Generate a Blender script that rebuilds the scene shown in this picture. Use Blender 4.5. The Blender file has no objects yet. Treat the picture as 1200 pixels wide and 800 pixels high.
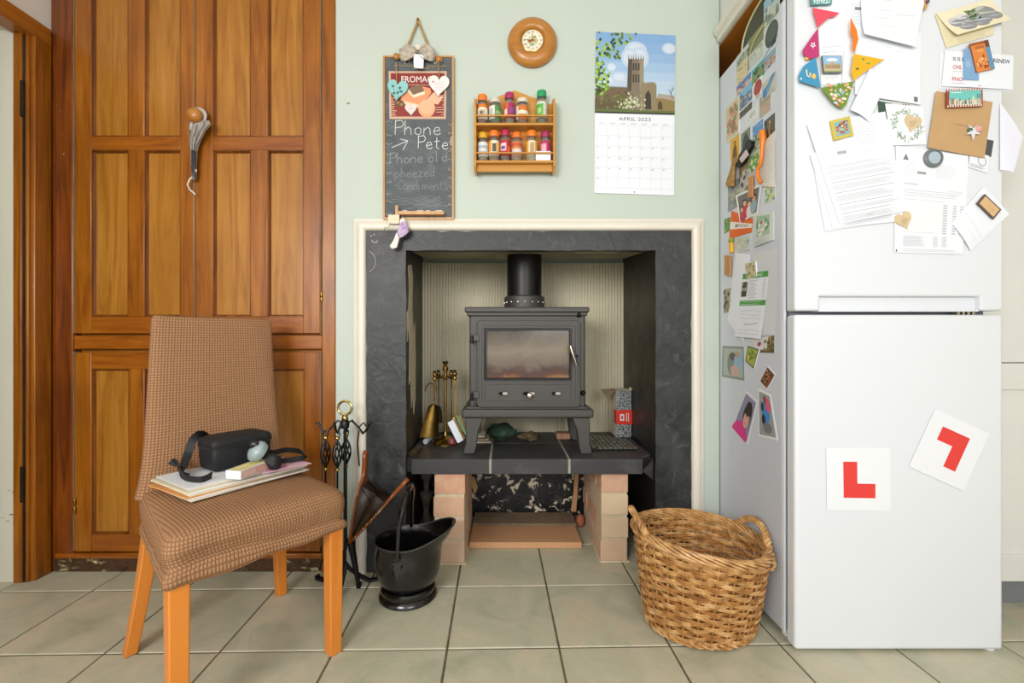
import bpy, math, random
from mathutils import Vector, Matrix, noise as mnoise
random.seed(7)
PI = math.pi
scene = bpy.context.scene
COL = scene.collection
# ---------------------------------------------------------------- camera, world, light, exposure
FPX, CX, EYE = 520.0, 592.0, 0.87          # focal length in pixels, vanishing column, lens height (m)
cam_d = bpy.data.cameras.new('camera'); cam = bpy.data.objects.new('camera', cam_d); COL.objects.link(cam)
cam.location = (0, 0, EYE); cam.rotation_euler = (PI/2, 0, 0)
cam_d.sensor_width = 36; cam_d.lens = 36*FPX/1200; cam_d.shift_x = (600-CX)/1200; cam_d.clip_start = .02
scene.camera = cam
wd = bpy.data.worlds.new('daylight'); scene.world = wd; wd.use_nodes = True
wd.node_tree.nodes['Background'].inputs[0].default_value = (.93, .96, 1, 1)
wd.node_tree.nodes['Background'].inputs[1].default_value = 1.05
def area_light(name, loc, target, sx, sy, power, col=(1, .99, .98)):
    l = bpy.data.lights.new(name, 'AREA'); l.shape = 'RECTANGLE'; l.size = sx; l.size_y = sy; l.energy = power; l.color = col
    o = bpy.data.objects.new(name, l); COL.objects.link(o); o.location = loc
    o.rotation_euler = (Vector(target)-Vector(loc)).to_track_quat('-Z', 'Y').to_euler()
    return o
area_light('window_light_left', (-1.1, -1.25, 1.55), (.15, 1.8, .75), .9, .8, 40)
area_light('window_light_right', (.8, -1.4, 1.45), (.1, 1.8, .7), 1.1, .9, 20)
vs = scene.view_settings
vs.view_transform = 'Standard'; vs.look = 'None'; vs.gamma = 1; vs.use_curve_mapping = False
vs.exposure = .27
# ---------------------------------------------------------------- pixel -> metre helpers (each at its own real depth)
def W(px, py, Y): return Vector(((px-CX)*Y/FPX, Y, EYE-(py-400)*Y/FPX))
def xof(px, Y): return (px-CX)*Y/FPX
def zof(py, Y): return EYE-(py-400)*Y/FPX
# ---------------------------------------------------------------- colours and materials
def lin(c):
    c = c/255
    return c/12.92 if c <= .04045 else ((c+.055)/1.055)**2.4
def rgb(h, k=1.0):
    if isinstance(h, (tuple, list)): return tuple(h)
    h = h.lstrip('#')
    return tuple(min(1, lin(int(h[i:i+2], 16))*k) for i in (0, 2, 4))+(1,)
class NT:
    def __init__(s, name):
        s.m = bpy.data.materials.new(name); s.m.use_nodes = True
        s.t = s.m.node_tree; s.b = s.t.nodes['Principled BSDF']
    def n(s, typ, **kw):
        nd = s.t.nodes.new(typ)
        for k, v in kw.items():
            if hasattr(nd, k): setattr(nd, k, v)
        return nd
    def l(s, a, b): s.t.links.new(a, b)
    def setin(s, sock, v):
        if isinstance(v, bpy.types.NodeSocket): s.l(v, sock)
        else: sock.default_value = v
    def coord(s, kind='Object', scale=(1, 1, 1), rot=(0, 0, 0)):
        tc = s.n('ShaderNodeTexCoord'); mp = s.n('ShaderNodeMapping')
        mp.inputs['Scale'].default_value = scale; mp.inputs['Rotation'].default_value = rot
        s.l(tc.outputs[kind], mp.inputs[0]); return mp.outputs[0]
    def noise(s, vec, scale, detail=3, rough=.5, dist=0, out='Fac'):
        nd = s.n('ShaderNodeTexNoise'); s.l(vec, nd.inputs['Vector'])
        nd.inputs['Scale'].default_value = scale; nd.inputs['Detail'].default_value = detail
        nd.inputs['Roughness'].default_value = rough; nd.inputs['Distortion'].default_value = dist
        return nd.outputs[out]
    def math(s, op, a, b=0.0, c=0.0):
        nd = s.n('ShaderNodeMath'); nd.operation = op
        s.setin(nd.inputs[0], a); s.setin(nd.inputs[1], b); s.setin(nd.inputs[2], c); return nd.outputs[0]
    def ramp(s, fac, stops, interp='LINEAR'):
        nd = s.n('ShaderNodeValToRGB'); s.l(fac, nd.inputs[0]); r = nd.color_ramp; r.interpolation = interp
        while len(r.elements) < len(stops): r.elements.new(.5)
        for e, (p, c) in zip(r.elements, stops): e.position = p; e.color = rgb(c)
        return nd.outputs[0]
    def mix(s, fac, a, b, mode='MIX'):
        nd = s.n('ShaderNodeMix'); nd.data_type = 'RGBA'; nd.blend_type = mode
        s.setin(nd.inputs[0], fac); s.setin(nd.inputs[6], a); s.setin(nd.inputs[7], b); return nd.outputs[2]
    def bump(s, h, strength=.3, dist=.002, normal=None):
        nd = s.n('ShaderNodeBump'); nd.inputs['Strength'].default_value = strength; nd.inputs['Distance'].default_value = dist
        s.l(h, nd.inputs['Height'])
        if normal is not None: s.l(normal, nd.inputs['Normal'])
        s.l(nd.outputs[0], s.b.inputs['Normal']); return nd.outputs[0]
    def fin(s, col=None, rough=.5, metal=0, spec=.5, **kw):
        if col is not None: s.setin(s.b.inputs['Base Color'], col)
        s.setin(s.b.inputs['Roughness'], rough); s.b.inputs['Metallic'].default_value = metal
        s.b.inputs['Specular IOR Level'].default_value = spec
        for k, v in kw.items(): s.setin(s.b.inputs[k], v)
        return s.m
def plain(name, c, rough=.5, metal=0, spec=.5, var=.12, vs_=8, bump=0, bs=60, bd=.001, **kw):
    t = NT(name); v = t.coord(); c = rgb(c)
    c2 = tuple(x*(1-var) for x in c[:3])+(1,)
    t.fin(t.mix(t.ramp(t.noise(v, vs_, 4), [(.35, '000000'), (.65, 'ffffff')]), c2, c), rough, metal, spec, **kw)
    if bump: t.bump(t.noise(v, bs, 4), bump, bd)
    return t.m
def wood(name, dark, mid, light, axis='Z', gs=1.0, rough=.32, wear=0, swirl=1.5, coat=.25):
    t = NT(name); k = {'Z': (14, 14, 1.1), 'X': (1.1, 14, 14), 'Y': (14, 1.1, 14)}[axis]
    v = t.coord(scale=tuple(a*gs for a in k)); w = t.coord()
    n1 = t.noise(v, 1.6, 5, .6, swirl)
    n2 = t.noise(v, 9, 3, .7, .4)
    big = t.noise(w, 2.3, 3, .55)
    c = t.ramp(n1, [(.25, dark), (.48, mid), (.75, light)])
    c = t.mix(t.math('MULTIPLY', n2, .35), c, rgb(dark))
    c = t.mix(t.ramp(big, [(.38, 'a2a2a2'), (.62, '000000')]), c, rgb(dark))
    if wear:
        wn = t.noise(w, 55, 4, .75)
        c = t.mix(t.ramp(wn, [(.68, '000000'), (.74, 'ffffff')]), c, rgb('b9a578'))
    kn = t.n('ShaderNodeTexVoronoi'); t.l(t.coord(scale=tuple(a*.35 for a in k)), kn.inputs[0]); kn.inputs['Scale'].default_value = 1.3
    c = t.mix(t.ramp(kn.outputs[0], [(.05, 'ffffff'), (.13, '000000')]), c, rgb('3a1604'))
    t.fin(c, rough, 0, .5, **{'Coat Weight': coat, 'Coat Roughness': .25})
    t.bump(n2, .25, .001)
    return t.m
MAT = {}
MAT['mint'] = plain('mint_wall_paint', 'bfcabf', .75, var=.03, vs_=2, bump=.12, bs=140)
MAT['white_wall'] = plain('white_wall_paint', 'dfd8cf', .8, var=.05, vs_=3, bump=.15, bs=90)
MAT['passage'] = plain('passage_paint', 'd3cfbd', .7, var=.06, vs_=2)
MAT['ceil'] = plain('ceiling_paint', 'e6e4de', .85, var=.03)
MAT['trim'] = plain('cream_gloss_trim', 'e2dccd', .35, var=.06, vs_=6, bump=.1, bs=30)
MAT['unit'] = plain('cream_unit_paint', 'dedfd8', .45, var=.03)
MAT['plinth_grey'] = plain('grey_plinth', '7e8283', .5)
MAT['fridge'] = plain('white_enamel', 'dde1e6', .28, var=.02, vs_=2)
MAT['fridge_side'] = plain('shaded_white_enamel', 'ccd1d9', .38, var=.03, vs_=2)  # same white enamel, greyed so the dimmer side has its shade in the colour
MAT['gasket'] = plain('grey_gasket', '7b8084', .6)
MAT['wood_v'] = wood('pine_upright', '663203', '9c5a0e', 'b87420', 'Z', wear=1)
MAT['wood_h'] = wood('pine_rail', '6a3305', '9c560e', 'b5701c', 'X', wear=1)
MAT['wood_y'] = wood('pine_lintel', '84480b', 'b06a18', 'c48228', 'Y')
MAT['wood_dark'] = wood('shaded_pine', '3f1a04', '7e3d0b', '9c5413', 'Z', wear=1)  # darker copy of the pine; shade on the left boards is painted in
MAT['wood_edge'] = wood('shade_darkened_moulding', '3a1903', '7c420c', 'a0611a', 'Z')  # crease shade and grime round the panels, painted as darker wood
MAT['panel'] = wood('pine_panel', '86500f', 'ab7226', 'c28b3c', 'Z', gs=.5, swirl=4.5)
MAT['leg'] = wood('orange_beech', 'c9731f', 'd9822a', 'e08d35', 'Z', gs=.7, coat=.4, rough=.35)
MAT['rackwood'] = wood('rack_pine', 'b07426', 'cd9340', 'd9a656', 'X', gs=.9)
MAT['clockwood'] = wood('clock_wood', '9c621e', 'b87a30', 'c4883c', 'X', gs=.8)
MAT['boardwood'] = wood('chalkboard_frame', 'a5713a', 'c89558', 'd8ab70', 'Z')
MAT['brownboard'] = plain('brown_board', 'b56c12', .45, var=.25, vs_=3)
MAT['iron'] = plain('cast_iron', '504e4b', .5, .35, var=.3, vs_=14, bump=.5, bs=190, bd=.0008)
MAT['iron_dark'] = plain('black_iron', '171616', .36, .4, var=.3, vs_=20, bump=.35, bs=80, bd=.001)
MAT['flue'] = plain('black_flue', '1c1b1a', .4, .3, var=.3, vs_=9)
MAT['steel'] = plain('bright_steel', 'b9b2a4', .25, 1, var=.1)
MAT['iron_gloss'] = plain('glossy_black_paint', '0c0c0c', .24, .1, .6, var=.5, vs_=25, bump=.35, bs=70, bd=.0012, **{'Coat Weight': .3, 'Coat Roughness': .15})
MAT['black_void'] = plain('black_void', '020202', .9)
MAT['brass'] = plain('aged_brass', 'b08c48', .3, 1, var=.35, vs_=30)
MAT['brass_bright'] = plain('polished_brass', 'c9aa66', .2, 1, var=.2, vs_=30)
def worn(name, base, pale, lo, hi, sc, rough, metal, amt='909090', bump=.4):
    t = NT(name); v = t.coord(); n = t.noise(v, sc, 6, .7, .8); n2 = t.noise(v, sc*5, 4, .7)
    c = t.mix(t.ramp(n, [(lo, '000000'), (hi, amt)]), rgb(base), rgb(pale))
    c = t.mix(t.ramp(n2, [(.66, '000000'), (.78, amt)]), c, rgb(pale))
    t.fin(c, rough, metal); t.bump(n2, bump, .001); return t.m
MAT['slate'] = worn('black_slate_tile', '373738', '8f8c84', .5, .85, 6, .5, 0)
MAT['iron'] = worn('cast_iron', '4b4946', '8a857a', .55, .9, 8, .5, .3, '505050')
MAT['grout'] = plain('grey_grout', 'a3a094', .85, var=.3, vs_=40)
MAT['floor_grout'] = plain('floor_grout', '6f6552', .9, var=.45, vs_=30)
MAT['mortar'] = plain('mortar', 'd3c4a6', .9, var=.2, vs_=30, bump=.6, bs=120)
MAT['black_cloth'] = plain('black_nylon', '16171a', .65, var=.3, vs_=30, bump=.5, bs=500, bd=.0005)
MAT['paper'] = plain('white_paper', 'e6eaf0', .7, var=.02)
MAT['paper_warm'] = plain('cream_paper', 'ddd3b8', .7, var=.05)
MAT['kraft'] = plain('kraft_paper', 'bf9b6c', .75, var=.06, vs_=20)
MAT['ply'] = plain('laser_cut_wood', 'd6bf97', .6, var=.08, vs_=30)
MAT['rope'] = plain('jute_rope', 'b8935a', .85, var=.3, vs_=80, bump=.5, bs=300)
MAT['leather'] = plain('brown_leather', '33241a', .4, var=.4, vs_=14, bump=.4, bs=60)
MAT['bellowwood'] = plain('varnished_walnut', '8c4a1e', .3, var=.3, vs_=14)
MAT['chip'] = plain('particle_board', 'cb9a70', .75, var=.12, vs_=120, bump=.3, bs=200)
MAT['chip_grey'] = plain('dusty_board', '8c775d', .8, var=.25, vs_=20)
MAT['plaster'] = plain('bare_plaster', 'dccfb2', .85, var=.2, vs_=14, bump=.4, bs=40)
MAT['recess_ceiling'] = plain('smoky_board', 'a39d80', .75, var=.35, vs_=5)
MAT['flueplate'] = plain('grey_flue_plate', 'a39a86', .5, .2, var=.25)
MAT['ribbon'] = plain('silver_ribbon', 'b7afa6', .4, var=.35, vs_=30)
MAT['frost'] = plain('frosted_plastic', '9fb2b2', .3, var=.2, vs_=20, **{'Transmission Weight': .15})
MAT['tray'] = plain('olive_tray', '3f3d24', .35, .2, var=.3)
MAT['tile_dark'] = plain('grate_square', '75766a', .35, .3, var=.5, vs_=30)
def brick_mat():
    t = NT('clay_brick'); v = t.coord('Object'); oi = t.n('ShaderNodeObjectInfo')
    a = t.ramp(oi.outputs['Random'], [(0, 'd3b39c'), (.3, 'c98c72'), (.6, 'd6c0a2'), (1, 'c9a188')])
    n = t.noise(v, 22, 5, .7)
    c = t.mix(t.ramp(n, [(.4, '000000'), (.62, 'd0d0d0')]), a, rgb('cdb592'))
    c = t.mix(t.ramp(t.noise(v, 60, 3, .7), [(.62, '000000'), (.72, '999999')]), c, rgb('6b4432'))
    t.fin(c, .9); t.bump(t.noise(v, 90, 5, .7), .7, .002); return t.m
MAT['brick'] = brick_mat()
def tile_mat():
    t = NT('stone_floor_tile'); v = t.coord('Object'); oi = t.n('ShaderNodeObjectInfo')
    off = t.n('ShaderNodeVectorMath'); off.operation = 'ADD'; t.l(v, off.inputs[0])
    cb = t.n('ShaderNodeCombineXYZ'); r = t.math('MULTIPLY', oi.outputs['Random'], 37.0)
    for i in range(3): t.l(r, cb.inputs[i])
    t.l(cb.outputs[0], off.inputs[1]); p = off.outputs[0]
    n = t.noise(p, 5.5, 6, .6, 1.2)
    c = t.ramp(n, [(.25, 'a7aa90'), (.42, 'bbbaa2'), (.58, 'c9c3ab'), (.75, 'd2c0a2')])
    m = t.noise(p, 3.0, 4, .6, .5)
    c = t.mix(t.ramp(m, [(.5, '000000'), (.75, 'a0a0a0')]), c, rgb('a8b49e'))
    f = t.noise(p, 26, 5, .7)
    c = t.mix(t.math('MULTIPLY', f, .3), c, rgb('8b846c'))
    t.fin(c, .42, 0, .45); t.bump(t.noise(p, 9, 5, .65, 1.5), .35, .004); return t.m
MAT['tile'] = tile_mat()
def black_plaster(name, base, worn, chips=.0, soot=0):
    t = NT(name); v = t.coord()
    n = t.noise(v, 7, 5, .65, .6)
    c = t.ramp(n, [(.3, base), (.75, worn)])
    if soot: c = t.mix(t.ramp(t.noise(v, 3, 4, .6), [(.4, '000000'), (.7, 'ffffff')]), c, rgb('2c2618'))
    if chips:
        s = t.noise(v, 17, 6, .72, .4)
        c = t.mix(t.ramp(s, [(chips, '000000'), (chips+.015, 'ffffff')]), c, rgb('d8c9b0'))
        s2 = t.noise(v, 9, 6, .8, 1.5)
        c = t.mix(t.ramp(s2, [(.56, '000000'), (.74, '808080')]), c, rgb('a3a5a2'))
    t.fin(c, t.math('ADD', t.math('MULTIPLY', n, .35), .3), 0, .5)
    t.bump(t.noise(v, 24, 5, .6, .8), .6, .004); return t.m
MAT['blackwall'] = black_plaster('black_plaster', '131414', '3c3e3e', chips=.735)
MAT['soot'] = black_plaster('sooty_plaster', '060605', '1b1a15', soot=1)
MAT['peel'] = black_plaster('peeling_soot', '060606', '1c1c1c', chips=.565)
def chalk_mat():
    t = NT('chalkboard_slate'); v = t.coord()
    n = t.noise(t.coord(scale=(3, 3, 4)), 5, 6, .7, .4)
    t.fin(t.ramp(n, [(.3, '4d5356'), (.55, '5c6265'), (.8, '777d80')]), .8); return t.m
MAT['slateboard'] = chalk_mat()
def rib_mat():
    t = NT('cream_fluted_board'); v = t.coord()
    n = t.noise(v, 60, 3, .7); b = t.noise(v, 3, 4)
    c = t.mix(t.math('MULTIPLY', n, .5), rgb('e4dcc2'), rgb('c6bc9c'))
    c = t.mix(t.ramp(b, [(.45, '000000'), (.75, '909090')]), c, rgb('cdbd92'))
    t.fin(c, .75); t.bump(n, .3, .001); return t.m
MAT['ribs'] = rib_mat()
def waffle():
    t = NT('brown_waffle_stretch'); uv = t.n('ShaderNodeUVMap')
    sp = t.n('ShaderNodeSeparateXYZ'); t.l(uv.outputs[0], sp.inputs[0])
    f = 2*PI/.0078
    su = t.math('ABSOLUTE', t.math('SINE', t.math('MULTIPLY', sp.outputs[0], f/2)))
    sv = t.math('ABSOLUTE', t.math('SINE', t.math('MULTIPLY', sp.outputs[1], f/2)))
    m = t.math('MINIMUM', su, sv)
    v = t.coord(); n = t.noise(v, 5, 3)
    c = t.ramp(m, [(0, '7a5539'), (.3, '926a4b'), (.75, 'aa825f')])
    c = t.mix(t.ramp(n, [(.35, '505050'), (.65, '000000')]), c, rgb('84603f'))
    t.fin(c, .85, 0, .2); t.bump(m, .7, .0022); return t.m
MAT['waffle'] = waffle()
def wicker(name, a, b, c_):
    t = NT(name); v = t.coord(scale=(1, 1, 1)); n = t.noise(v, 38, 3, .6)
    t.fin(t.ramp(n, [(.3, a), (.5, b), (.7, c_)]), .5, 0, .4, **{'Coat Weight': .1}); t.bump(t.noise(v, 200, 2), .3, .0006); return t.m
MAT['wicker'] = wicker('willow', '94683a', 'bf9058', 'd8b27c')
MAT['wicker_dark'] = wicker('willow_dark', '80542a', 'a8733c', 'c69258')
def ink_mat():
    t = NT('printed_ink'); a = t.n('ShaderNodeAttribute'); a.attribute_name = 'Col'
    t.l(a.outputs['Color'], t.b.inputs['Base Color']); t.fin(None, .55); return t.m
MAT['ink'] = ink_mat()
def soot_glass():
    t = NT('sooty_stove_glass'); v = t.coord()
    sp = t.n('ShaderNodeSeparateXYZ'); t.l(v, sp.inputs[0])
    n = t.noise(v, 9, 5, .6, 1.0)
    z = t.math('ADD', t.math('MULTIPLY', t.math('SUBTRACT', sp.outputs[2], .715), 4.2), t.math('MULTIPLY', t.math('SUBTRACT', n, .5), .45))
    c = t.ramp(z, [(.0, '9a6a30'), (.07, '5c3310'), (.16, '472a14'), (.27, '6b5c4c'), (.5, '837562'), (.75, '64584a'), (1, '3a322b')])
    t.fin(c, .12, 0, .5, **{'Coat Weight': .3, 'Coat Roughness': .05}); return t.m
MAT['sootglass'] = soot_glass()
_mc = {}
def solid(h, rough=.5, metal=0):
    k = (h, rough, metal)
    if k not in _mc: _mc[k] = plain('paint_'+h.lstrip('#'), h, rough, metal, var=.05, vs_=20)
    return _mc[k]
def glassy():
    t = NT('jar_glass'); return t.fin(rgb('e8ece8'), .05, 0, .5, **{'Transmission Weight': .9, 'IOR': 1.3})
MAT['glass'] = glassy()
def clearfilm():
    t = NT('clear_film'); return t.fin(rgb('dfe4e2'), .25, 0, .5, Alpha=.35)
MAT['film'] = clearfilm()
# ---------------------------------------------------------------- mesh builder
WORLDM = {}
class MB:
    def __init__(s): s.v = []; s.f = []; s.uv = {}; s.fm = {}
    def add(s, vs, fs, mi=0, uvs=None):
        o = len(s.v); s.v += [Vector(p) for p in vs]
        for i, f in enumerate(fs):
            s.fm[len(s.f)] = mi
            if uvs: s.uv[len(s.f)] = uvs[i]
            s.f.append([o+k for k in f])
        return s
    def box(s, a, b, mi=0, mat=None):
        x0, y0, z0 = a; x1, y1, z1 = b
        vs = [Vector(p) for p in ((x0, y0, z0), (x1, y0, z0), (x1, y1, z0), (x0, y1, z0), (x0, y0, z1), (x1, y0, z1), (x1, y1, z1), (x0, y1, z1))]
        if mat: vs = [mat @ p for p in vs]
        return s.add(vs, [(0, 3, 2, 1), (4, 5, 6, 7), (0, 1, 5, 4), (1, 2, 6, 5), (2, 3, 7, 6), (3, 0, 4, 7)], mi)
    def extrude(s, pts, vec, mi=0):
        n = len(pts); pts = [Vector(p) for p in pts]; vec = Vector(vec)
        nr = Vector((0, 0, 0))
        for i in range(n): nr += pts[i].cross(pts[(i+1) % n])
        if nr.dot(vec) < 0: pts = pts[::-1]
        return s.add(pts+[p+vec for p in pts], [tuple(range(n-1, -1, -1)), tuple(range(n, 2*n))]+[(i, (i+1) % n, n+(i+1) % n, n+i) for i in range(n)], mi)
    def lathe(s, prof, c=(0, 0, 0), n=24, mi=0, ax=None):
        c = Vector(c); R = Matrix.Identity(3)
        if ax is not None: R = Vector(ax).to_track_quat('Z', 'Y').to_matrix()
        vs = []; fs = []; m = len(prof)
        for r, z in prof:
            for k in range(n):
                a = 2*PI*k/n; vs.append(c+R @ Vector((r*math.cos(a), r*math.sin(a), z)))
        for i in range(m-1):
            for k in range(n):
                k2 = (k+1) % n; fs.append((i*n+k, i*n+k2, (i+1)*n+k2, (i+1)*n+k))
        fs.append(tuple(range(n-1, -1, -1))); fs.append(tuple(range((m-1)*n, m*n)))
        return s.add(vs, fs, mi)
    def tube(s, pts, r, n=6, mi=0, closed=False, flat=1.0):
        pts = [Vector(p) for p in pts]; m = len(pts); vs = []; fs = []
        T0 = (pts[1]-pts[0]).normalized(); up = Vector((0, 0, 1)) if abs(T0.z) < .9 else Vector((0, 1, 0))
        N = (up-T0*up.dot(T0)).normalized()
        for i in range(m):
            a = pts[i-1] if (i > 0 or closed) else pts[0]; b = pts[(i+1) % m] if (i < m-1 or closed) else pts[-1]
            T = (b-a).normalized(); N = (N-T*N.dot(T)); N = N.normalized() if N.length > 1e-6 else T.orthogonal().normalized()
            B = T.cross(N); rr = r(i/(m-1)) if callable(r) else r
            for k in range(n):
                t = 2*PI*k/n; vs.append(pts[i]+N*rr*math.cos(t)+B*rr*flat*math.sin(t))
        for i in range(m if closed else m-1):
            j = (i+1) % m
            for k in range(n):
                k2 = (k+1) % n; fs.append((i*n+k, i*n+k2, j*n+k2, j*n+k))
        if not closed: fs.append(tuple(range(n-1, -1, -1))); fs.append(tuple(range((m-1)*n, m*n)))
        return s.add(vs, fs, mi)
    def loft(s, rings, cap=True, mi=0, uvf=None, closed=True):
        n = len(rings[0]); vs = [p for r in rings for p in r]; fs = []; uvs = []
        for i in range(len(rings)-1):
            for k in range(n if closed else n-1):
                k2 = (k+1) % n; fs.append((i*n+k, i*n+k2, (i+1)*n+k2, (i+1)*n+k))
                if uvf: uvs.append([uvf(i, k), uvf(i, k+1), uvf(i+1, k+1), uvf(i+1, k)])
        if cap:
            fs.append(tuple(range(n-1, -1, -1))); fs.append(tuple(range((len(rings)-1)*n, len(rings)*n)))
            if uvf: uvs.append([(0, 0)]*n); uvs.append([(0, 0)]*n)
        return s.add(vs, fs, mi, uvs or None)
    def ball(s, c, r, n=12, sc=(1, 1, 1), mi=0):
        prof = [(math.sin(PI*i/n), -math.cos(PI*i/n)) for i in range(1, n)]
        c = Vector(c); vs = []; fs = []; q = n+4
        for rr, z in prof:
            for k in range(q):
                a = 2*PI*k/q; vs.append(c+Vector((rr*math.cos(a)*r*sc[0], rr*math.sin(a)*r*sc[1], z*r*sc[2])))
        for i in range(len(prof)-1):
            for k in range(q): fs.append((i*q+k, i*q+(k+1) % q, (i+1)*q+(k+1) % q, (i+1)*q+k))
        vs += [c+Vector((0, 0, -r*sc[2])), c+Vector((0, 0, r*sc[2]))]; a, b = len(vs)-2, len(vs)-1; L = (len(prof)-1)*q
        for k in range(q): fs += [(a, (k+1) % q, k), (b, L+k, L+(k+1) % q)]
        return s.add(vs, fs, mi)
    def mesh(s, name, mats, smooth=False, ang=40):
        me = bpy.data.meshes.new(name); me.from_pydata([tuple(v) for v in s.v], [], s.f)
        for m in (mats if isinstance(mats, (list, tuple)) else [mats]): me.materials.append(m)
        me.polygons.foreach_set('material_index', [s.fm[i] for i in range(len(s.f))])
        if s.uv:
            ul = me.uv_layers.new(name='UVMap')
            for p in me.polygons:
                u = s.uv.get(p.index)
                if u:
                    for li, q in zip(p.loop_indices, u): ul.data[li].uv = q
        me.validate(); me.update()
        if smooth:
            me.polygons.foreach_set('use_smooth', [True]*len(me.polygons)); me.set_sharp_from_angle(angle=math.radians(ang))
        return me
    def build(s, name, mats, parent=None, smooth=False, bevel=0, seg=2, ang=40, **props):
        me = s.mesh(name, mats, smooth or bevel > 0, ang)
        return place(name, me, parent, bevel, seg, **props)
def place(name, me, parent=None, bevel=0, seg=2, **props):
    o = bpy.data.objects.new(name, me); COL.objects.link(o)
    if parent is not None:
        o.parent = parent
        if parent.name in WORLDM: o.matrix_parent_inverse = WORLDM[parent.name].inverted()
    if bevel:
        b = o.modifiers.new('bevel', 'BEVEL'); b.width = bevel; b.segments = seg; b.limit_method = 'ANGLE'; b.angle_limit = math.radians(35)
    for k, v in props.items(): o[k] = v
    return o
def thing(name, label, cat, loc=(0, 0, 0), group=None, kind=None):
    o = bpy.data.objects.new(name, None); COL.objects.link(o); o.location = loc; o.empty_display_size = .05
    WORLDM[o.name] = Matrix.Translation(Vector(loc))
    if label: o['label'] = label
    if cat: o['category'] = cat
    if group: o['group'] = group
    if kind: o['kind'] = kind
    return o
def tag(o, label, cat, group=None):
    o['label'] = label; o['category'] = cat
    if group: o['group'] = group
    return o
def root_at(o, loc):            # give a one-mesh thing its origin at its base
    loc = Vector(loc); o.data.transform(Matrix.Translation(-loc)); o.location = loc; WORLDM[o.name] = Matrix.Translation(loc); return o
def box_obj(name, a, b, mat, parent=None, bevel=0, seg=2, **p): return MB().box(a, b).build(name, mat, parent, bevel=bevel, seg=seg, **p)
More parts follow.
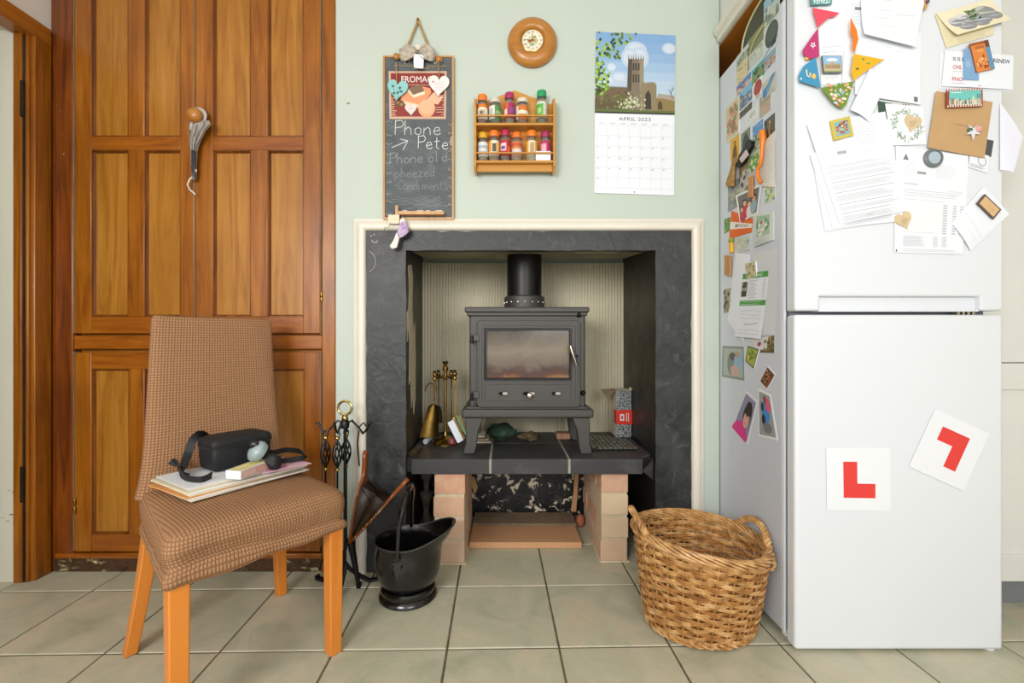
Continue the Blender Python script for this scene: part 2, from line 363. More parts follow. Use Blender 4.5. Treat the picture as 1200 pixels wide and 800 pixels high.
# ---------------------------------------------------------------- text and flat print
_tc = {}
def glyphs(txt, bold=False):
    if (txt, bold) in _tc: return _tc[(txt, bold)]
    cu = bpy.data.curves.new('lettering', 'FONT'); cu.body = txt; cu.resolution_u = 3; cu.size = 1
    if bold: cu.offset = .012
    ob = bpy.data.objects.new('lettering', cu); COL.objects.link(ob)
    dg = bpy.context.evaluated_depsgraph_get(); me = bpy.data.meshes.new_from_object(ob.evaluated_get(dg))
    vs = [(v.co.x, v.co.y) for v in me.vertices]; fs = [tuple(p.vertices) for p in me.polygons]
    bpy.data.objects.remove(ob); bpy.data.curves.remove(cu); bpy.data.meshes.remove(me)
    w = max([v[0] for v in vs] or [1]); _tc[(txt, bold)] = (vs, fs, w); return _tc[(txt, bold)]
class Sheet:
    """A flat or slightly curled sheet: quad TL,TR,BR,BL in world, printed marks in sheet coordinates (s right, t down, 0..1)."""
    def __init__(s, quad, N, off=0, lift=0, bow=0):
        s.q = [Vector(p) for p in quad]; s.N = Vector(N).normalized(); s.off = off; s.lift = lift; s.bow = bow
        s.w = (s.q[1]-s.q[0]).length; s.h = (s.q[3]-s.q[0]).length; s.marks = []; s.k = 0
    def at(s, a, b, e=0):
        p = (s.q[0]*(1-a)+s.q[1]*a)*(1-b)+(s.q[3]*(1-a)+s.q[2]*a)*b
        t = min(max(b, 0), 1); u = min(max(a, 0), 1)
        return p+s.N*(s.off+e+s.lift*t**3+s.bow*4*u*(1-u)*(.3+.7*t))
    def poly(s, pts, c, up=0):
        s.k += 1; P = [tuple(p) for p in pts]
        for ax, lim, sg in ((0, 0, 1), (0, 1, -1), (1, 0, 1), (1, 1, -1)):       # trim to the sheet
            Q = []
            for i in range(len(P)):
                a, b = P[i-1], P[i]; da, db = (a[ax]-lim)*sg, (b[ax]-lim)*sg
                if (da < 0) != (db < 0): f = da/(da-db); Q.append((a[0]+(b[0]-a[0])*f, a[1]+(b[1]-a[1])*f))
                if db >= 0: Q.append(b)
            P = Q
            if len(P) < 3: return s
        s.marks.append((P, [tuple(range(len(P)))], c, s.k)); return s
    def rect(s, a0, b0, a1, b1, c):
        n = 6 if (s.lift or s.bow) and max(a1-a0, b1-b0) > .15 else 1
        for i in range(n):
            for j in range(n):
                x0, x1, y0, y1 = a0+(a1-a0)*i/n, a0+(a1-a0)*(i+1)/n, b0+(b1-b0)*j/n, b0+(b1-b0)*(j+1)/n
                s.poly([(x0, y0), (x0, y1), (x1, y1), (x1, y0)], c); s.k -= 1
        s.k += 1; return s
    def ell(s, cx, cy, rx, ry, c, n=16, a=0):
        ca, sa = math.cos(a), math.sin(a)
        return s.poly([(cx+rx*math.cos(-2*PI*i/n)*ca-ry*math.sin(-2*PI*i/n)*sa, cy+rx*math.cos(-2*PI*i/n)*sa+ry*math.sin(-2*PI*i/n)*ca) for i in range(n)], c)
    def line(s, pts, w, c):      # w in metres
        vs = []; fs = []
        if s.lift or s.bow: pts = [(a[0]+(b[0]-a[0])*i/6, a[1]+(b[1]-a[1])*i/6) for a, b in zip(pts, pts[1:]) for i in range(6)]+[pts[-1]]
        for i in range(len(pts)-1):
            (x0, y0), (x1, y1) = pts[i], pts[i+1]; dx, dy = (x1-x0)*s.w, (y1-y0)*s.h; L = math.hypot(dx, dy) or 1
            nx, ny = -dy/L*w/2/s.w, dx/L*w/2/s.h; o = len(vs)
            vs += [(x0+nx, y0+ny), (x1+nx, y1+ny), (x1-nx, y1-ny), (x0-nx, y0-ny)]; fs.append((o, o+1, o+2, o+3))
        s.k += 1; s.marks.append((vs, fs, c, s.k)); return s
    def lines(s, a0, b0, a1, b1, n, c, w=.0007, rag=.25):     # rows of small print
        for i in range(n):
            b = b0+(b1-b0)*i/max(1, n-1); e = a1-(a1-a0)*rag*random.random()
            s.line([(a0, b), (e, b)], w, c); s.k -= 1
        s.k += 1; return s
    def scrawl(s, a0, b0, a1, amp, c, w=.0007, n=26):         # a line of handwriting too small to read
        return s.line([(a0+(a1-a0)*i/n, b0+amp*(random.random()-.5)) for i in range(n+1)], w, c)
    def text(s, txt, a, b, hgt, c, bold=False, center=False, fit=None, ang=0):   # hgt = letter height as a share of sheet height
        vs, fs, w = glyphs(txt, bold); sc = hgt/.7; ar = s.h/s.w
        xs = sc*ar
        if fit: xs = fit/w
        ox = a-(w*xs/2 if center else 0); ca, sa = math.cos(ang), math.sin(ang); out = []
        for x, y in vs:
            X, Yy = x*xs, -y*sc; X2, Y2 = X*ca-Yy*sa/ar*1.0*1, X*sa*1/ar*1.0+Yy*ca
            out.append((ox+X2, b+Y2))
        s.k += 1; s.marks.append((out, fs, c, s.k)); return s
    def build(s, name, mat, label=None, cat=None, th=.0004, parent=None, nx=1, ny=1, group=None, outline=None, printname='marking', edge=None):
        mb = MB(); N = s.N
        if outline:
            pts = [s.at(a, b) for a, b in outline]; mb.extrude([p-N*th for p in pts], N*th)
        else:
            if s.lift or s.bow: nx = ny = 8
            g = [[s.at(i/nx, j/ny) for i in range(nx+1)] for j in range(ny+1)]; vs = [p for r in g for p in r]; m = len(vs)
            vs += [p-N*th for p in vs]; fs = []; c = nx+1
            for j in range(ny):
                for i in range(nx):
                    a = j*c+i; fs.append((a, a+c, a+c+1, a+1)); fs.append((m+a, m+a+1, m+a+c+1, m+a+c))
            rim = [i for i in range(c)]+[j*c+nx for j in range(1, ny+1)]+[ny*c+i for i in range(nx-1, -1, -1)]+[j*c for j in range(ny-1, 0, -1)]
            for i in range(len(rim)):
                a, b = rim[i], rim[(i+1) % len(rim)]; fs.append((a, b, m+b, m+a))
            mb.add(vs, fs)
        o = mb.build(name, mat, parent, smooth=bool(s.lift or s.bow))
        if parent is None:
            cen = sum((Vector(v) for v in mb.v), Vector())/len(mb.v); zmin = min(v.z for v in mb.v); root_at(o, (cen.x, cen.y, zmin))
        if label: tag(o, label, cat, group)
        if s.marks:
            vs = []; fs = []; cs = []; st_ = min(.00006, .0012/(s.k+1))
            for pts, faces, c, k in s.marks:
                base = len(vs); c = rgb(c)
                vs += [tuple(s.at(x, y, .00012+st_*k)) for x, y in pts]
                for f in faces: fs.append([base+i for i in f]); cs.append((c, len(f)))
            me = bpy.data.meshes.new(printname); me.from_pydata(vs, [], fs); me.materials.append(MAT['ink'])
            ca = me.color_attributes.new('Col', 'FLOAT_COLOR', 'CORNER'); d = []
            for c, n in cs: d += list(c)*n
            ca.data.foreach_set('color', d); me.update()
            place(printname, me, o)
        return o
# ================================================================ THE SETTING
WY = 1.676                       # plane of the chimney breast and of the cupboard front
SX = .812                        # left side of the fridge
LX = -1.721                      # left wall
RB = 2.25                        # back of the hearth recess
def S(kind_name, mb, mats, parent=None, **k): return mb.build(kind_name, mats, parent, kind='structure', **k) if parent is None else mb.build(kind_name, mats, parent, **k)
# floor: grout bed with every tile a part
fl = S('floor', MB().box((-3.2, -2.6, -.06), (2.6, 2.4, -.0035)), MAT['floor_grout'])
def chamfer_tile(s, h, r):
    a = s/2; mb = MB(); n = []
    for z, e in ((-h, 0), (-r, 0), (-r*.25, -r*.35), (0, -r*1.3)): n.append([Vector((sx*(a+e), sy*(a+e), z)) for sx, sy in ((-1, -1), (1, -1), (1, 1), (-1, 1))])
    mb.loft(n); return mb.mesh('tile', MAT['tile'])
TS = .3185; tm = chamfer_tile(TS-.0058, .012, .003)
ex, ey = Vector((math.cos(.02), math.sin(.02), 0)), Vector((-math.sin(.02), math.cos(.02), 0))
T0 = Vector((.1475, 1.582, 0))
for i in range(-8, 7):
    for j in range(-12, 2):
        c = T0+ex*(i+.5)*TS+ey*(j+.5)*TS
        if c.x < -1.9 and j > -12 and c.y < 1.2: pass
        o = place('tile', tm, fl); o.location = (c.x, c.y, random.uniform(-.0007, 0)); o.rotation_euler = (0, 0, .02+random.uniform(-.0015, .0015))
# chimney breast
bl = MB(); zt0, zt1 = 1.215, 1.272
def foot(mb, pts, z0, z1, mi=0): mb.extrude([(x, y, z0) for x, y in pts], (0, 0, z1-z0), mi)
BRR = .808
# faces are built so the inner (recess) sides can carry the black plaster
foot(bl, [(-.66, WY), (-.382, WY), (-.425, RB), (-.66, RB)], 0, 2.4)
foot(bl, [(.575, WY), (BRR, WY), (BRR, RB), (.605, RB)], 0, 2.4)
bl.extrude([(-.382, WY, 1.223), (-.382, WY, 2.4), (-.382, RB, 2.4), (-.382, RB, 1.29)], (.957, 0, 0))
bl.box((-.7, RB+.02, 0), (BRR, RB+.1, 2.4))
S('wall_back', bl, MAT['mint'])
S('wall_recess_left', MB().extrude([(-.382, WY-.0005, .0), (-.374, WY-.0005, 0), (-.417, RB, 0), (-.425, RB, 0)], (0, 0, 1.29)), MAT['soot'])
S('wall_recess_right', MB().extrude([(.567, WY-.0005, 0), (.575, WY-.0005, 0), (.605, RB, 0), (.597, RB, 0)], (0, 0, 1.29)), MAT['soot'])
S('wall_recess_lintel', MB().box((-.38, WY+.001, 1.213), (.573, WY+.03, 1.3)), MAT['soot'])
S('ceiling_recess', MB().extrude([(-.38, WY+.03, 1.224), (-.38, RB-.04, 1.276), (-.38, RB-.04, 1.288), (-.38, WY+.03, 1.236)], (.95, 0, 0)), MAT['recess_ceiling'])
patch = MB().extrude([(.30, WY+.09, 1.229), (.43, WY+.08, 1.2285), (.46, WY+.15, 1.2345), (.28, WY+.15, 1.2345)], (0, 0, -.001))
# patch of paler board on the recess ceiling
patch.build('board_patch', MAT['plaster'], bpy.data.objects['ceiling_recess'])
# lower part of the recess back, sooty with peeling paint
S('wall_recess_back_lower', MB().box((-.42, RB-.012, 0), (.6, RB+.02, .40)), MAT['peel'])
# fluted board behind the stove: each rib real geometry, joined
rb = MB(); rx0, rx1 = -.424, .60; n = 68; pts = []
for i in range(n*4+1):
    x = rx0+(rx1-rx0)*i/(n*4); pts.append((x, RB-.012-.0045*abs(math.sin(PI*i/4*1.0))))
for i in range(len(pts)-1):
    (x0, y0), (x1, y1) = pts[i], pts[i+1]
    rb.add([(x0, y0, .39), (x1, y1, .39), (x1, y1, 1.265), (x0, y0, 1.265)], [(0, 1, 2, 3)])
rb.add([(rx0, RB, .39), (rx1, RB, .39), (rx1, RB, 1.265), (rx0, RB, 1.265)], [(3, 2, 1, 0)])
S('wall_recess_back', rb, MAT['ribs'])
# black painted surround (a rough coat of plaster a few mm thick)
def ragged(p0, p1, n, amp, seed):
    p0, p1 = Vector(p0), Vector(p1); d = p1-p0; nr = Vector((-d.y, d.x)).normalized() if len(p0) == 2 else None
    return [p0+d*i/n+nr*(mnoise.noise(Vector((i*.9, seed, 0)))*amp if 0 < i < n else 0) for i in range(n)]
ox0, ox1, ozt = xof(430, WY), xof(809.5, WY), zof(271, WY)
ix0, ix1, izt = -.374, .567, 1.214
out = [Vector((ox0, 0)), Vector((ox0, ozt)), Vector((ox1, ozt)), Vector((ox1, 0)), Vector((ix1, 0)), Vector((ix1, izt)), Vector((ix0, izt)), Vector((ix0, 0))]
rg = []
for i in range(8): rg += ragged(out[i], out[(i+1) % 8], 26 if i != 3 and i != 7 else 3, .006 if i < 3 else .004, i*7.3)
sur = S('trim_4', MB().extrude([(p.x, WY-.005, p.y) for p in rg], (0, .005, 0)), MAT['blackwall'])
# chalk marks on the surround: smiley and arc
ch = Sheet([W(430, 271, WY), W(500, 271, WY), W(500, 341, WY), W(430, 341, WY)], (0, -1, 0), .0052)
ch.line([(.14+.05*math.cos(a), .14+.055*math.sin(a)) for a in [x*.2+.25 for x in range(0, 15)]], .0016, 'd0d0ca')
ch.ell(.08, .08, .008, .008, 'e8e8e0'); ch.ell(.125, .055, .008, .008, 'e8e8e0')
ch.line([(.02+.13*math.cos(a), .51+.17*math.sin(a)) for a in [x*.2-1.4 for x in range(0, 15)]], .0012, 'b8b8b0')
ch.build('chalk_drawing', MAT['blackwall'], parent=sur, th=.0002, outline=[(0.02, .02), (.021, .02), (.021, .021)], printname='chalk_mark')
# bare plaster patches on the left inner wall
def lw(y, z, e=.0015): t = (y-WY)/(RB-WY); return Vector((-.374-.043*t+e, y, z))
pp = [(1.72, 1.165), (1.80, 1.185), (1.84, 1.15), (1.83, 1.0), (1.87, .9), (1.90, .95), (1.93, .80), (1.92, .62), (1.87, .56), (1.83, .66), (1.80, .60), (1.79, .72), (1.74, .70), (1.76, .86), (1.71, .93), (1.70, .87), (1.69, .98), (1.73, 1.0), (1.75, 1.08)]
sc_ = [(1.70+(y-1.70)*1.12, z) for y, z in pp]
MB().extrude([lw(y, z) for y, z in sc_], (-.0015, 0, 0)).build('plaster_patch', MAT['plaster'], bpy.data.objects['wall_recess_left'])
# moulded trim round the fireplace
def profile_sweep(name, path, inward, prof):
    """path: 3 world XZ points (start, end) ; prof: (across, out) pairs"""
    rings = []
    for p, d in path: rings.append([Vector((p[0]+d[0]*a, WY-b, p[1]+d[1]*a)) for a, b in prof])
    return S(name, MB().loft(rings), MAT['trim'], smooth=True, ang=50)
tw = .043; prof = [(0, 0), (0, .010), (.008, .019), (.018, .021), (.030, .017), (.036, .011), (.043, .010), (.043, 0)]
tx0, tx1, tz = ox0-.002, ox1+.001, ozt+.001
profile_sweep('trim_1', [((tx0, 0), (-1, 0)), ((tx0, tz), (-1, 1))], 0, prof)
profile_sweep('trim_2', [((tx0, tz), (-1, 1)), ((tx1, tz), (1, 1))], 0, prof)
profile_sweep('trim_3', [((tx1, tz), (1, 1)), ((tx1, 0), (1, 0))], 0, prof)
# alcove and side walls
S('wall_alcove', MB().box((BRR, 2.05, 0), (2.4, 2.15, 2.4)), MAT['white_wall'])
S('wall_right', MB().box((2.3, -2.4, 0), (2.4, 2.05, 2.4)), MAT['white_wall'])
lwm = MB().box((LX-.06, -2.4, 2.02), (LX, WY+.3, 2.4)).box((LX-.06, -2.4, 0), (LX, .72, 2.02)).box((LX-.06, 1.668, 0), (LX, WY+.3, 2.02))
S('wall_left', lwm, MAT['white_wall'])
S('wall_cupboard_back', MB().box((LX, WY+.28, 0), (-.66, WY+.3, 2.4)), MAT['white_wall'])
S('ceiling', MB().box((-3.2, -2.4, 2.4), (2.4, 2.3, 2.45)), MAT['ceil'])
S('wall_passage', MB().box((-3.2, 1.606, 0), (-1.776, 1.68, 2.4)).box((-3.2, -2.4, 0), (-3.15, 1.6, 2.4)), MAT['passage'])
S('ceiling_passage', MB().box((-3.2, -.6, 1.998), (LX-.06, 1.606, 2.03)), MAT['passage'])
S('wall_rear', MB().box((-3.2, -2.5, 0), (-1.75, -2.4, 2.4)).box((1.9, -2.5, 0), (2.4, -2.4, 2.4)).box((-1.75, -2.5, 2.25), (1.9, -2.4, 2.4)), MAT['white_wall'])
scf = Sheet([W(0, 540, 1.606), W(19, 540, 1.606), W(19, 640, 1.606), W(0, 640, 1.606)], (0, -1, 0), .0004)
for a_, b_, c_, d_ in ((.5, .34, .7, .005), (.75, .36, .9, .01), (.6, .62, .95, .012), (.4, .70, .6, .006), (.8, .73, .98, .008), (.1, .66, .3, .004)): scf.rect(a_, b_, c_, b_+d_, '5c4a3a')
scf.build('scuff_marking', MAT['passage'], parent=bpy.data.objects['wall_passage'], th=.0002, outline=[(.01, .01), (.011, .01), (.01, .011)])
# door frame in the left wall
df = thing('door_1', None, None, (LX, 1.6, 0), kind='structure')
MB().box((LX-.05, 1.612, 0), (LX+.012, 1.674, 1.982)).build('architrave', MAT['wood_v'], df, bevel=.004)
MB().box((LX-.052, 1.598, 0), (LX-.022, 1.612, 1.982)).box((LX-.012, 1.602, 0), (LX-.001, 1.612, 1.982)).build('jamb', MAT['wood_v'], df, bevel=.002)
MB().box((LX-.024, 1.604, 0), (LX-.010, 1.611, 1.98)).build('rebate', MAT['soot'], df)
MB().box((LX-.03, .70, 1.980), (LX+.012, 1.674, 2.042)).build('lintel', MAT['wood_y'], df, bevel=.004)
MB().box((LX-.06, .70, 1.984), (LX-.03, 1.612, 2.0)).build('head_stop', MAT['wood_y'], df, bevel=.002)
MB().box((LX-.05, .70, 0), (LX+.012, .76, 1.98)).build('architrave', MAT['wood_v'], df, bevel=.004)
for z in (1.68, .29):
    MB().box((LX-.026, 1.597, z), (LX-.014, 1.606, z+.13)).build('hinge_recess', MAT['soot'], df)
# ================================================================ BUILT-IN CUPBOARD
cb = thing('built_in_cupboard', 'tall honey-brown panelled pine cupboard built in to the left of the fireplace', 'cupboard', ((LX-.64)/2, WY, 0))
Yc = WY; CT = 2.38
def bx(px0, px1, py0, py1): # front rectangle in metres
    return xof(px0, Yc), xof(px1, Yc), zof(py1, Yc), zof(py0, Yc)
def slab(name, px0, px1, z0, z1, y0, y1, mat, parent, bev=.003):
    return box_obj(name, (xof(px0, Yc), y0, z0), (xof(px1, Yc), y1, z1), mat, parent, bevel=bev)
zb = zof(647, Yc); zp = zof(652, Yc)
MB().box((LX+.013, Yc+.03, .01), (-.663, Yc+.275, CT)).build('carcass', MAT['brownboard'], cb)
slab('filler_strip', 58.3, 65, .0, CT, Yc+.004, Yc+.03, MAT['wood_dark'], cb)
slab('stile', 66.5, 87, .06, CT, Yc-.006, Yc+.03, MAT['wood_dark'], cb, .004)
slab('stile', 377.5, 393.5, .0, CT, Yc-.006, Yc+.03, MAT['wood_v'], cb, .004)
slab('rail', 87, 377.5, zof(409, Yc), zof(393, Yc), Yc-.002, Yc+.03, MAT['wood_h'], cb)
slab('bottom_rail', 66.5, 377.5, .053, .0725, Yc-.008, Yc+.03, MAT['wood_h'], cb)
plm = NT('scuffed_plinth'); v_ = plm.coord(scale=(1, 1, 2.2)); nn = plm.noise(v_, 11, 6, .75)
plm.fin(plm.ramp(nn, [(.36, '1c1108'), (.47, '4f2e10'), (.55, '2b1d0c'), (.6, '6f5a33'), (.68, 'c6bd9c')]), .6); plm.bump(nn, .5, .003)
slab('plinth', 62, 393.5, 0, .053, Yc+.002, Yc+.03, plm.m, cb, .001)
def panelled(name, px0, px1, pyt, pyb, cols, rows, label=None):
    """frame-and-panel door: cols = panel x spans, rows = panel y spans (pixels at the door plane)"""
    d = thing(name, None, None, W((px0+px1)/2, pyb, Yc)); d.parent = cb; d.matrix_parent_inverse = WORLDM[cb.name].inverted()
    zt, zb_ = min(zof(pyt, Yc), CT-.005), zof(pyb, Yc)
    f0, f1 = Yc-.004, Yc+.024
    xs = [px0]+[c for cc in cols for c in cc]+[px1]
    # outer stiles full height, muntins between rails
    slab('stile', px0, cols[0][0], zb_, zt, f0, f1, MAT['wood_v'], d, .002)
    slab('stile', cols[-1][1], px1, zb_, zt, f0, f1, MAT['wood_v'], d, .002)
    rz = [(zb_, zof(rows[-1][1], Yc))]+[(zof(rows[i+1][0], Yc), zof(rows[i][1], Yc)) for i in range(len(rows)-2, -1, -1)]+[(min(zof(rows[0][0], Yc), CT-.02), zt)]
    for z0, z1 in rz:
        if z1-z0 > .005: slab('rail', cols[0][0], cols[-1][1], z0, z1, f0+.0008, f1, MAT['wood_h'], d, .002)
    for (ya, yb) in rows:
        z0, z1 = zof(yb, Yc), min(zof(ya, Yc), CT-.02)
        for i in range(len(cols)-1): slab('muntin', cols[i][1], cols[i+1][0], z0, z1, f0+.0006, f1, MAT['wood_v'], d, .002)
        for (a, b) in cols:
            x0, x1 = xof(a, Yc), xof(b, Yc); m = .0085
            box_obj('panel', (x0, Yc+.009, z0), (x1, Yc+.018, z1), MAT['panel'], d)
            fr = MB()
            for (ax, az, bx_, bz) in ((x0, z0, x0+m, z1), (x1-m, z0, x1, z1), (x0, z0, x1, z0+m), (x0, z1-m, x1, z1)):
                if bx_-ax < bz-az:
                    s = 1 if ax == x0 else -1; xa = ax if s > 0 else bx_
                    fr.extrude([(xa, f0+.002, az), (xa+s*.003, f0+.002, az), (xa+s*.004, f0+.006, az), (xa+s*m, Yc+.009, az), (xa, Yc+.012, az)], (0, 0, bz-az))
                else:
                    s = 1 if az == z0 else -1; za = az if s > 0 else bz
                    fr.extrude([(ax, f0+.002, za), (ax, f0+.002, za+s*.003), (ax, f0+.006, za+s*.004), (ax, Yc+.009, za+s*m), (ax, Yc+.012, za)], (bx_-ax, 0, 0))
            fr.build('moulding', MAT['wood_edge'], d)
    return d
dl = panelled('door', 88.5, 228.2, -70, 390.5, [(108, 151), (170, 212)], [(-60, 160), (176, 371)])
dr = panelled('door', 230, 375.5, -70, 390.5, [(250, 294), (314, 356)], [(-60, 160), (176, 371)])
dl2 = panelled('lower_door', 88.5, 228.2, 413, 645.5, [(108, 152), (170, 212)], [(432, 626)])
dr2 = panelled('lower_door', 230, 375.5, 413, 645.5, [(250, 294), (314, 357)], [(432, 626)])
# paler line of worn paint down the meeting edges
for px, a, b in ((87.8, 0, 390), (376.4, 0, 392), (229.1, -60, 390), (87.8, 412, 645), (376.4, 412, 640)):
    slab('worn_edge', px-.45, px+.45, zof(b, Yc), min(zof(a, Yc), 2.3), Yc-.0045, Yc+.02, MAT['chip_grey'], cb, 0)
for px, py in ((376.6, 345), (376.6, 350), (87.6, 588), (87.6, 598)):
    c = W(px, py, Yc-.008); MB().lathe([(.004, -.012), (.0045, -.011), (.0045, .011), (.004, .012)], c, 10).build('hinge', MAT['brass'], cb, smooth=True)
kc = W(230.5, 137, Yc-.035)
MB().lathe([(.008, 0), (.009, .015), (.012, .022), (.021, .028), (.0265, .038), (.0265, .046), (.021, .056), (.01, .062)], (kc.x, Yc-.004, kc.z), 20, ax=(0, -1, 0)).build('knob', MAT['clockwood'], dr, smooth=True)
# silvery scarf hung over the knob
sf = thing('silver_scarf', 'silvery grey ribbon sash hanging from the round cupboard knob', 'sash', W(227, 210, Yc-.02))
def cloth_strip(rows, y, th=.004):
    mb = MB(); rings = []
    for (l, r, py, dy) in rows:
        m = 9; ring = []
        for k in range(m+1):
            px = l+(r-l)*k/m; ring.append(W(px, py, y-dy-.006*math.sin(k*2.4+py*.13)))
        ring += [p+Vector((0, th, 0)) for p in ring[::-1]]; rings.append(ring)
    return mb.loft(rings)
cloth_strip([(223, 245, 141, .028), (221.5, 246.5, 146, .030), (222, 241, 152, .026), (221.5, 237, 160, .022), (222, 233, 168, .018), (223, 230.5, 178, .015), (223.5, 230, 195, .012), (224.5, 230, 205, .01), (226, 229.5, 211, .008)], Yc-.012).build('sash', MAT['ribbon'], sf, smooth=True, ang=70)
MB().tube([W(231+9*math.sin(t), 136-9*math.cos(t)*.9, Yc-.03) for t in [x*.4-2.2 for x in range(14)]], .008, 8, flat=.4).build('loop', MAT['ribbon'], sf, smooth=True)
MB().extrude([W(224, 175, Yc-.034), W(229.8, 177, Yc-.034), W(229.5, 205, Yc-.024), W(226, 209, Yc-.022), W(225, 195, Yc-.027)], (0, .002, 0)).build('dark_band', solid('26262a', .5), sf)
MB().tube([W(a, b, Yc-.022+c) for a, b, c in ((227, 195, 0), (230, 200, -.005), (228, 205, .004), (222, 210, 0), (219.5, 216, -.004), (222, 222, .003), (226, 225, 0), (229, 228, 0))], .0035, 6, flat=.25).build('ribbon_curl', solid('d8d2cc', .3), sf, smooth=True)
# small nail mark on wall
tag(root_at(MB().box(W(406, 120, WY-.004), W(410, 121.6, WY)).build('wall_hook', MAT['brass'], bevel=.0006), W(408, 121, WY-.002)), 'tiny horizontal metal pin in the pale green wall beside the cupboard', 'hook')
# ================================================================ RIGHT: larder unit, overhead cabinet
UY = 1.43
lu = thing('larder_unit', 'pale cream tall kitchen unit standing behind the right edge of the fridge', 'cupboard', (1.85, 1.7, 0))
box_obj('carcass', (1.43, UY+.022, .094), (2.295, 2.04, 2.39), MAT['unit'], lu)
box_obj('plinth', (1.43, UY+.05, 0), (2.295, 2.04, .094), MAT['plinth_grey'], lu)
def shaker(name, x0, x1, z0, z1):
    d = thing(name, None, None, (x0, UY, z0)); d.parent = lu; d.matrix_parent_inverse = WORLDM[lu.name].inverted()
    r = .085
    for n_, a, b in (('stile', (x0, z0), (x0+r, z1)), ('stile', (x1-r, z0), (x1, z1)), ('rail', (x0+r, z0), (x1-r, z0+r)), ('rail', (x0+r, z1-r), (x1-r, z1))):
        box_obj(n_, (a[0], UY, a[1]), (b[0], UY+.02, b[1]), MAT['unit'], d, bevel=.0012)
    box_obj('panel', (x0+r-.002, UY+.008, z0+r-.002), (x1-r+.002, UY+.018, z1-r+.002), MAT['unit'], d)
    MB().lathe([(.006, 0), (.006, .012), (.014, .018), (.016, .024), (.01, .028)], (x1-.04, UY, (z0+z1)/2), 16, ax=(0, -1, 0)).build('knob', MAT['steel'], d, smooth=True)
zs = zof(425, UY)
for x0, x1 in ((1.435, 1.862), (1.865, 2.292)):
    shaker('lower_door', x0, x1, .097, zs-.0015); shaker('upper_door', x0, x1, zs+.0015, 2.385)
oc = thing('overhead_cabinet', 'cream corniced cabinet with brown underside fixed above the fridge', 'cupboard', (1.1, 1.6, 2.005))
box_obj('bottom_board', (.818, 1.16, 1.992), (1.42, 2.045, 2.01), MAT['brownboard'], oc)
box_obj('side_panel', (.812, 1.16, 1.996), (.832, 2.045, 2.39), MAT['unit'], oc, bevel=.002)
box_obj('front_panel', (.832, 1.16, 2.01), (1.42, 1.18, 2.39), MAT['unit'], oc, bevel=.002)
MB().extrude([(.812, 1.13, 1.992), (.812, 1.13, 2.045), (.788, 1.13, 2.045), (.783, 1.13, 2.035), (.785, 1.13, 2.02), (.795, 1.13, 2.012), (.797, 1.13, 1.995)], (0, .54, 0)).build('cornice', MAT['trim'], oc, bevel=.003)
# ================================================================ FRIDGE
FY = 1.242; FX1 = SX+.583; FT = 1.869
fr = thing('fridge_freezer', 'tall white fridge freezer covered in papers and magnets', 'fridge', (SX+.29, 1.5, 0))
box_obj('body', (SX, 1.30, .022), (FX1, 1.9, FT), MAT['fridge_side'], fr, bevel=.006, seg=3)
box_obj('gasket', (SX+.012, 1.284, .03), (FX1-.012, 1.302, FT-.006), MAT['gasket'], fr)
box_obj('face_edge', (SX-.001, 1.291, .022), (SX+.006, 1.3, FT-.004), MAT['fridge'], fr, bevel=.001)
zs1 = zof(364, FY); zs0 = zof(368.5, FY); zr = zof(347, FY); hx0, hx1 = xof(961, FY), xof(1150, FY)
FT2 = FT+.004
def rr(x0, x1, y0, y1, z0, z1, name, parent, mat=MAT['fridge'], r=.009): return box_obj(name, (x0, y0, z0), (x1, y1, z1), mat, parent, bevel=r, seg=4)
def doorpoly(name, pts): return MB().extrude([(x, FY, z) for x, z in pts], (0, 1.284-FY, 0)).build(name, MAT['fridge'], fr, bevel=.007, seg=4)
ld = rr(SX, FX1, FY, 1.284, .006, zs0, 'lower_door', fr)
ud = doorpoly('upper_door', [(SX, zs1), (hx0, zs1), (hx0, zr), (hx1, zr), (hx1, zs1), (FX1, zs1), (FX1, FT2), (SX, FT2)])
hp = MB().box((hx0-.004, FY+.018, zs1-.001), (hx1+.004, FY+.04, zr+.004)).box((hx0, FY+.006, zs1-.002), (hx1, FY+.03, zs1+.004))
hp.build('handle_recess', MAT['fridge'], ud, bevel=.001)
for x in (FX1-.03, SX+.03):
    MB().lathe([(.015, 0), (.017, .004), (.017, .02), (.01, .024)], (x, 1.32, 0), 16).build('foot', MAT['fridge'], fr, smooth=True)
MB().lathe([(.014, 0), (.016, .003), (.016, .008), (.01, .0085)], (FX1-.025, 1.262, -.0005), 16).build('foot', MAT['fridge'], fr, smooth=True)
for k in range(4): box_obj('hinge_clip', (hx1-.055+k*.014, FY+.012, zs0+.0005), (hx1-.047+k*.014, FY+.03, zs1-.0005), MAT['steel'], fr)
# tray on top of the fridge, leaning out over its edge
tr = thing('round_tray', 'olive round tray standing on edge on top of the fridge', 'tray', (SX+.03, 1.48, FT+.003))
pts = []
for k in range(29):
    a = PI*k/28; pts.append((SX+.018, 1.41-.145*math.cos(a), FT+.003+.105*math.sin(a)**.8))
MB().extrude(pts, (.004, 0, 0)).build('plate', MAT['tray'], tr)
MB().tube(pts, .0035, 6).build('rim', solid('c5c49a', .4), tr, smooth=True)
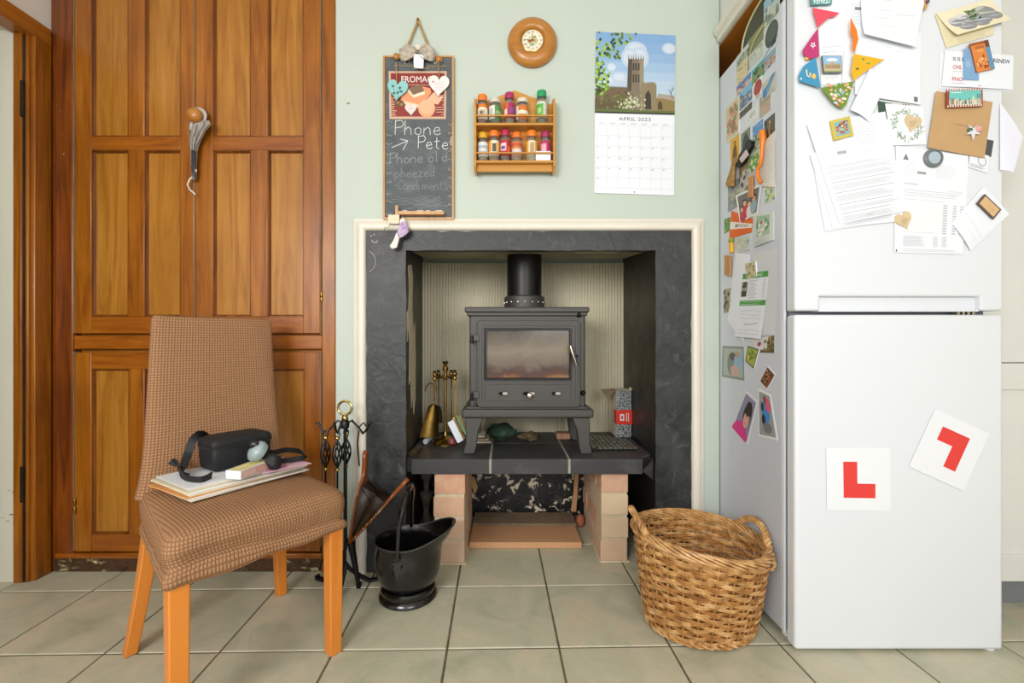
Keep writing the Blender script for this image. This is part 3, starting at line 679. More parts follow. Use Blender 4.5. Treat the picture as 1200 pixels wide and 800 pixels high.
# ================================================================ HEARTH
HZ, HB, HY = .415, .357, 1.72
hs = thing('raised_hearth', 'raised hearth shelf of black slate tiles carried on two brick piers', 'hearth', (.08, 1.95, HB))
hx = [-.364, xof(574.6, HY), xof(667, HY), .5325]
box_obj('bed', (hx[0]+.004, HY-.0025, HB+.002), (hx[3]-.004, RB-.014, HZ-.0015), MAT['grout'], hs)
g = .0048
for i in range(3):
    a, b = hx[i]+(g if i else 0), hx[i+1]-(g if i < 2 else 0)
    box_obj('edge_tile', (a, HY-.004, HB), (b, HY+.006, HZ-.001), MAT['slate'], hs, bevel=.0015)
    for (y0, y1) in ((HY+.0005, 1.985), (1.991, RB-.016)):
        box_obj('top_tile', (a, y0, HZ-.006), (b, y1, HZ), MAT['slate'], hs, bevel=.001)
for sx, a, b in ((-1, hx[0], -.3775), (1, hx[3], .5695)):
    fil = MB().extrude([(a, HY-.012, HZ-.004), (b, HY-.012, HZ+.004), (b-sx*.0, HY-.012, HB-.02+.03*(sx < 0)), (a, HY-.0, HB+.01)], (0, .04, 0))
    fil.extrude([(a, HY+.028, HZ), (b+sx*.002, HY+.028, HZ+.014), (b+sx*.002, HY+.028, HB), (a, HY+.028, HB)], (0, .45, 0))
    fil.build('mortar_fillet', MAT['blackwall'] if sx < 0 else MAT['blackwall'], hs, smooth=True)
# brick piers
def pier(x0, x1, yf, label):
    p = thing('brick_pier', label, 'pier', ((x0+x1)/2, yf+.2, 0), 'brick piers under the hearth')
    box_obj('mortar_core', (x0+.0025, yf+.0035, 0), (x1-.0025, 2.13, HB-.0005), MAT['mortar'], p)
    hgt = HB/4
    for c in range(4):
        y = yf-random.uniform(-.002, .003); lens = [.205, .205] if c % 2 == 0 else [.10, .205, .10]
        for L in lens:
            jx = random.uniform(-.003, .003)
            me = MB().box((-(x1-x0)/2, 0, 0), ((x1-x0)/2, L-.009, hgt-.011)).mesh('brick', MAT['brick'])
            o = place('brick', me, p, bevel=.0035, seg=2)
            o.matrix_parent_inverse = WORLDM[p.name].inverted()
            o.location = ((x0+x1)/2+jx, y, c*hgt+.006+(0 if c < 3 else 0)); o.rotation_euler = (0, 0, random.uniform(-.012, .012))
            y += L
    MB().extrude([(x0-.006, yf-.008, 0), (x1+.006, yf-.008, 0), (x1+.006, 2.13, 0), (x0-.006, 2.13, 0)], (0, 0, .007)).build('mortar_bead', MAT['mortar'], p, bevel=.002)
    return p
pier(-.278, -.158, 1.733, 'left brick pier of four courses beside the coal scuttle')
pier(.378, .484, 1.752, 'right brick pier of four courses behind the wicker basket')
# boards on the floor between the piers
tag(root_at(box_obj('floor_board', (-.15, 1.865, .0), (.322, 2.035, .026), MAT['chip'], None, bevel=.002), (.08, 1.95, 0)), 'orange-brown chipboard plank lying at the front of the gap under the hearth', 'board')
tag(root_at(box_obj('floor_board', (-.15, 2.05, .0), (.33, 2.19, .028), MAT['chip_grey'], None, bevel=.002), (.08, 2.1, 0)), 'dusty grey-brown plank lying behind the chipboard one under the hearth', 'board')
tag(root_at(MB().extrude([(.325, 2.19, .029), (.352, 2.19, .029), (.366, 2.195, .215), (.345, 2.195, .222), (.338, 2.19, .12)], (0, .02, 0)).build('firewood', MAT['chip'], bevel=.003), (.34, 2.2, 0)), 'upright split of orange firewood standing behind the right pier', 'wood')
tag(root_at(MB().lathe([(.004, 0), (.016, .01), (.02, .03), (.016, .05), (.006, .06)], (.352, 2.08, .0), 14).build('terracotta_lump', solid('a35f40', .8), smooth=True), (.352, 2.08, 0)), 'small round reddish clay lump beside the plank near the right pier', 'lump')
tagl = Sheet([W(549, 557, 2.1), W(556, 559, 2.08), W(560, 571, 2.08), W(556, 580, 2.1)], (0, -1, 0), 0)
tagl.build('hanging_label', MAT['kraft'], 'curled olive-brown paper scrap hanging under the hearth by the left pier', 'paper', th=.001)
cs = thing('candle_stand', 'dusty turned brass candle stand in the dark left corner under the hearth', 'candlestick', (-.36, 2.0, 0))
MB().lathe([(.05, 0), (.05, .01), (.02, .02), (.012, .05), (.02, .08), (.012, .11), (.022, .16), (.03, .19), (.012, .2), (.014, .24), (.026, .26), (.03, .29), (.024, .30)], (-.355, 2.0, 0), 20).build('stem', plain('dusty_metal', '857e6d', .6, .2, var=.5, vs_=30), cs, smooth=True)
MB().lathe([(.02, .30), (.018, .335), (.004, .337)], (-.355, 2.0, 0), 14).build('candle', MAT['paper_warm'], cs, smooth=True)
# ================================================================ STOVE
SY = 1.81
st = thing('wood_burning_stove', 'black cast iron wood burning stove with sooty glass door on the hearth', 'stove', (.09, 1.95, HZ))
def sx_(px, Y=SY): return xof(px, Y)
def sz(py, Y=SY): return zof(py, Y)
def sbox(name, px0, px1, py0, py1, y0, y1, mat=None, parent=None, bev=.003, seg=3):
    return box_obj(name, (sx_(px0, y0), y0, sz(py1, y0)), (sx_(px1, y0), y1, sz(py0, y0)), mat or MAT['iron'], parent or st, bevel=bev, seg=seg)
bw0, bw1 = sx_(550, SY), sx_(686, SY)
box_obj('body', (bw0, SY, sz(479)), (bw1, SY+.27, sz(367)), MAT['iron'], st, bevel=.008, seg=3)
sbox('top_plate', 544.5, 691, 359.5, 366, SY-.02, SY+.30, bev=.006)
sbox('top_rim', 547, 688.5, 365.5, 370, SY-.012, SY+.28, bev=.004)
sbox('base_shelf', 541, 696, 479.5, 490, SY-.03, SY+.30, bev=.008)
sbox('base_lip', 546, 690, 476.5, 481, SY-.012, SY+.28, bev=.004)
def rrect(x0, x1, z0, z1, r, n=6):
    P = []
    for cx, cz, a0 in ((x1-r, z0+r, -90), (x1-r, z1-r, 0), (x0+r, z1-r, 90), (x0+r, z0+r, 180)):
        for k in range(n+1): a = math.radians(a0+90*k/n); P.append((cx+r*math.cos(a), cz+r*math.sin(a)))
    return P
def ringplate(name, outer, inner, y0, y1, mat, parent, bev=0):
    """frame plate with a hole: outer and inner have the same count"""
    n = len(outer); mb = MB()
    vs = [Vector((x, y0, z)) for x, z in outer]+[Vector((x, y0, z)) for x, z in inner]+[Vector((x, y1, z)) for x, z in outer]+[Vector((x, y1, z)) for x, z in inner]; fs = []
    for i in range(n):
        j = (i+1) % n; fs += [(i, j, n+j, n+i), (2*n+i, 3*n+i, 3*n+j, 2*n+j), (i, 2*n+i, 2*n+j, j), (n+i, n+j, 3*n+j, 3*n+i)]
    return mb.add(vs, fs).build(name, mat, parent, bevel=bev)
d = thing('door', None, None, (0, SY, sz(478))); d.parent = st; d.matrix_parent_inverse = WORLDM[st.name].inverted()
D0 = SY-.020
def R_(a, b, c, e, r, Y): return rrect(sx_(a, Y), sx_(b, Y), sz(e, Y), sz(c, Y), r)
ringplate('door_frame', R_(559, 680, 375.5, 477.5, .014, D0), R_(569, 668, 385.5, 443.5, .003, D0), D0, SY+.001, MAT['iron'], d, .003)
ringplate('raised_border', R_(561.5, 677.5, 378.5, 475, .012, D0-.004), R_(564.5, 674.5, 381.5, 472, .009, D0-.004), D0-.003, D0+.002, MAT['iron'], d, .001)
ringplate('glass_retainer', R_(567, 670, 384, 445.5, .003, D0-.004), R_(570, 667.5, 387, 442.5, .002, D0-.004), D0-.004, D0+.006, MAT['iron_dark'], d, .001)
box_obj('glass', (sx_(568), D0+.008, sz(445)), (sx_(669), D0+.012, sz(385)), MAT['sootglass'], d)
ringplate('panel_border', R_(566, 671, 447.5, 472, .003, D0-.002), R_(568.5, 668.5, 450.5, 469.5, .002, D0-.002), D0-.003, D0+.002, MAT['iron'], d, .001)
for px in (590, 620, 652):
    c = W(px, 461, D0-.004); w = .023 if px != 620 else .029
    def cap(h, r, dx=0, n=20): return [(c.x+dx+math.copysign(h-r, math.cos(2*PI*(k+.5)/n))+r*math.cos(2*PI*(k+.5)/n), c.z+r*math.sin(2*PI*(k+.5)/n)) for k in range(n)]
    ringplate('vent_rim', cap(w, .0115), cap(w-.0045, .0072), D0-.0045, D0+.001, MAT['iron'], d)
    MB().extrude([(x, D0-.0012, z) for x, z in cap(w-.004, .0076)], (0, .001, 0)).build('vent_slot', MAT['black_void'], d)
    MB().extrude([(x, D0-.0022, z) for x, z in cap((w-.006)*.62, .0052, (w-.006)*.38)], (0, .0012, 0)).build('slider', MAT['steel'], d)
c = W(620.5, 463, D0-.01); MB().lathe([(.004, 0), (.004, .014), (.010, .016), (.012, .022), (.009, .03), (.004, .032)], (c.x, D0+.001, c.z), 20, ax=(0, -1, 0)).build('air_knob', MAT['steel'], d, smooth=True)
hd = MB().tube([W(668.5, 405, D0-.032), W(670, 411, D0-.034), W(673.5, 421, D0-.034), W(675.5, 428, D0-.032)], lambda t: .0065 if .1 < t < .9 else .0052, 10)
hd.build('door_handle', MAT['steel'], d, smooth=True)
MB().tube([W(674, 417, D0-.032), W(677, 417, D0)], .004, 8).build('handle_stem', MAT['iron_dark'], d, smooth=True)
for py in (396, 463):
    sbox('hinge', 550.5, 561.5, py-4, py+3.5, D0-.006, D0+.012, bev=.002); c = W(553, py+1, D0-.008)
    MB().lathe([(.004, -.018), (.0065, -.016), (.0065, .012), (.004, .014)], c, 12).build('hinge_pin', MAT['iron_dark'], st, smooth=True)
for px, py in ((679, 368.5), (684, 461)):
    c = W(px, py, D0); MB().lathe([(.011, 0), (.011, .008), (.006, .016), (.003, .018)], (c.x, SY, c.z), 10, ax=(0, -1, 0)).build('bolt', MAT['iron_dark'], st, smooth=True)
c = W(557, 473.5, SY-.01); MB().lathe([(.008, 0), (.008, .006), (.004, .012)], (c.x, SY-.002, sz(474)), 8, ax=(0, -1, 0)).build('bolt', MAT['iron'], st, smooth=True)
# legs
def stove_leg(x, s, y):
    z1 = sz(489.5, SY-.02)
    P = [(x-s*.012, z1), (x+s*.058, z1), (x+s*.054, z1-.018), (x+s*.040, z1-.05), (x+s*.034, HZ+.045), (x+s*.030, HZ+.02), (x+s*.024, HZ+.0006), (x-s*.020, HZ+.0006), (x-s*.019, HZ+.02), (x-s*.011, HZ+.045), (x-s*.012, z1-.05)]
    MB().extrude([(a, y, b) for a, b in P], (0, .045, 0)).build('leg', MAT['iron'], st, bevel=.004)
xl, xr = sx_(549, SY-.02), sx_(688, SY-.02)
for y in (SY-.022, SY+.235): stove_leg(xl, 1, y); stove_leg(xr, -1, y)
# flue
fc = (sx_(614.5, SY+.14), SY+.14)
zt = sz(359.5, SY-.02)
fz = lambda py: zof(py, SY+.06)
MB().lathe([(.089, zt-.004), (.089, fz(347)), (.083, fz(345.5)), (.074, fz(345.5)), (.074, zt)], (*fc, 0), 36).build('flue_collar', MAT['iron'], st, smooth=True)
MB().lathe([(.076, zt), (.076, 1.2478)], (*fc, 0), 40).build('flue_pipe', MAT['flue'], st, smooth=True)
for k in range(9):
    a = -PI*(k+.5)/9; MB().ball((fc[0]+.089*math.cos(a), fc[1]+.089*math.sin(a), (fz(347)+zt)/2+.003), .0035, 5).build('rivet', MAT['steel'], st)
fp = thing('flue_plate', 'pair of pale metal register plates around the flue below the recess ceiling', 'plate', (*fc, 1.24))
for k, (x0, x1, y0, y1, z) in enumerate(((-.125, .0, -.10, .12, 1.2485), (.0, .115, -.10, .12, 1.2485), (-.105, .075, -.118, -.10, 1.243))):
    q = []
    MB().box((fc[0]+x0, max(fc[1]+y0, WY+.05), z), (fc[0]+x1, fc[1]+y1 if k < 2 else fc[1]-.079, z+.003)).build('plate', MAT['flueplate'], fp, bevel=.0006)
# ================================================================ THINGS ON THE HEARTH
# brass companion set
Yb = 1.99; bc = W(522, 516, Yb); bc.z = HZ
bs_ = thing('brass_fireside_set', 'small polished brass companion set with shovel and tongs on the hearth', 'companion set', bc)
MB().lathe([(.060, 0), (.061, .006), (.055, .010), (.040, .022), (.020, .030), (.012, .034), (.010, .05)], bc, 32).build('base', MAT['brass_bright'], bs_, smooth=True)
zr_ = lambda py: zof(py, Yb)
MB().lathe([(.0065, .03), (.0065, zr_(445)-HZ), (.010, zr_(444)-HZ), (.007, zr_(442)-HZ)], bc, 14).build('pillar', MAT['brass'], bs_, smooth=True)
MB().lathe([(.006, zr_(443)-HZ), (.034, zr_(442.5)-HZ), (.036, zr_(440.5)-HZ), (.03, zr_(440)-HZ), (.008, zr_(439)-HZ), (.007, zr_(436)-HZ), (.013, zr_(433)-HZ), (.013, zr_(430)-HZ), (.006, zr_(428.5)-HZ), (.014, zr_(424)-HZ), (.011, zr_(423)-HZ)], bc, 20).build('finial', MAT['brass'], bs_, smooth=True)
def brasstool(name, px, py0, dy, parts):
    o = thing(name, None, None, W(px, py0, Yb+dy)); o.parent = bs_; o.matrix_parent_inverse = WORLDM[bs_.name].inverted()
    c = W(px, py0, Yb+dy)
    MB().lathe([(.004, 0), (.009, -.003), (.006, -.010), (.010, -.016), (.010, -.022), (.005, -.028), (.009, -.034), (.008, -.042), (.0028, -.046)], c, 12).build('handle', MAT['brass'], o, smooth=True)
    parts(o, c)
def shaft(o, c, dx, L): MB().tube([c+Vector((0, 0, -.044)), c+Vector((dx, 0, -L))], .0028, 8).build('shaft', MAT['brass'], o, smooth=True)
def shov(o, c):
    shaft(o, c, -.002, .135); T = W(508, 474, Yb-.01)
    mb = MB(); rings = []
    for t, w in ((0, .006), (.03, .018), (.08, .024), (.3, .029), (.6, .035), (1, .043)):
        zc = T.z-t*.145; xc = T.x-.018*t; r = []
        for k in range(9):
            u = -1+k/4; r.append(Vector((xc+w*u, T.y+.012*(1-u*u)-.014*t, zc+(.004 if t == 0 else 0))))
        rings.append(r+[p+Vector((0, .0022, 0)) for p in r[::-1]])
    mb.loft(rings).build('scoop', MAT['brass'], o, smooth=True, ang=60)
brasstool('shovel', 509.5, 434, -.03, shov)
def ton(o, c):
    for s in (-1, 1): MB().tube([c+Vector((0, 0, -.044)), c+Vector((s*.012, 0, -.09)), c+Vector((s*.008, 0, -.2)), c+Vector((s*.002, 0, -.25))], .0025, 7).build('arm', MAT['brass'], o, smooth=True)
brasstool('tongs', 533, 433, -.02, ton)
def bru(o, c):
    shaft(o, c, 0, .17); MB().lathe([(.006, 0), (.014, -.02), (.018, -.07), (.02, -.075)], c+Vector((0, 0, -.165)), 14).build('bristles', solid('2a2018', .9), o, smooth=True)
brasstool('hearth_brush', 514, 433, .03, bru)
def pok(o, c): shaft(o, c, .002, .24)
brasstool('poker', 529, 433, .03, pok)
MB().tube([W(501+7*math.cos(a)+4, 460-11*math.sin(a), Yb+.01) for a in [x*.3 for x in range(11)]], .003, 7).build('shovel_loop', MAT['brass'], bs_, smooth=True)
# odds and ends
r1 = MB().lathe([(.0115, 0), (.0115, .09)], W(498.5, 512.5, 1.965), 20, ax=(.1, 1, 0)); r1 = r1.build('candle_roll', MAT['paper'], smooth=True)
zmin = min(v.co.z for v in r1.data.vertices); r1.data.transform(Matrix.Translation((0, 0, HZ+.0002-zmin))); tag(root_at(r1, (W(498.5, 512, 1.99).x, 1.99, HZ)), 'white roll lying end-on beside the brass set on the hearth', 'roll')
def leanbox(name, a, b, w, dep, mat, label, cat):
    a, b = Vector(a), Vector(b); u = (b-a); L = u.length; u.normalize(); v = Vector((0, -1, 0)); s = v.cross(u).normalized()
    m = Matrix((( s.x, v.x, u.x, a.x), (s.y, v.y, u.y, a.y), (s.z, v.z, u.z, a.z), (0, 0, 0, 1)))
    o = MB().box((-w/2, -dep/2, 0), (w/2, dep/2, L), mat=m).build(name, mat, bevel=.0012)
    o.data.update(); zz = min(v.co.z for v in o.data.vertices)
    o.data.transform(Matrix.Translation((0, 0, max(0, HZ+.0003-zz)))); tag(root_at(o, a), label, cat); return o
leanbox('match_box', W(540, 517, 1.90), W(528, 493, 1.93), .030, .014, MAT['paper'], 'long white box leaning against the brass tools on the hearth', 'box')
leanbox('crayon', W(544, 514, 1.925), W(531, 489, 1.955), .011, .010, solid('d8a312', .4), 'yellow stick leaning behind the white box on the hearth', 'crayon')
leanbox('crayon', W(547, 510, 1.935), W(535, 486, 1.96), .011, .010, solid('3c7a2e', .4), 'green stick leaning beside the yellow stick on the hearth', 'crayon')
leanbox('crayon', W(549, 511, 1.945), W(538, 487, 1.965), .009, .009, solid('c98a1a', .4), 'orange stick leaning nearest the stove leg on the hearth', 'crayon')
def crumple(name, c, sc, mat, label, cat, seed, amp=.35, n=14):
    mb = MB().ball((0, 0, 0), 1, n)
    for i, v in enumerate(mb.v):
        k = 1+amp*mnoise.noise(v*1.7+Vector((seed, 0, 0)))+amp*.6*mnoise.noise(v*4+Vector((0, seed, 0))); mb.v[i] = Vector((v.x*k*sc[0], v.y*k*sc[1], v.z*k*sc[2]))
    z = min(v.z for v in mb.v)
    for i, v in enumerate(mb.v): mb.v[i] = v+Vector((c[0], c[1], c[2]-z))
    o = mb.build(name, mat, smooth=True, ang=75); tag(root_at(o, c), label, cat); return o
crumple('foil_wrapper', (W(529, 514, 1.96).x+.004, 1.935, HZ), (.020, .012, .016), plain('red_wrapper', '9c4a45', .35, var=.6, vs_=60), 'crumpled red and silver wrapper between brass base and white box', 'wrapper', 3)
gm = plain('dark_green_knit', '2f4a35', .8, var=.5, vs_=40, bump=.8, bs=120, bd=.003)
crumple('firelighter_glove', (W(588, 515, 2.02).x, 2.03, HZ), (.062, .05, .034), gm, 'dark green crumpled glove lying behind the stove legs', 'glove', 8, .4)
crumple('withered_sprig', (W(617, 515, 2.02).x+.01, 2.04, HZ), (.045, .03, .02), plain('withered_brown', '6a5a3c', .9, var=.6, vs_=50), 'withered brown scraps beside the green glove on the hearth', 'scraps', 11, .5)
for k in range(5):
    yk = 1.98; x0 = W(553, 515, yk).x; j = random.uniform(-.01, .01)
    o = box_obj('folded_paper', (x0+j, yk+random.uniform(-.01, .01), HZ+.0065*k+.0003), (x0+.092+j-.01*k, yk+.13, HZ+.0065*k+.0055), MAT['paper_warm'] if k % 2 == 0 else MAT['chip_grey'], bevel=.0012)
    tag(root_at(o, (x0+.045, yk+.06, HZ+.0065*k)), ['lowest torn cream paper sheet by the left stove leg', 'brown card second from bottom in the paper pile behind the left stove leg', 'cream paper in the middle of the pile behind the left stove leg', 'brown card second from top in the pile behind the left stove leg', 'topmost cream paper on the pile behind the left stove leg'][k], 'paper', 'papers piled behind the stove leg')
tag(root_at(box_obj('brick_fragment', (W(652, 512, 2.08).x, 2.06, HZ), (W(668, 512, 2.08).x, 2.12, HZ+.028), plain('pink_brick_bit', 'b98a6f', .9, var=.3, vs_=30), bevel=.004), (.27, 2.09, HZ)), 'small pinkish brick fragment behind the right stove leg', 'brick')
# grid trivet
gx0, gx1, gy0, gy1 = .362, .558, 1.845, 2.10
gt = thing('mosaic_grate', 'flat dark metal grate of little squares lying right of the stove', 'grate', ((gx0+gx1)/2, (gy0+gy1)/2, HZ))
box_obj('base_plate', (gx0, gy0, HZ+.0003), (gx1, gy1, HZ+.008), MAT['iron_dark'], gt, bevel=.001)
sq = MB().box((-.0085, -.0115, 0), (.0085, .0115, .004)).mesh('square', MAT['tile_dark'])
for i in range(9):
    for j in range(9):
        if (i*7+j*3) % 11 == 0: continue
        o = place('square', sq, gt); o.matrix_parent_inverse = WORLDM[gt.name].inverted()
        o.location = (gx0+.014+i*.021, gy0+.017+j*.0275, HZ+.008); o.rotation_euler = (random.uniform(-.05, .05), random.uniform(-.05, .05), 0)
# firelighter box
bx0 = thing('firelighter_box', 'tall open speckled black box with red band standing in the right corner of the hearth', 'box', (.55, 2.1, HZ+.0125))
y0, y1 = 2.05, 2.16; X0, X1 = .514, .583; bz, tzb = HZ+.0128, zof(457.5, 2.05)
spk = NT('speckled_print'); v_ = spk.coord(); n_ = spk.noise(v_, 120, 3, .8); spk.fin(spk.ramp(n_, [(.42, '24282b'), (.58, 'a8acab')]), .5)
box_obj('carton', (X0, y0, bz), (X1, y1, tzb), MAT['paper_warm'], bx0)
box_obj('front_face', (X0+.0003, y0-.0008, bz), (X1-.0003, y0, tzb), spk.m, bx0)
box_obj('red_band', (X0-.0006, y0-.0014, zof(497, 2.05)), (X1+.0005, y0+.05, zof(480.5, 2.05)), solid('d8331f', .45), bx0)
lb = Sheet([W(725, 480, y0-.0015), W(741, 480, y0-.0015), W(741, 497, y0-.0015), W(725, 497, y0-.0015)], (0, -1, 0), .0004)
lb.rect(.1, .3, .4, .75, 'f0e6e0').rect(.18, .4, .32, .65, 'c0392b').rect(.55, .2, .62, .8, 'f0d8d0').rect(.7, .2, .75, .8, 'f0d8d0')
lb.build('band_label', solid('d8331f', .45), parent=bx0, th=.0003)
MB().extrude([(X0, y0, tzb), (X0, y0+.06, tzb), (X0-.06, y0+.05, tzb-.0), (X0-.045, y0-.01, tzb-.035)], (0, 0, .0012)).build('flap', MAT['chip_grey'], bx0)
MB().extrude([(X1, y0, tzb), (X1+.012, y0, tzb+.022), (X1+.012, y0+.05, tzb+.022), (X1, y0+.05, tzb)], (0, .0, .0012)).build('flap', MAT['paper_warm'], bx0)
# ================================================================ COAL SCUTTLE
sc0 = Vector((-.334, 1.528, 0))
cs_ = thing('coal_scuttle', 'black helmet-shaped coal scuttle standing on the tiles before the hearth', 'scuttle', sc0)
def ringp(r, z, flare=0, lift=0, back=0, n=48):
    out = []
    for k in range(n):
        a = 2*PI*k/n; c = math.cos(a); f = max(0, c)**2; b = max(0, -c)**2
        rr_ = r+flare*f+back*b; out.append(sc0+Vector((rr_*math.cos(a), rr_*.93*math.sin(a), z+lift*f+back*.3*b)))
    return out
rings = [ringp(.088, .004), ringp(.088, .03), ringp(.080, .038), ringp(.094, .055), ringp(.107, .085), ringp(.112, .12), ringp(.111, .15, .002), ringp(.107, .17, .012, .012), ringp(.110, .185, .035, .03), ringp(.113, .192, .048, .055),
         ringp(.109, .192, .048, .054), ringp(.105, .18, .03, .028), ringp(.103, .165, .01, .01), ringp(.106, .14), ringp(.102, .09), ringp(.08, .05), ringp(.03, .04)]
MB().loft(rings).build('bowl', MAT['iron_gloss'], cs_, smooth=True, ang=55)
MB().lathe([(.097, 0), (.099, .004), (.097, .012), (.090, .018), (.092, .022), (.092, .034), (.086, .040)], sc0, 48).build('foot_ring', MAT['iron_gloss'], cs_, smooth=True)
rim = [p+Vector((0, 0, .001)) for p in ringp(.1135, .193, .048, .055)]
MB().tube(rim, .0028, 6, closed=True).build('rim', plain('worn_rim', '4b4844', .4, .5), cs_, smooth=True)
bail = []
for k in range(25):
    t = -1+2*k/24; bail.append(sc0+Vector((-.012+.018*(1-t*t), t*.108, .165+.203*math.sqrt(max(0, 1-abs(t)**2.6)))))
MB().tube(bail, lambda t: .0105 if .1 < t < .9 else .007, 8).build('bail_handle', MAT['iron_gloss'], cs_, smooth=True)
for s in (-1,):
    P = [(0, .045), (.012, .038), (.010, .028), (.020, .022), (.022, .010), (.012, .004), (.010, -.008), (.003, -.03), (0, -.034)]
    P = P+[(-x, z) for x, z in P[-2:0:-1]]
    c = sc0+Vector((-.012, -.1045, .135)); MB().extrude([(c.x+x, c.y-.0035+abs(x)*.25, c.z+z) for x, z in P], (0, .004, 0)).build('lug_plate', MAT['iron_gloss'], cs_, bevel=.001)
    for dx, dz in ((0, .028), (.014, .012), (-.014, .012)): MB().ball((c.x+dx, c.y-.003, c.z+dz), .0035, 6).build('rivet', MAT['iron_dark'], cs_, smooth=True)
# ================================================================ BLACK FIRESIDE SET AND BELLOWS
ps = Vector((-.565, 1.565, 0))
bp = thing('black_fireside_stand', 'black iron fireside tool stand with brass ring handle behind the chair', 'companion set', ps)
MB().tube([ps+Vector((0, 0, .06)), ps+Vector((0, 0, .60))], .0055, 8).build('post', MAT['iron_dark'], bp, smooth=True)
rc = ps+Vector((0, 0, .636)); MB().tube([rc+Vector((.024*math.cos(a), 0, .024*math.sin(a))) for a in [2*PI*k/24 for k in range(24)]], .0045, 8, closed=True).build('ring_handle', MAT['brass_bright'], bp, smooth=True)
MB().lathe([(.008, -.008), (.012, 0), (.010, .008), (.005, .014)], ps+Vector((0, 0, .598)), 12).build('ring_collar', MAT['brass_bright'], bp, smooth=True)
MB().lathe([(.014, -.02), (.016, 0), (.01, .01)], ps+Vector((0, 0, .585)), 14).build('hub', MAT['iron_dark'], bp, smooth=True)
hooks = []
for a, L in ((195, .083), (235, .045), (345, .088), (95, .05)):
    u = Vector((math.cos(math.radians(a)), math.sin(math.radians(a))*.55, 0))
    pts = [ps+Vector((0, 0, .578)), ps+u*L*.3+Vector((0, 0, .592)), ps+u*L*.6+Vector((0, 0, .565)), ps+u*L*.78+Vector((0, 0, .548)), ps+u*L*.95+Vector((0, 0, .562)), ps+u*L*1.1+Vector((0, 0, .588)), ps+u*L*1.2+Vector((0, 0, .583))]
    MB().tube(pts, .0042, 7, flat=1.6).build('hook_arm', MAT['iron_dark'], bp, smooth=True); hooks.append(ps+u*L*.80+Vector((0, 0, .548)))
for a in (150, 270, 30):
    u = Vector((math.cos(math.radians(a)), math.sin(math.radians(a))*.75, 0))
    if a == 30: u = Vector((.75, .35, 0))
    pts = [ps+Vector((0, 0, .09)), ps+u*.02+Vector((0, 0, .065)), ps+u*.06+Vector((0, 0, .035)), ps+u*.1+Vector((0, 0, .009)), ps+u*.135+Vector((0, 0, .008)), ps+u*.14+Vector((0, 0, .020))]
    MB().tube(pts, .0075, 7, flat=1.5).build('foot', MAT['iron_dark'], bp, smooth=True)
def cage_tool(h, end, name):
    o = thing(name, None, None, h); o.parent = bp; o.matrix_parent_inverse = WORLDM[bp.name].inverted()
    MB().tube([h+Vector((.009*math.cos(a), .0, -.002+.010*math.sin(a))) for a in [2*PI*k/12 for k in range(12)]], .0022, 6, closed=True).build('loop', MAT['iron_dark'], o, smooth=True)
    MB().ball(h+Vector((0, 0, -.016)), .0085, 8).build('brass_ball', MAT['brass_bright'], o, smooth=True)
    for k in range(8):
        a0 = 2*PI*k/8; MB().tube([h+Vector((.0165*math.sin(PI*t)*math.cos(a0+1.6*t), .0165*math.sin(PI*t)*math.sin(a0+1.6*t), -.022-.098*t)) for t in [i/9 for i in range(10)]], .0024, 5).build('cage_bar', MAT['iron_dark'], o, smooth=True)
    MB().ball(h+Vector((0, 0, -.126)), .007, 8).build('brass_ball', MAT['brass_bright'], o, smooth=True)
    MB().tube([h+Vector((0, 0, -.13)), h+Vector((0, 0, -.42))], .0035, 7).build('shaft', MAT['iron_dark'], o, smooth=True)
    if end == 'claw':
        for s in (-1, 0, 1): MB().tube([h+Vector((0, 0, -.42)), h+Vector((s*.012, -.004, -.45)), h+Vector((s*.018, -.01, -.475))], .003, 6).build('prong', MAT['iron_dark'], o, smooth=True)
    elif end == 'brush': MB().lathe([(.012, -.40), (.02, -.41), (.024, -.47), (.02, -.475)], h, 14).build('bristles', solid('1c1713', .9), o, smooth=True)
cage_tool(hooks[0], 'claw', 'tongs'); cage_tool(hooks[1], 'brush', 'hearth_brush'); cage_tool(hooks[3], 'none', 'poker')
# bellows hung on the right hook
H_ = W(411, 634, 1.575); A_ = W(428.5, 528, 1.585); B_ = W(478, 561, 1.565)
be = thing('fireside_bellows', 'open walnut and leather bellows with brass studs hanging nozzle down by the surround', 'bellows', W(422, 692, 1.575))
def bboard(name, P, Q, th, curve=0):
    u = Q-P; L = u.length; u.normalize(); nrm = u.cross(Vector((0, 1, 0))).normalized(); rings = []
    for t, w in ((0, .018), (.08, .03), (.25, .055), (.42, .068), (.55, .066), (.66, .045), (.71, .022), (.76, .014), (.85, .014), (.92, .018), (.97, .016), (1, .006)):
        c = P+u*L*t+nrm*curve*math.sin(PI*t); hh = th/2*(1 if t < .72 else 1.25); r = []
        for a, b in ((-1, -.6), (-.8, -1), (.8, -1), (1, -.6), (1, .6), (.8, 1), (-.8, 1), (-1, .6)): r.append(c+Vector((0, 1, 0))*w*a+nrm*hh*b)
        rings.append(r)
    MB().loft(rings).build(name, MAT['bellowwood'], be, smooth=True, ang=50); return u, L, nrm
ua, La, na = bboard('board', H_, A_, .011, -.012); ub, Lb, nb = bboard('board', H_, B_, .011)
prof = ((0, .018), (.08, .031), (.25, .056), (.42, .069), (.55, .067), (.66, .046))
lm = MB()
for s in (-1, 1):
    rows = []
    for t, w in prof:
        a = H_+ua*La*t+na*-.012*math.sin(PI*t); b = H_+ub*Lb*t; row = []
        for k in range(9):
            f = k/8; p = a*(1-f)+b*f; bul = math.sin(PI*f)*(.012+.02*t)*(1-.5*abs(math.cos(3*PI*f))); row.append(p+Vector((0, s*(w-.004-bul), 0)))
        rows.append(row)
    o = len(lm.v); lm.loft(rows, cap=False, closed=False)
a0 = H_+ua*La*.66+na*-.011; b0 = H_+ub*Lb*.66
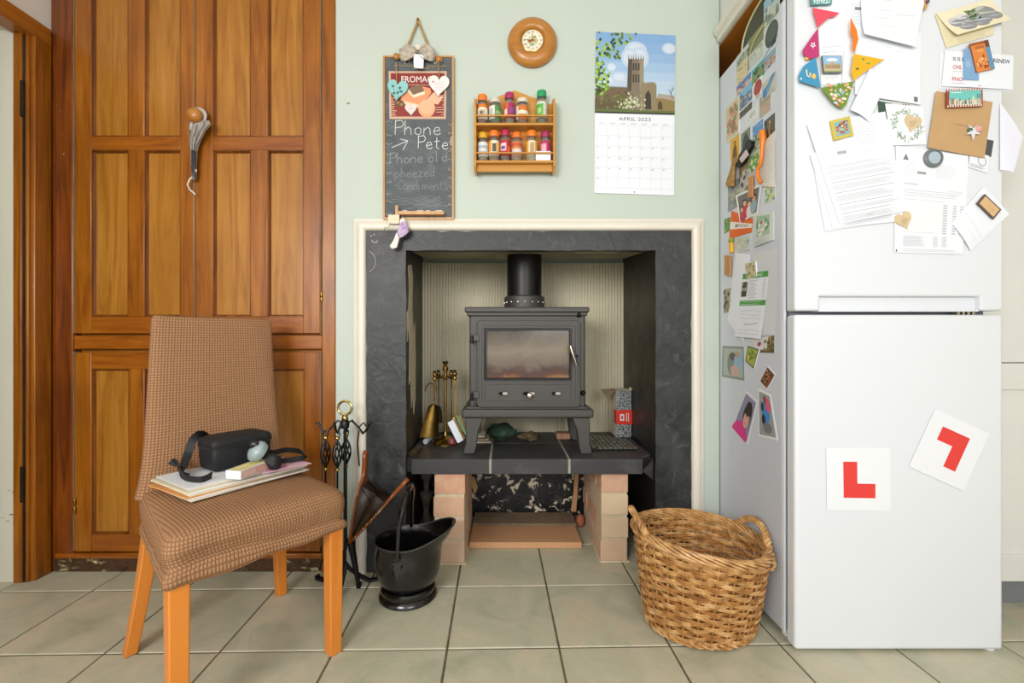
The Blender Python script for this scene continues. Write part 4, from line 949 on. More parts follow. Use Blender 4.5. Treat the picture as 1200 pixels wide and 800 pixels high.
lm.loft([[a0+Vector((0, y, 0)), (a0+b0)/2+Vector((0, y, -.03)), b0+Vector((0, y, 0))] for y in (-.044, 0, .044)], cap=False, closed=False)
lm.build('leather', MAT['leather'], be, smooth=True, ang=70)
for k in range(7):
    t = .16+.08*k; w = .018+.05*min(1, t/.42); p = H_+ub*Lb*t+nb*(.004)
    q = p+Vector((0, -w, 0)); 
    MB().ball(q+Vector((0, -.001, -.004)), .0042, 6).build('stud', MAT['brass_bright'], be, smooth=True)
MB().tube([H_+Vector((0, 0, .01)), W(413, 645, 1.575), W(420, 684, 1.575)], lambda t: .016-.009*t, 10).build('nozzle', MAT['iron_dark'], be, smooth=True)
MB().lathe([(.011, 0), (.006, -.03), (.002, -.036)], W(420.5, 683, 1.575), 10, ax=(0, 0, 1)).build('nozzle_tip', MAT['iron_dark'], be, smooth=True)
MB().tube([W(421, 546, 1.56), W(419, 520, 1.565), W(421, 500, 1.57), W(426, 495, 1.572), W(429, 499, 1.575)], .0028, 6).build('hanging_hook', MAT['iron_dark'], be, smooth=True)
# ================================================================ WICKER BASKET
bk = Vector((.598, 1.372, 0)); NS = 26
wb = thing('log_basket', 'round willow log basket with two rope-twist handles beside the fridge', 'basket', bk)
def ztop(a): return .268-.018*math.cos(a)+.006*math.sin(2*a)
def rad(a, t):  # t 0 bottom .. 1 top
    t = max(t, 0); rx = .152+.043*t**.8+.004*math.sin(3*t+2); ry = .124+.058*t**.8
    return rx*(1+.012*math.sin(3*a+1)), ry*(1+.012*math.sin(2*a))
def bpos(a, t, off=0):
    rx, ry = rad(a, t); return bk+Vector(((rx+off)*math.cos(a), (ry+off)*math.sin(a), .006+(ztop(a)-.006)*t))
for k in range(NS):
    a = 2*PI*k/NS; j = random.uniform(-.012, .012)
    MB().tube([bpos(a+j*math.sin(3*t+k), t, 0) for t in [i/10 for i in range(11)]], .0036, 6).build('stake', MAT['wicker_dark'], wb, smooth=True)
ROWS = 21
for r in range(ROWS):
    mb = MB(); t0 = .02+.93*r/(ROWS-1)
    for sct in (-1, 0, 1):
        pts = []; n = NS*6; ph = random.uniform(0, 6); am = .0058+random.uniform(-.0006, .0006)
        for i in range(n):
            a = 2*PI*i/n; pts.append(bpos(a, t0+sct*.0135+.004*math.sin(2*a+ph+r)+.004*math.sin(5*a+ph), am*math.cos(a*NS/2+(r % 2)*PI)))
        mb.tube(pts, .0026+random.uniform(-.0003, .0003), 5, closed=True)
    mb.build('weaver', MAT['wicker'] if r % 3 else MAT['wicker_dark'], wb, smooth=True)
def twist(name, path, n_str, orad, r, turns, mat, closed=False):
    mb = MB(); m = len(path)
    for s_ in range(n_str):
        pts = []
        for i, p in enumerate(path):
            q = path[(i+1) % m] if (closed or i < m-1) else path[i]; o = path[i-1] if (i > 0 or closed) else path[i]
            T = (q-o).normalized(); U = Vector((0, 0, 1)) if abs(T.z) < .85 else Vector((0, 1, 0)); N = (U-T*U.dot(T)).normalized(); B = T.cross(N)
            an = 2*PI*(turns*i/(m if closed else m-1)+s_/n_str); pts.append(p+N*orad*math.cos(an)+B*orad*math.sin(an))
        mb.tube(pts, r, 5, closed=closed)
    return mb.build(name, mat, wb, smooth=True)
rimp = [bpos(2*PI*i/220, 1.0)+Vector((0, 0, .004)) for i in range(220)]
twist('rim', rimp, 7, .0105, .0042, 5, MAT['wicker'], True)
twist('foot_rim', [bpos(2*PI*i/160, .02)+Vector((0, 0, .002)) for i in range(160)], 3, .006, .004, 12, MAT['wicker'], True)
MB().loft([[bk+Vector((.15*s*math.cos(2*PI*k/30), .122*s*math.sin(2*PI*k/30), z)) for k in range(30)] for s, z in ((1, .010), (1, .014))]).build('base', MAT['wicker_dark'], wb)
for ac, lean in ((PI-.12, 0), (.08, 1)):
    path = []
    for i in range(50):
        f = i/49; a = ac+(f-.5)*1.0*(1 if lean == 0 else -1); p = bpos(a, 1.0); hgt = .062*max(0, math.sin(PI*f))**.75
        path.append(p+Vector((.012*math.sin(PI*f)*(-1 if lean == 0 else -.3), 0, hgt-.004)))
    twist('handle', path, 3, .006, .0058, 7, MAT['wicker'])
    for e in (path[0], path[-1]):
        twist('handle_wrap', [e+Vector((.014*math.cos(q), .016*math.sin(q)*.8, -.014+.02*math.sin(q+ac))) for q in [2*PI*i/20 for i in range(20)]], 2, .003, .0032, 3, MAT['wicker'], True)
# ================================================================ CHAIR
FLp, FRp = Vector((-.707, .935, 0)), Vector((-.458, 1.246, 0))
BLp, BRp = Vector((-1.008, 1.239, 0)), Vector((-.767, 1.520, 0))
chm = thing('dining_chair', 'dining chair with brown waffle stretch cover and orange beech legs before the cupboard', 'chair', ((FLp+BRp)/2))
wv = (FRp-FLp).normalized(); dv = Vector((wv.y, -wv.x, 0))
def taperleg(top, bot, z1, a, b, mat=MAT['leg'], rot=wv):
    r = []
    n = 6
    for i in range(n+1):
        t = i/n; c = top.lerp(bot, t**1.35); w = a+(b-a)*t; z = z1*(1-t)
        r.append([Vector((c.x, c.y, z))+wv*w/2*p+dv*w/2*q for p, q in ((-1, -1), (1, -1), (1, 1), (-1, 1))])
    return MB().loft(r[::-1])
ft, fr2 = FLp+wv*.017-dv*.017, FRp-wv*.017-dv*.017
taperleg(ft, ft, .362, .040, .036).build('leg', MAT['leg'], chm, bevel=.003)
taperleg(fr2, fr2, .362, .040, .034).build('leg', MAT['leg'], chm, bevel=.003)
bl2 = BLp+wv*.014+dv*.03; br2 = BRp-wv*.02+dv*.02
taperleg(bl2+dv*.0, Vector((-1.046, 1.236, 0)), .42, .038, .030).build('leg', MAT['leg'], chm, bevel=.003)
taperleg(br2, Vector((-.773, 1.530, 0)), .42, .038, .030).build('leg', MAT['leg'], chm, bevel=.003)
for a, b, rz0 in ((ft, fr2, .356), (fr2, br2, .322), (br2, bl2, .35), (bl2, ft, .356)):
    u = (b-a).normalized(); nrm = Vector((u.y, -u.x, 0))*.010
    MB().extrude([Vector((*(a+u*.018+nrm).xy, rz0)), Vector((*(b-u*.018+nrm).xy, rz0)), Vector((*(b-u*.018-nrm).xy, rz0)), Vector((*(a+u*.018-nrm).xy, rz0))], (0, 0, .40-rz0-.01)).build('seat_rail', MAT['leg'], chm, bevel=.002)
# seat: lofted rings of the stretch cover
SN = 112
def outline(FL, FR, BR, BL, off, r, n=SN):
    P = [FL, FR, BR, BL]; cen = (FL+FR+BR+BL)/4; segs = []
    Q = []
    for i in range(4):
        p, a, b = P[i], P[i-1], P[(i+1) % 4]; u, v = (a-p).normalized(), (b-p).normalized(); o = -(u+v)
        Q.append((p+o*off, u, v))
    pts = []
    for (p, u, v) in Q:
        for k in range(7):
            t = k/6; pts.append((p+u*r)*(1-t)**2+p*2*t*(1-t)+(p+v*r)*t*t)
    L = [0]
    for i in range(len(pts)): L.append(L[-1]+(pts[(i+1) % len(pts)]-pts[i]).length)
    out = []
    for k in range(n):
        s_ = L[-1]*k/n; i = max(j for j in range(len(pts)) if L[j] <= s_+1e-9); f = (s_-L[i])/max(1e-9, L[i+1]-L[i]); out.append(pts[i].lerp(pts[(i+1) % len(pts)], f))
    return out, L[-1]
prof = [(.346, .008, .012), (.350, .012, .012), (.362, .013, .014), (.372, .008, .016), (.377, .004, .02), (.382, .0055, .028), (.40, .011, .03), (.42, .013, .032), (.438, .010, .036), (.450, .003, .042), (.458, -.010, .05), (.4625, -.028, .06), (.465, -.055, .07), (.467, -.09, .07), (.468, -.13, .05), (.4685, -.165, .02)]
rings = []; pl = []
for i, (z, off, r) in enumerate(prof):
    o, L = outline(FLp, FRp, BRp, BLp, off, r); ring = []
    for k, p in enumerate(o):
        f = k/SN
        fz_ = z
        if i < 9:
            wr = .0035*mnoise.noise(Vector((f*34, z*50, 1)))+.003*mnoise.noise(Vector((f*80, z*25, 3)))
            p = p+(p-(FLp+BRp)/2).normalized()*wr
        if 2 <= i <= 6: fz_ = z+.012*math.sin(f*2*PI*2+.4)+.004*math.sin(f*31)
        if i <= 1: fz_ = z+.003*math.sin(f*60)
        if i > 8: fz_ = z+.002*mnoise.noise(Vector((p.x*9, p.y*9, 0)))*(1 if i > 10 else .5)
        ring.append(Vector((p.x, p.y, fz_)))
    rings.append(ring)
mb = MB(); vs_ = [p for r in rings for p in r]; fs = []; uvs = []
def suv(p, i, k):
    q = Vector((p.x, p.y, 0))-FLp
    if i >= 9: return (q.dot(wv), q.dot(dv))
    # side: run along the nearest chair axis
    return None
acc = [0]
for k in range(SN): acc.append(acc[-1]+(rings[7][(k+1) % SN]-rings[7][k]).length)
for i in range(len(rings)-1):
    for k in range(SN):
        k2 = (k+1) % SN; fs.append((i*SN+k, i*SN+k2, (i+1)*SN+k2, (i+1)*SN+k))
        if i >= 9: uvs.append([suv(rings[a][b], 9, 0) for a, b in ((i, k), (i, k2), (i+1, k2), (i+1, k))])
        else: uvs.append([(acc[b], prof[a][0]) for a, b in ((i, k), (i, k+1), (i+1, k+1), (i+1, k))])
fs.append(tuple(range(SN-1, -1, -1))); uvs.append([(0, 0)]*SN)
m_ = (len(rings)-1)*SN; fs.append(tuple(range(m_, m_+SN))); uvs.append([suv(p, 9, 0) for p in rings[-1]])
seat = mb.add(vs_, fs, 0, uvs).build('seat', MAT['waffle'], chm, smooth=True, ang=60)
# backrest
TLp, TRp = W(178, 371, 1.317), W(317, 378, 1.566)
TLp.z = .945; TRp.z = .938
rings = []; NB = 44; H = 18; lens = []
for j in range(H+4):
    t = min(1, j/H); z = .435+(.93-.435)*t
    L_, R2 = BLp.lerp(Vector((TLp.x, TLp.y, 0)), t), BRp.lerp(Vector((TRp.x, TRp.y, 0)), t)
    bulge = .012*math.sin(PI*t)
    L_ = L_-wv*(.004+.02*(1-t)**6); R2 = R2+wv*(.004+.01*(1-t)**6)
    w2 = (R2-L_).length/2; c = (L_+R2)/2-dv*bulge; th = .030-.010*t
    if j > H: e = j-H; th *= (0.93, .7, .3)[e-1]; w2 -= (.001, .004, .010)[e-1]; z += (.006, .0125, .016)[e-1]
    u = (R2-L_).normalized(); nv = Vector((u.y, -u.x, 0)); ring = []
    for k in range(NB):
        a = 2*PI*k/NB; ca, sa = math.cos(a), math.sin(a); pw = .28
        X = math.copysign(abs(ca)**pw, ca); Yv = math.copysign(abs(sa)**.5, sa)
        p = c+u*w2*X*(.985)+nv*th*Yv
        dz = 0
        if j >= H: dz = (.0035*(1-X)*.5)+.002*math.sin(X*3)
        wr = .0018*mnoise.noise(Vector((X*5, z*8, Yv)))
        ring.append(Vector((p.x, p.y, z+dz))+nv*wr)
    rings.append(ring)
acc = [0]
for k in range(NB): acc.append(acc[-1]+(rings[H//2][(k+1) % NB]-rings[H//2][k]).length)
MB().loft(rings, uvf=lambda i, k: (acc[k], rings[i][0].z)).build('backrest', MAT['waffle'], chm, smooth=True, ang=65)
# ---- things on the seat
zs_ = .4722
eu, ev = Vector((.54, .84, 0)).normalized(), Vector((.84, -.54, 0)).normalized()
corner = Vector((-.773, 1.095, 0))+eu*.0
cols = ['ded7c4', 'e6e2d6', 'd99a5a', 'e0d6ba', 'e8e6df', 'd8cdb0', 'e2dccb', 'dde0e4']
descs = ['lowest white envelope sticking out at the front of the stack on the chair', 'second lowest pale envelope in the stack on the chair', 'orange envelope near the bottom of the stack on the chair', 'cream envelope just above the orange one on the chair', 'whitish envelope in the middle of the stack on the chair', 'buff envelope below the two topmost sheets on the chair', 'cream folded letter just under the top sheet on the chair', 'topmost pale bluish-white sheet under the black bag on the chair']
z = zs_
for k in range(8):
    a = (.02, -.03, .045, .0, -.035, .03, -.015, .0)[k]; c, s_ = math.cos(a), math.sin(a)
    U = Vector((eu.x*c-eu.y*s_, eu.x*s_+eu.y*c, 0)); V = Vector((ev.x*c-ev.y*s_, ev.x*s_+ev.y*c, 0))
    L, D = (.325, .31, .30, .30, .315, .30, .30, .295)[k], (.212, .205, .205, .2, .2, .195, .2, .19)[k]
    th = (.0036, .0044, .0032, .0046, .0044, .0040, .0036, .0016)[k]
    p = corner-U*(.004*(k % 3))-V*(.004+.002*k)-ev*0; P = [p, p+U*L, p+U*L-V*D, p-V*D]
    o = MB().extrude([Vector((q.x, q.y, z)) for q in P], (0, 0, th)).build('envelope' if k < 6 else 'letter', solid(cols[k], .7), bevel=.0005)
    tag(root_at(o, (p.x-.05, p.y+.1, z)), descs[k], 'envelope' if k < 6 else 'paper', 'envelopes stacked on the chair seat'); z += th+.0003
ZE = z
def on_seat(px, py, zz): # point of the plane z=zz seen at a pixel of the photograph
    Y = (EYE-zz)*FPX/(py-400); return Vector((xof(px, Y), Y, zz))
pkt = [on_seat(306, 556, ZE), on_seat(366, 543, ZE), on_seat(352, 539.5, ZE), on_seat(318, 541, ZE)]
pk = Sheet([pkt[3], pkt[2], pkt[1], pkt[0]], (0, 0, 1), .0006)
pk.rect(.05, .1, .5, .85, 'c987a0').rect(.08, .2, .3, .5, 'b56f92').lines(.55, .2, .95, .8, 5, 'b98fa6', .001)
pk.build('pink_leaflet', solid('dcb3c4', .6), 'pink patterned leaflet sticking out to the right under the keys on the chair', 'leaflet', th=.0005)
# small yellow and white box
b0, b1 = on_seat(282, 562, ZE+.0015), on_seat(315, 549, ZE+.0015); u = (b1-b0).normalized(); v = Vector((u.y, -u.x, 0))
if v.x > 0: v = -v
vv = on_seat(252, 561, ZE+.0015)-b0; vl = .046; v = v*1.0
cb_ = thing('small_carton', 'small cream carton with yellow top and pink side lying before the black bag', 'box', b0)
pts = [b0, b0+u*.115, b0+u*.115+v*vl, b0+v*vl]
MB().extrude(pts, (0, 0, .022)).build('carton', MAT['paper'], cb_, bevel=.0006)
tp = [p+Vector((0, 0, .0222)) for p in pts]
s1 = Sheet([tp[3], tp[2], tp[1], tp[0]], (0, 0, 1), .0004); s1.rect(.04, .06, .96, .9, 'd9c97a').rect(.1, .2, .5, .6, 'e6dc9c').lines(.55, .3, .9, .7, 3, '9b8b4a', .001); s1.build('top_print', MAT['paper'], parent=cb_, th=.0002)
nrm = -v; s2 = Sheet([pts[0]+Vector((0, 0, .022)), pts[1]+Vector((0, 0, .022)), pts[1], pts[0]], nrm, .0009); s2.rect(.02, .05, .98, .95, 'd7a79a').rect(.05, .15, .45, .8, 'e2c1b4'); s2.build('side_print', MAT['paper'], parent=cb_, th=.0002)
# camera bag
bc_ = Vector((-.80, 1.318, ZE)); bgu = eu.copy(); bgv = ev.copy()
bg = thing('camera_bag', 'black padded nylon camera bag lying on the envelopes on the chair', 'bag', bc_)
def bagring(z, hu, hv, r=.02, n=36):
    out = []
    for k in range(n):
        a = 2*PI*k/n; c, s_ = math.cos(a), math.sin(a)
        out.append(bc_+bgu*hu*math.copysign(abs(c)**.22, c)+bgv*hv*math.copysign(abs(s_)**.22, s_)+Vector((0, 0, z)))
    return out
MB().loft([bagring(.0015, .072, .040), bagring(.008, .080, .047), bagring(.04, .083, .049), bagring(.062, .083, .049), bagring(.066, .0815, .0475)]).build('pouch', MAT['black_cloth'], bg, smooth=True, ang=50)
MB().loft([bagring(.0665, .0835, .0495), bagring(.07, .086, .051), bagring(.082, .085, .050), bagring(.090, .080, .046), bagring(.095, .066, .036), bagring(.097, .04, .02)]).build('lid', MAT['black_cloth'], bg, smooth=True, ang=50)
MB().tube([p for p in bagring(.0665, .0845, .0505)], .0018, 5, closed=True).build('zip', solid('2b2c2e', .4), bg, smooth=True)
def strap(pts, w, name='strap', th=.0025, up=Vector((0, 0, 1))):
    rings = []; pts = [Vector(p) for p in pts]
    sm = []
    for i in range(len(pts)-1):
        for q in range(4):
            t = q/4; p0, p1, p2, p3 = pts[max(i-1, 0)], pts[i], pts[i+1], pts[min(i+2, len(pts)-1)]
            sm.append(.5*((2*p1)+(p2-p0)*t+(2*p0-5*p1+4*p2-p3)*t*t+(3*p1-p0-3*p2+p3)*t**3))
    sm.append(pts[-1])
    for i, p in enumerate(sm):
        T = (sm[min(i+1, len(sm)-1)]-sm[max(i-1, 0)]).normalized(); S_ = T.cross(Vector((-.3, 1, .15))).normalized(); Nn = T.cross(S_).normalized()
        rings.append([p+S_*w/2+Nn*th/2, p-S_*w/2+Nn*th/2, p-S_*w/2-Nn*th/2, p+S_*w/2-Nn*th/2])
    return MB().loft(rings).build(name, MAT['black_cloth'], bg, smooth=True)
strap([W(243, 512, 1.33), W(235, 508, 1.30), W(226, 516, 1.27), W(220, 532, 1.255), on_seat(214, 553, ZE+.014), on_seat(219, 561, ZE+.006), on_seat(236, 563, ZE+.005), on_seat(248, 557, ZE+.008)], .022)
strap([W(201, 545, 1.262), W(206, 541, 1.262), on_seat(213, 555, ZE+.012), on_seat(222, 559, ZE+.009)], .020)
strap([W(304, 522, 1.42), W(318, 530, 1.42), W(335, 527, 1.43), W(352, 529, 1.42), on_seat(357, 535, ZE+.014), on_seat(346, 538, ZE+.012), on_seat(328, 540, ZE+.012)], .016)
wl = Sheet([bc_+bgu*.02+bgv*-.02+Vector((0, 0, .0976)), bc_+bgu*.06+bgv*-.02+Vector((0, 0, .0968)), bc_+bgu*.06+bgv*.0+Vector((0, 0, .0968)), bc_+bgu*.02+Vector((0, 0, .0976))], (0, 0, 1), .0008)
# keys / trinket
tk = thing('frosted_trinket', 'pale frosted rounded trinket on a black cord resting against the bag', 'trinket', W(302, 541, 1.27))
c = W(302, 529, 1.272)
MB().lathe([(.012, -.017), (.027, -.012), (.0315, 0), (.029, .010), (.018, .019), (.005, .022)], c, 24, ax=(-.55, -.5, .55)).build('cap', MAT['frost'], tk, smooth=True)
crumple_b = MB().ball(c+Vector((-.006, -.010, .022)), .016, 8, (1, .6, .8)); crumple_b.build('black_mark', solid('1a1a1c', .35), tk, smooth=True)
mb = MB().ball((0, 0, 0), .022, 12)
for i, p in enumerate(mb.v): mb.v[i] = p*(1+.4*mnoise.noise(p*60))+W(321, 541, 1.275)
mb.build('knotted_cord', MAT['black_cloth'], tk, smooth=True)
# ================================================================ WALL THINGS
YB = WY-.014
chb = thing('chalkboard', 'tall narrow chalkboard with cheese picture hanging from a rope on the wall', 'chalkboard', W(490, 258, WY-.01))
X0, X1, Z0, Z1 = xof(449, YB), xof(532, YB), zof(257.5, YB), zof(65.5, YB)
box_obj('slate', (X0+.004, YB+.002, Z0+.004), (X1-.004, WY-.001, Z1-.004), MAT['slateboard'], chb)
for a, b in (((X0, Z0), (X0+.0075, Z1)), ((X1-.0075, Z0), (X1, Z1)), ((X0+.0075, Z0), (X1-.0075, Z0+.009)), ((X0+.0075, Z1-.006), (X1-.0075, Z1))):
    box_obj('frame_strip', (a[0], YB-.003, a[1]), (b[0], WY-.0008, b[1]), MAT['boardwood'], chb, bevel=.001)
rl = MB().box((xof(466, YB), YB-.022, zof(253, YB)), (xof(521, YB), YB+.002, zof(249, YB))).build('chalk_ledge', MAT['boardwood'], chb, bevel=.0006)
PB = YB+.002
def pxs(quad, Y, off=0, **k): return Sheet([W(x, y, Y) for x, y in quad], (0, -1, 0), off, **k)
po = pxs([(455.5, 83.5), (523.5, 83.5), (522.5, 139.5), (456.5, 139.5)], PB, .0006)
po.rect(0, 0, 1, 1, 'c9a98f').rect(.035, .04, .965, .95, '8a2c25')
for k in range(9): po.rect(.0, .55+.045*k, .06+.12*random.random(), .57+.045*k, 'c9a98f').rect(1-.05-.14*random.random(), .5+.05*k, 1, .515+.05*k, 'c9a98f')
po.text('FROMAGE', .52, .235, .13, 'f0e6dc', center=True, fit=.62)
po.lines(.25, .29, .75, .29, 1, 'e2cdbd', .0012, 0)
po.poly([(.20, .55), (.25, .64), (.58, .74), (.74, .45), (.72, .36), (.5, .3), (.33, .38)], 'dd9468').poly([(.20, .58), (.25, .68), (.58, .80), (.58, .72), (.25, .62)], 'eec7a0')
po.poly([(.34, .36), (.42, .50), (.62, .42), (.56, .28)], '7a6149').poly([(.34, .36), (.42, .50), (.43, .56), (.33, .44)], 'e8cfae').poly([(.42, .50), (.62, .42), (.63, .48), (.43, .56)], 'edd8bb')
po.poly([(.66, .60), (.78, .44), (.95, .54), (.86, .70), (.70, .66)], 'e6b495').ell(.66, .78, .15, .19, 'e0a078', 24).ell(.66, .75, .13, .15, 'e8b08a', 24)
po.ell(.18, .68, .09, .08, '6d4a30', 12).ell(.15, .66, .03, .03, '9c7650').ell(.22, .70, .03, .03, '9c7650')
po.build('cheese_picture', solid('c9a98f', .6), parent=chb, th=.0005, nx=1)
hd_ = pxs([(455, 67), (527, 67), (527, 82), (455, 82)], PB, .0005)
hd_.text('4.1', .24, .55, .34, 'c8ccca').text('047', .74, .52, .34, 'c8ccca').scrawl(.1, .68, .42, .18, 'b08a50', .0016).scrawl(.62, .7, .95, .18, 'b08a50', .0016).poly([(.38, .9), (.45, .8), (.62, .8), (.68, .9), (.53, .95)], 'a98a5c')
hd_.build('board_heading', MAT['slateboard'], parent=chb, th=.0003)
cw = pxs([(450, 140), (531, 140), (531, 256), (450, 256)], PB, .0004)
LET = {'p': [[(.0, .5), (0, -.35)], [(.0, .4), (.25, .52), (.45, .3), (.3, .02), (.02, .08)]], 'P': [[(0, 0), (.04, 1)], [(.0, .95), (.45, 1.0), (.6, .78), (.45, .55), (.04, .48)]], 'h': [[(.05, 1), (0, 0)], [(.02, .35), (.25, .55), (.42, .42), (.45, 0)]], 'o': [[(.3, .5), (.05, .4), (.05, .1), (.28, 0), (.48, .15), (.45, .42), (.25, .52)]],
 'n': [[(.02, .5), (0, 0)], [(.02, .3), (.25, .52), (.42, .42), (.45, 0)]], 'e': [[(.02, .25), (.45, .3), (.38, .5), (.15, .5), (.02, .25), (.12, .03), (.35, 0), (.5, .12)]], 't': [[(.22, .9), (.2, .1), (.4, 0)], [(.02, .58), (.45, .62)]], '!': [[(.1, 1), (.08, .3)], [(.07, .08), (.09, .0)]],
 'd': [[(.42, 1), (.42, 0)], [(.42, .4), (.2, .52), (.02, .3), (.1, .03), (.42, .12)]], 'l': [[(.1, 1), (.12, .08), (.25, 0)]], 's': [[(.4, .48), (.12, .5), (.1, .32), (.38, .22), (.36, .02), (.02, .03)]], 'c': [[(.42, .45), (.15, .5), (.02, .25), (.15, .02), (.42, .08)]],
 'i': [[(.1, .5), (.1, 0)], [(.1, .7), (.1, .72)]], 'm': [[(0, .5), (0, 0)], [(0, .35), (.15, .52), (.25, .4), (.25, 0)], [(.25, .35), (.4, .52), (.5, .4), (.5, 0)]], 'r': [[(.02, .5), (.02, 0)], [(.02, .3), (.2, .5), (.38, .46)]], 'z': [[(.02, .5), (.42, .5), (.02, 0), (.45, .02)]], 'g': [[(.42, .45), (.1, .5), (.05, .15), (.4, .15)], [(.42, .5), (.4, -.3), (.1, -.3)]], 'C': [[(.55, .85), (.3, 1), (.03, .6), (.1, .1), (.5, .05)]], '-': [[(.05, .4), (.4, .42)]], ' ': []}
def chalk(sh, txt, px, py, size, c, w, slope=0, sp=.62):
    x = px
    for ch_ in txt:
        for st_ in LET.get(ch_, LET['o']):
            P = [((x+a*size-450)/81, (py-b*size+slope*(x-px)-140)/116) for a, b in st_]
            sh.line(P, w, c)
        x += size*(sp if ch_ not in 'm ' else (.7 if ch_ == 'm' else .35))
chalk(cw, 'Phone', 463, 158, 17, 'c9cccb', .0026, .0, .66)
chalk(cw, 'Pete!', 490, 174, 15, 'd2d5d3', .0026, .03, .62)
cw.line([((459-450)/81, (173-140)/116), ((478-450)/81, (165-140)/116)], .003, 'c4c7c5').line([((469-450)/81, (163-140)/116), ((478-450)/81, (165-140)/116), ((472-450)/81, (176-140)/116)], .003, 'c4c7c5')
chalk(cw, 'Phone old', 457, 192, 13, '8f9496', .0022, -.04, .62); chalk(cw, 'pheezed', 463, 208, 11, '84898b', .002, -.03, .62); chalk(cw, '-Condiments', 461, 222, 11, '7b8183', .002, .01, .52)
for k in range(10): cw.scrawl(.03, .02+.1*k+.04*random.random(), .12, .03, 'b9a88c', .0012, 6).scrawl(.93, .05+.09*k, .99, .03, 'b9a88c', .0012, 5)
for k in range(14): cw.scrawl(.1+.6*random.random(), .75+.18*random.random(), .8+.15*random.random(), .03, '6e7477', .0022, 10)
cw.build('chalk_writing', MAT['slateboard'], parent=chb, th=.0002)
for px, w in ((472, 5), (489, 7), (499, 5), (510, 8)):
    c = W(px, 249, YB-.015); c.z += .0043; tag(root_at(MB().lathe([(.0035, 0), (.0042, .001), (.0042, w*.0029), (.003, w*.0032)], c, 8, ax=(1, 0, .02)).build('chalk_stick', solid('e3ddd2', .8), smooth=True), c), {472: 'leftmost short chalk stick on the chalkboard ledge', 489: 'second chalk stick from the left on the chalkboard ledge', 499: 'third chalk stick from the left on the ledge', 510: 'rightmost and longest chalk stick on the chalkboard ledge'}[px], 'chalk', 'chalk sticks on the ledge')
ro = MB()
ap = W(490, 24, WY-.008)
for px in (477, 503): ro.tube([W(px-3*(1 if px < 490 else -1), 66, YB), W(px, 56, WY-.012), ap], .0042, 8)
ro.build('hanging_rope', MAT['rope'], chb, smooth=True)
MB().lathe([(.003, 0), (.003, .012), (.006, .013), (.006, .015)], (ap.x, WY, ap.z), 10, ax=(0, -1, 0)).build('nail', MAT['brass'], chb, smooth=True)
# lace bow
bw = thing('lace_bow', 'off-white lace bow with a hanging paper tag tied at the chalkboard top', 'bow', W(489, 66, YB-.01))
for s in (-1, 1):
    rings = []
    for i in range(12):
        t = i/11; cx = 489+s*21*t; hw = (.006+.022*math.sin(PI*t*.9)**.7); r = []
        for k in range(9):
            f = -1+k/4; p = W(cx, 60+3*t, YB-.012-.012*math.sin(PI*t)); r.append(p+Vector((0, -.007*math.sin(k*2.2+t*5), f*hw)))
        rings.append(r+[p+Vector((0, .004, 0)) for p in r[::-1]])
    MB().loft(rings).build('bow_loop', plain('lace', 'c9bfae', .8, var=.3, vs_=60, bump=.8, bs=200, bd=.002), bw, smooth=True, ang=70)
MB().ball(W(490, 55, YB-.02), .012, 10, (1, .7, 1)).build('knot', solid('d8cfc2', .7), bw, smooth=True)
tg = pxs([(484.5, 63), (497, 64), (496, 80), (485, 79)], YB-.02, 0, bow=-.002); tg.build('paper_tag', MAT['paper'], parent=bw, th=.0008)
def heart(n=40):
    P = []
    for k in range(n):
        t = 2*PI*k/n; P.append((16*math.sin(t)**3/17, (13*math.cos(t)-5*math.cos(2*t)-2*math.cos(3*t)-math.cos(4*t)+2.5)/15))
    return P
def heart_obj(name, px, py, r, Y, mat, label, cat, ang=0, th=.005, marks=None, hang=None, N=None):
    c = W(px, py, Y); ca, sa = math.cos(ang), math.sin(ang); R0 = r*Y/FPX
    o = thing(name, label, cat, c)
    pts = [c+Vector(((x*ca-z*sa)*R0, 0, (x*sa+z*ca)*R0)) for x, z in heart()]
    MB().extrude(pts, (0, th, 0)).build('heart', mat, o, bevel=.0008)
    if marks:
        sh = Sheet([c+Vector((-R0, 0, R0)), c+Vector((R0, 0, R0)), c+Vector((R0, 0, -R0)), c+Vector((-R0, 0, -R0))], (0, -1, 0), .0003); marks(sh)
        sh.build('painted_motif', mat, parent=o, th=.0001, outline=[(.49, .49), (.5, .5), (.49, .5)])
    if hang: MB().tube([W(*hang[0], Y-.002), W(*hang[1], Y-.002)], .0018, 6).build('hanging_thread', MAT['rope'], o, smooth=True)
    return o
def m1(s):
    for x, y in ((.3, .3), (.35, .62), (.62, .38), (.68, .55), (.52, .6)): s.ell(x, y, .07, .06, '3b6a72', 8)
    s.line([(.5, .85), (.55, .6), (.66, .36)], .0012, '3b6a72').line([(.4, .75), (.32, .35)], .0012, '3b6a72')
heart_obj('heart_ornament', 465.5, 106, 12.8, YB-.010, solid('8ec5c0', .6), 'turquoise heart with dark painted sprigs hanging on the chalkboard left', 'ornament', -.12, marks=m1, hang=((464, 73), (465, 98)))
def m2(s):
    for k in range(4): s.scrawl(.3, .35+.1*k, .72, .03, 'd9a0a4', .0009, 12)
    s.ell(.25, .3, .05, .05, 'd98a92')
heart_obj('heart_ornament', 514, 101, 13.0, YB-.010, solid('e8e2e0', .5), 'white porcelain heart with faint pink writing hanging on the chalkboard right', 'ornament', -.06, marks=m2, hang=((514, 72), (514, 92)))
def m3(s): s.scrawl(.3, .4, .7, .06, '8f6a70', .0009, 8)
heart_obj('heart_ornament', 481.5, 128.5, 7.4, YB-.004, solid('ded4cc', .6), 'small off-white heart over the cheese picture, lowest of the three', 'ornament', .05, marks=m3)
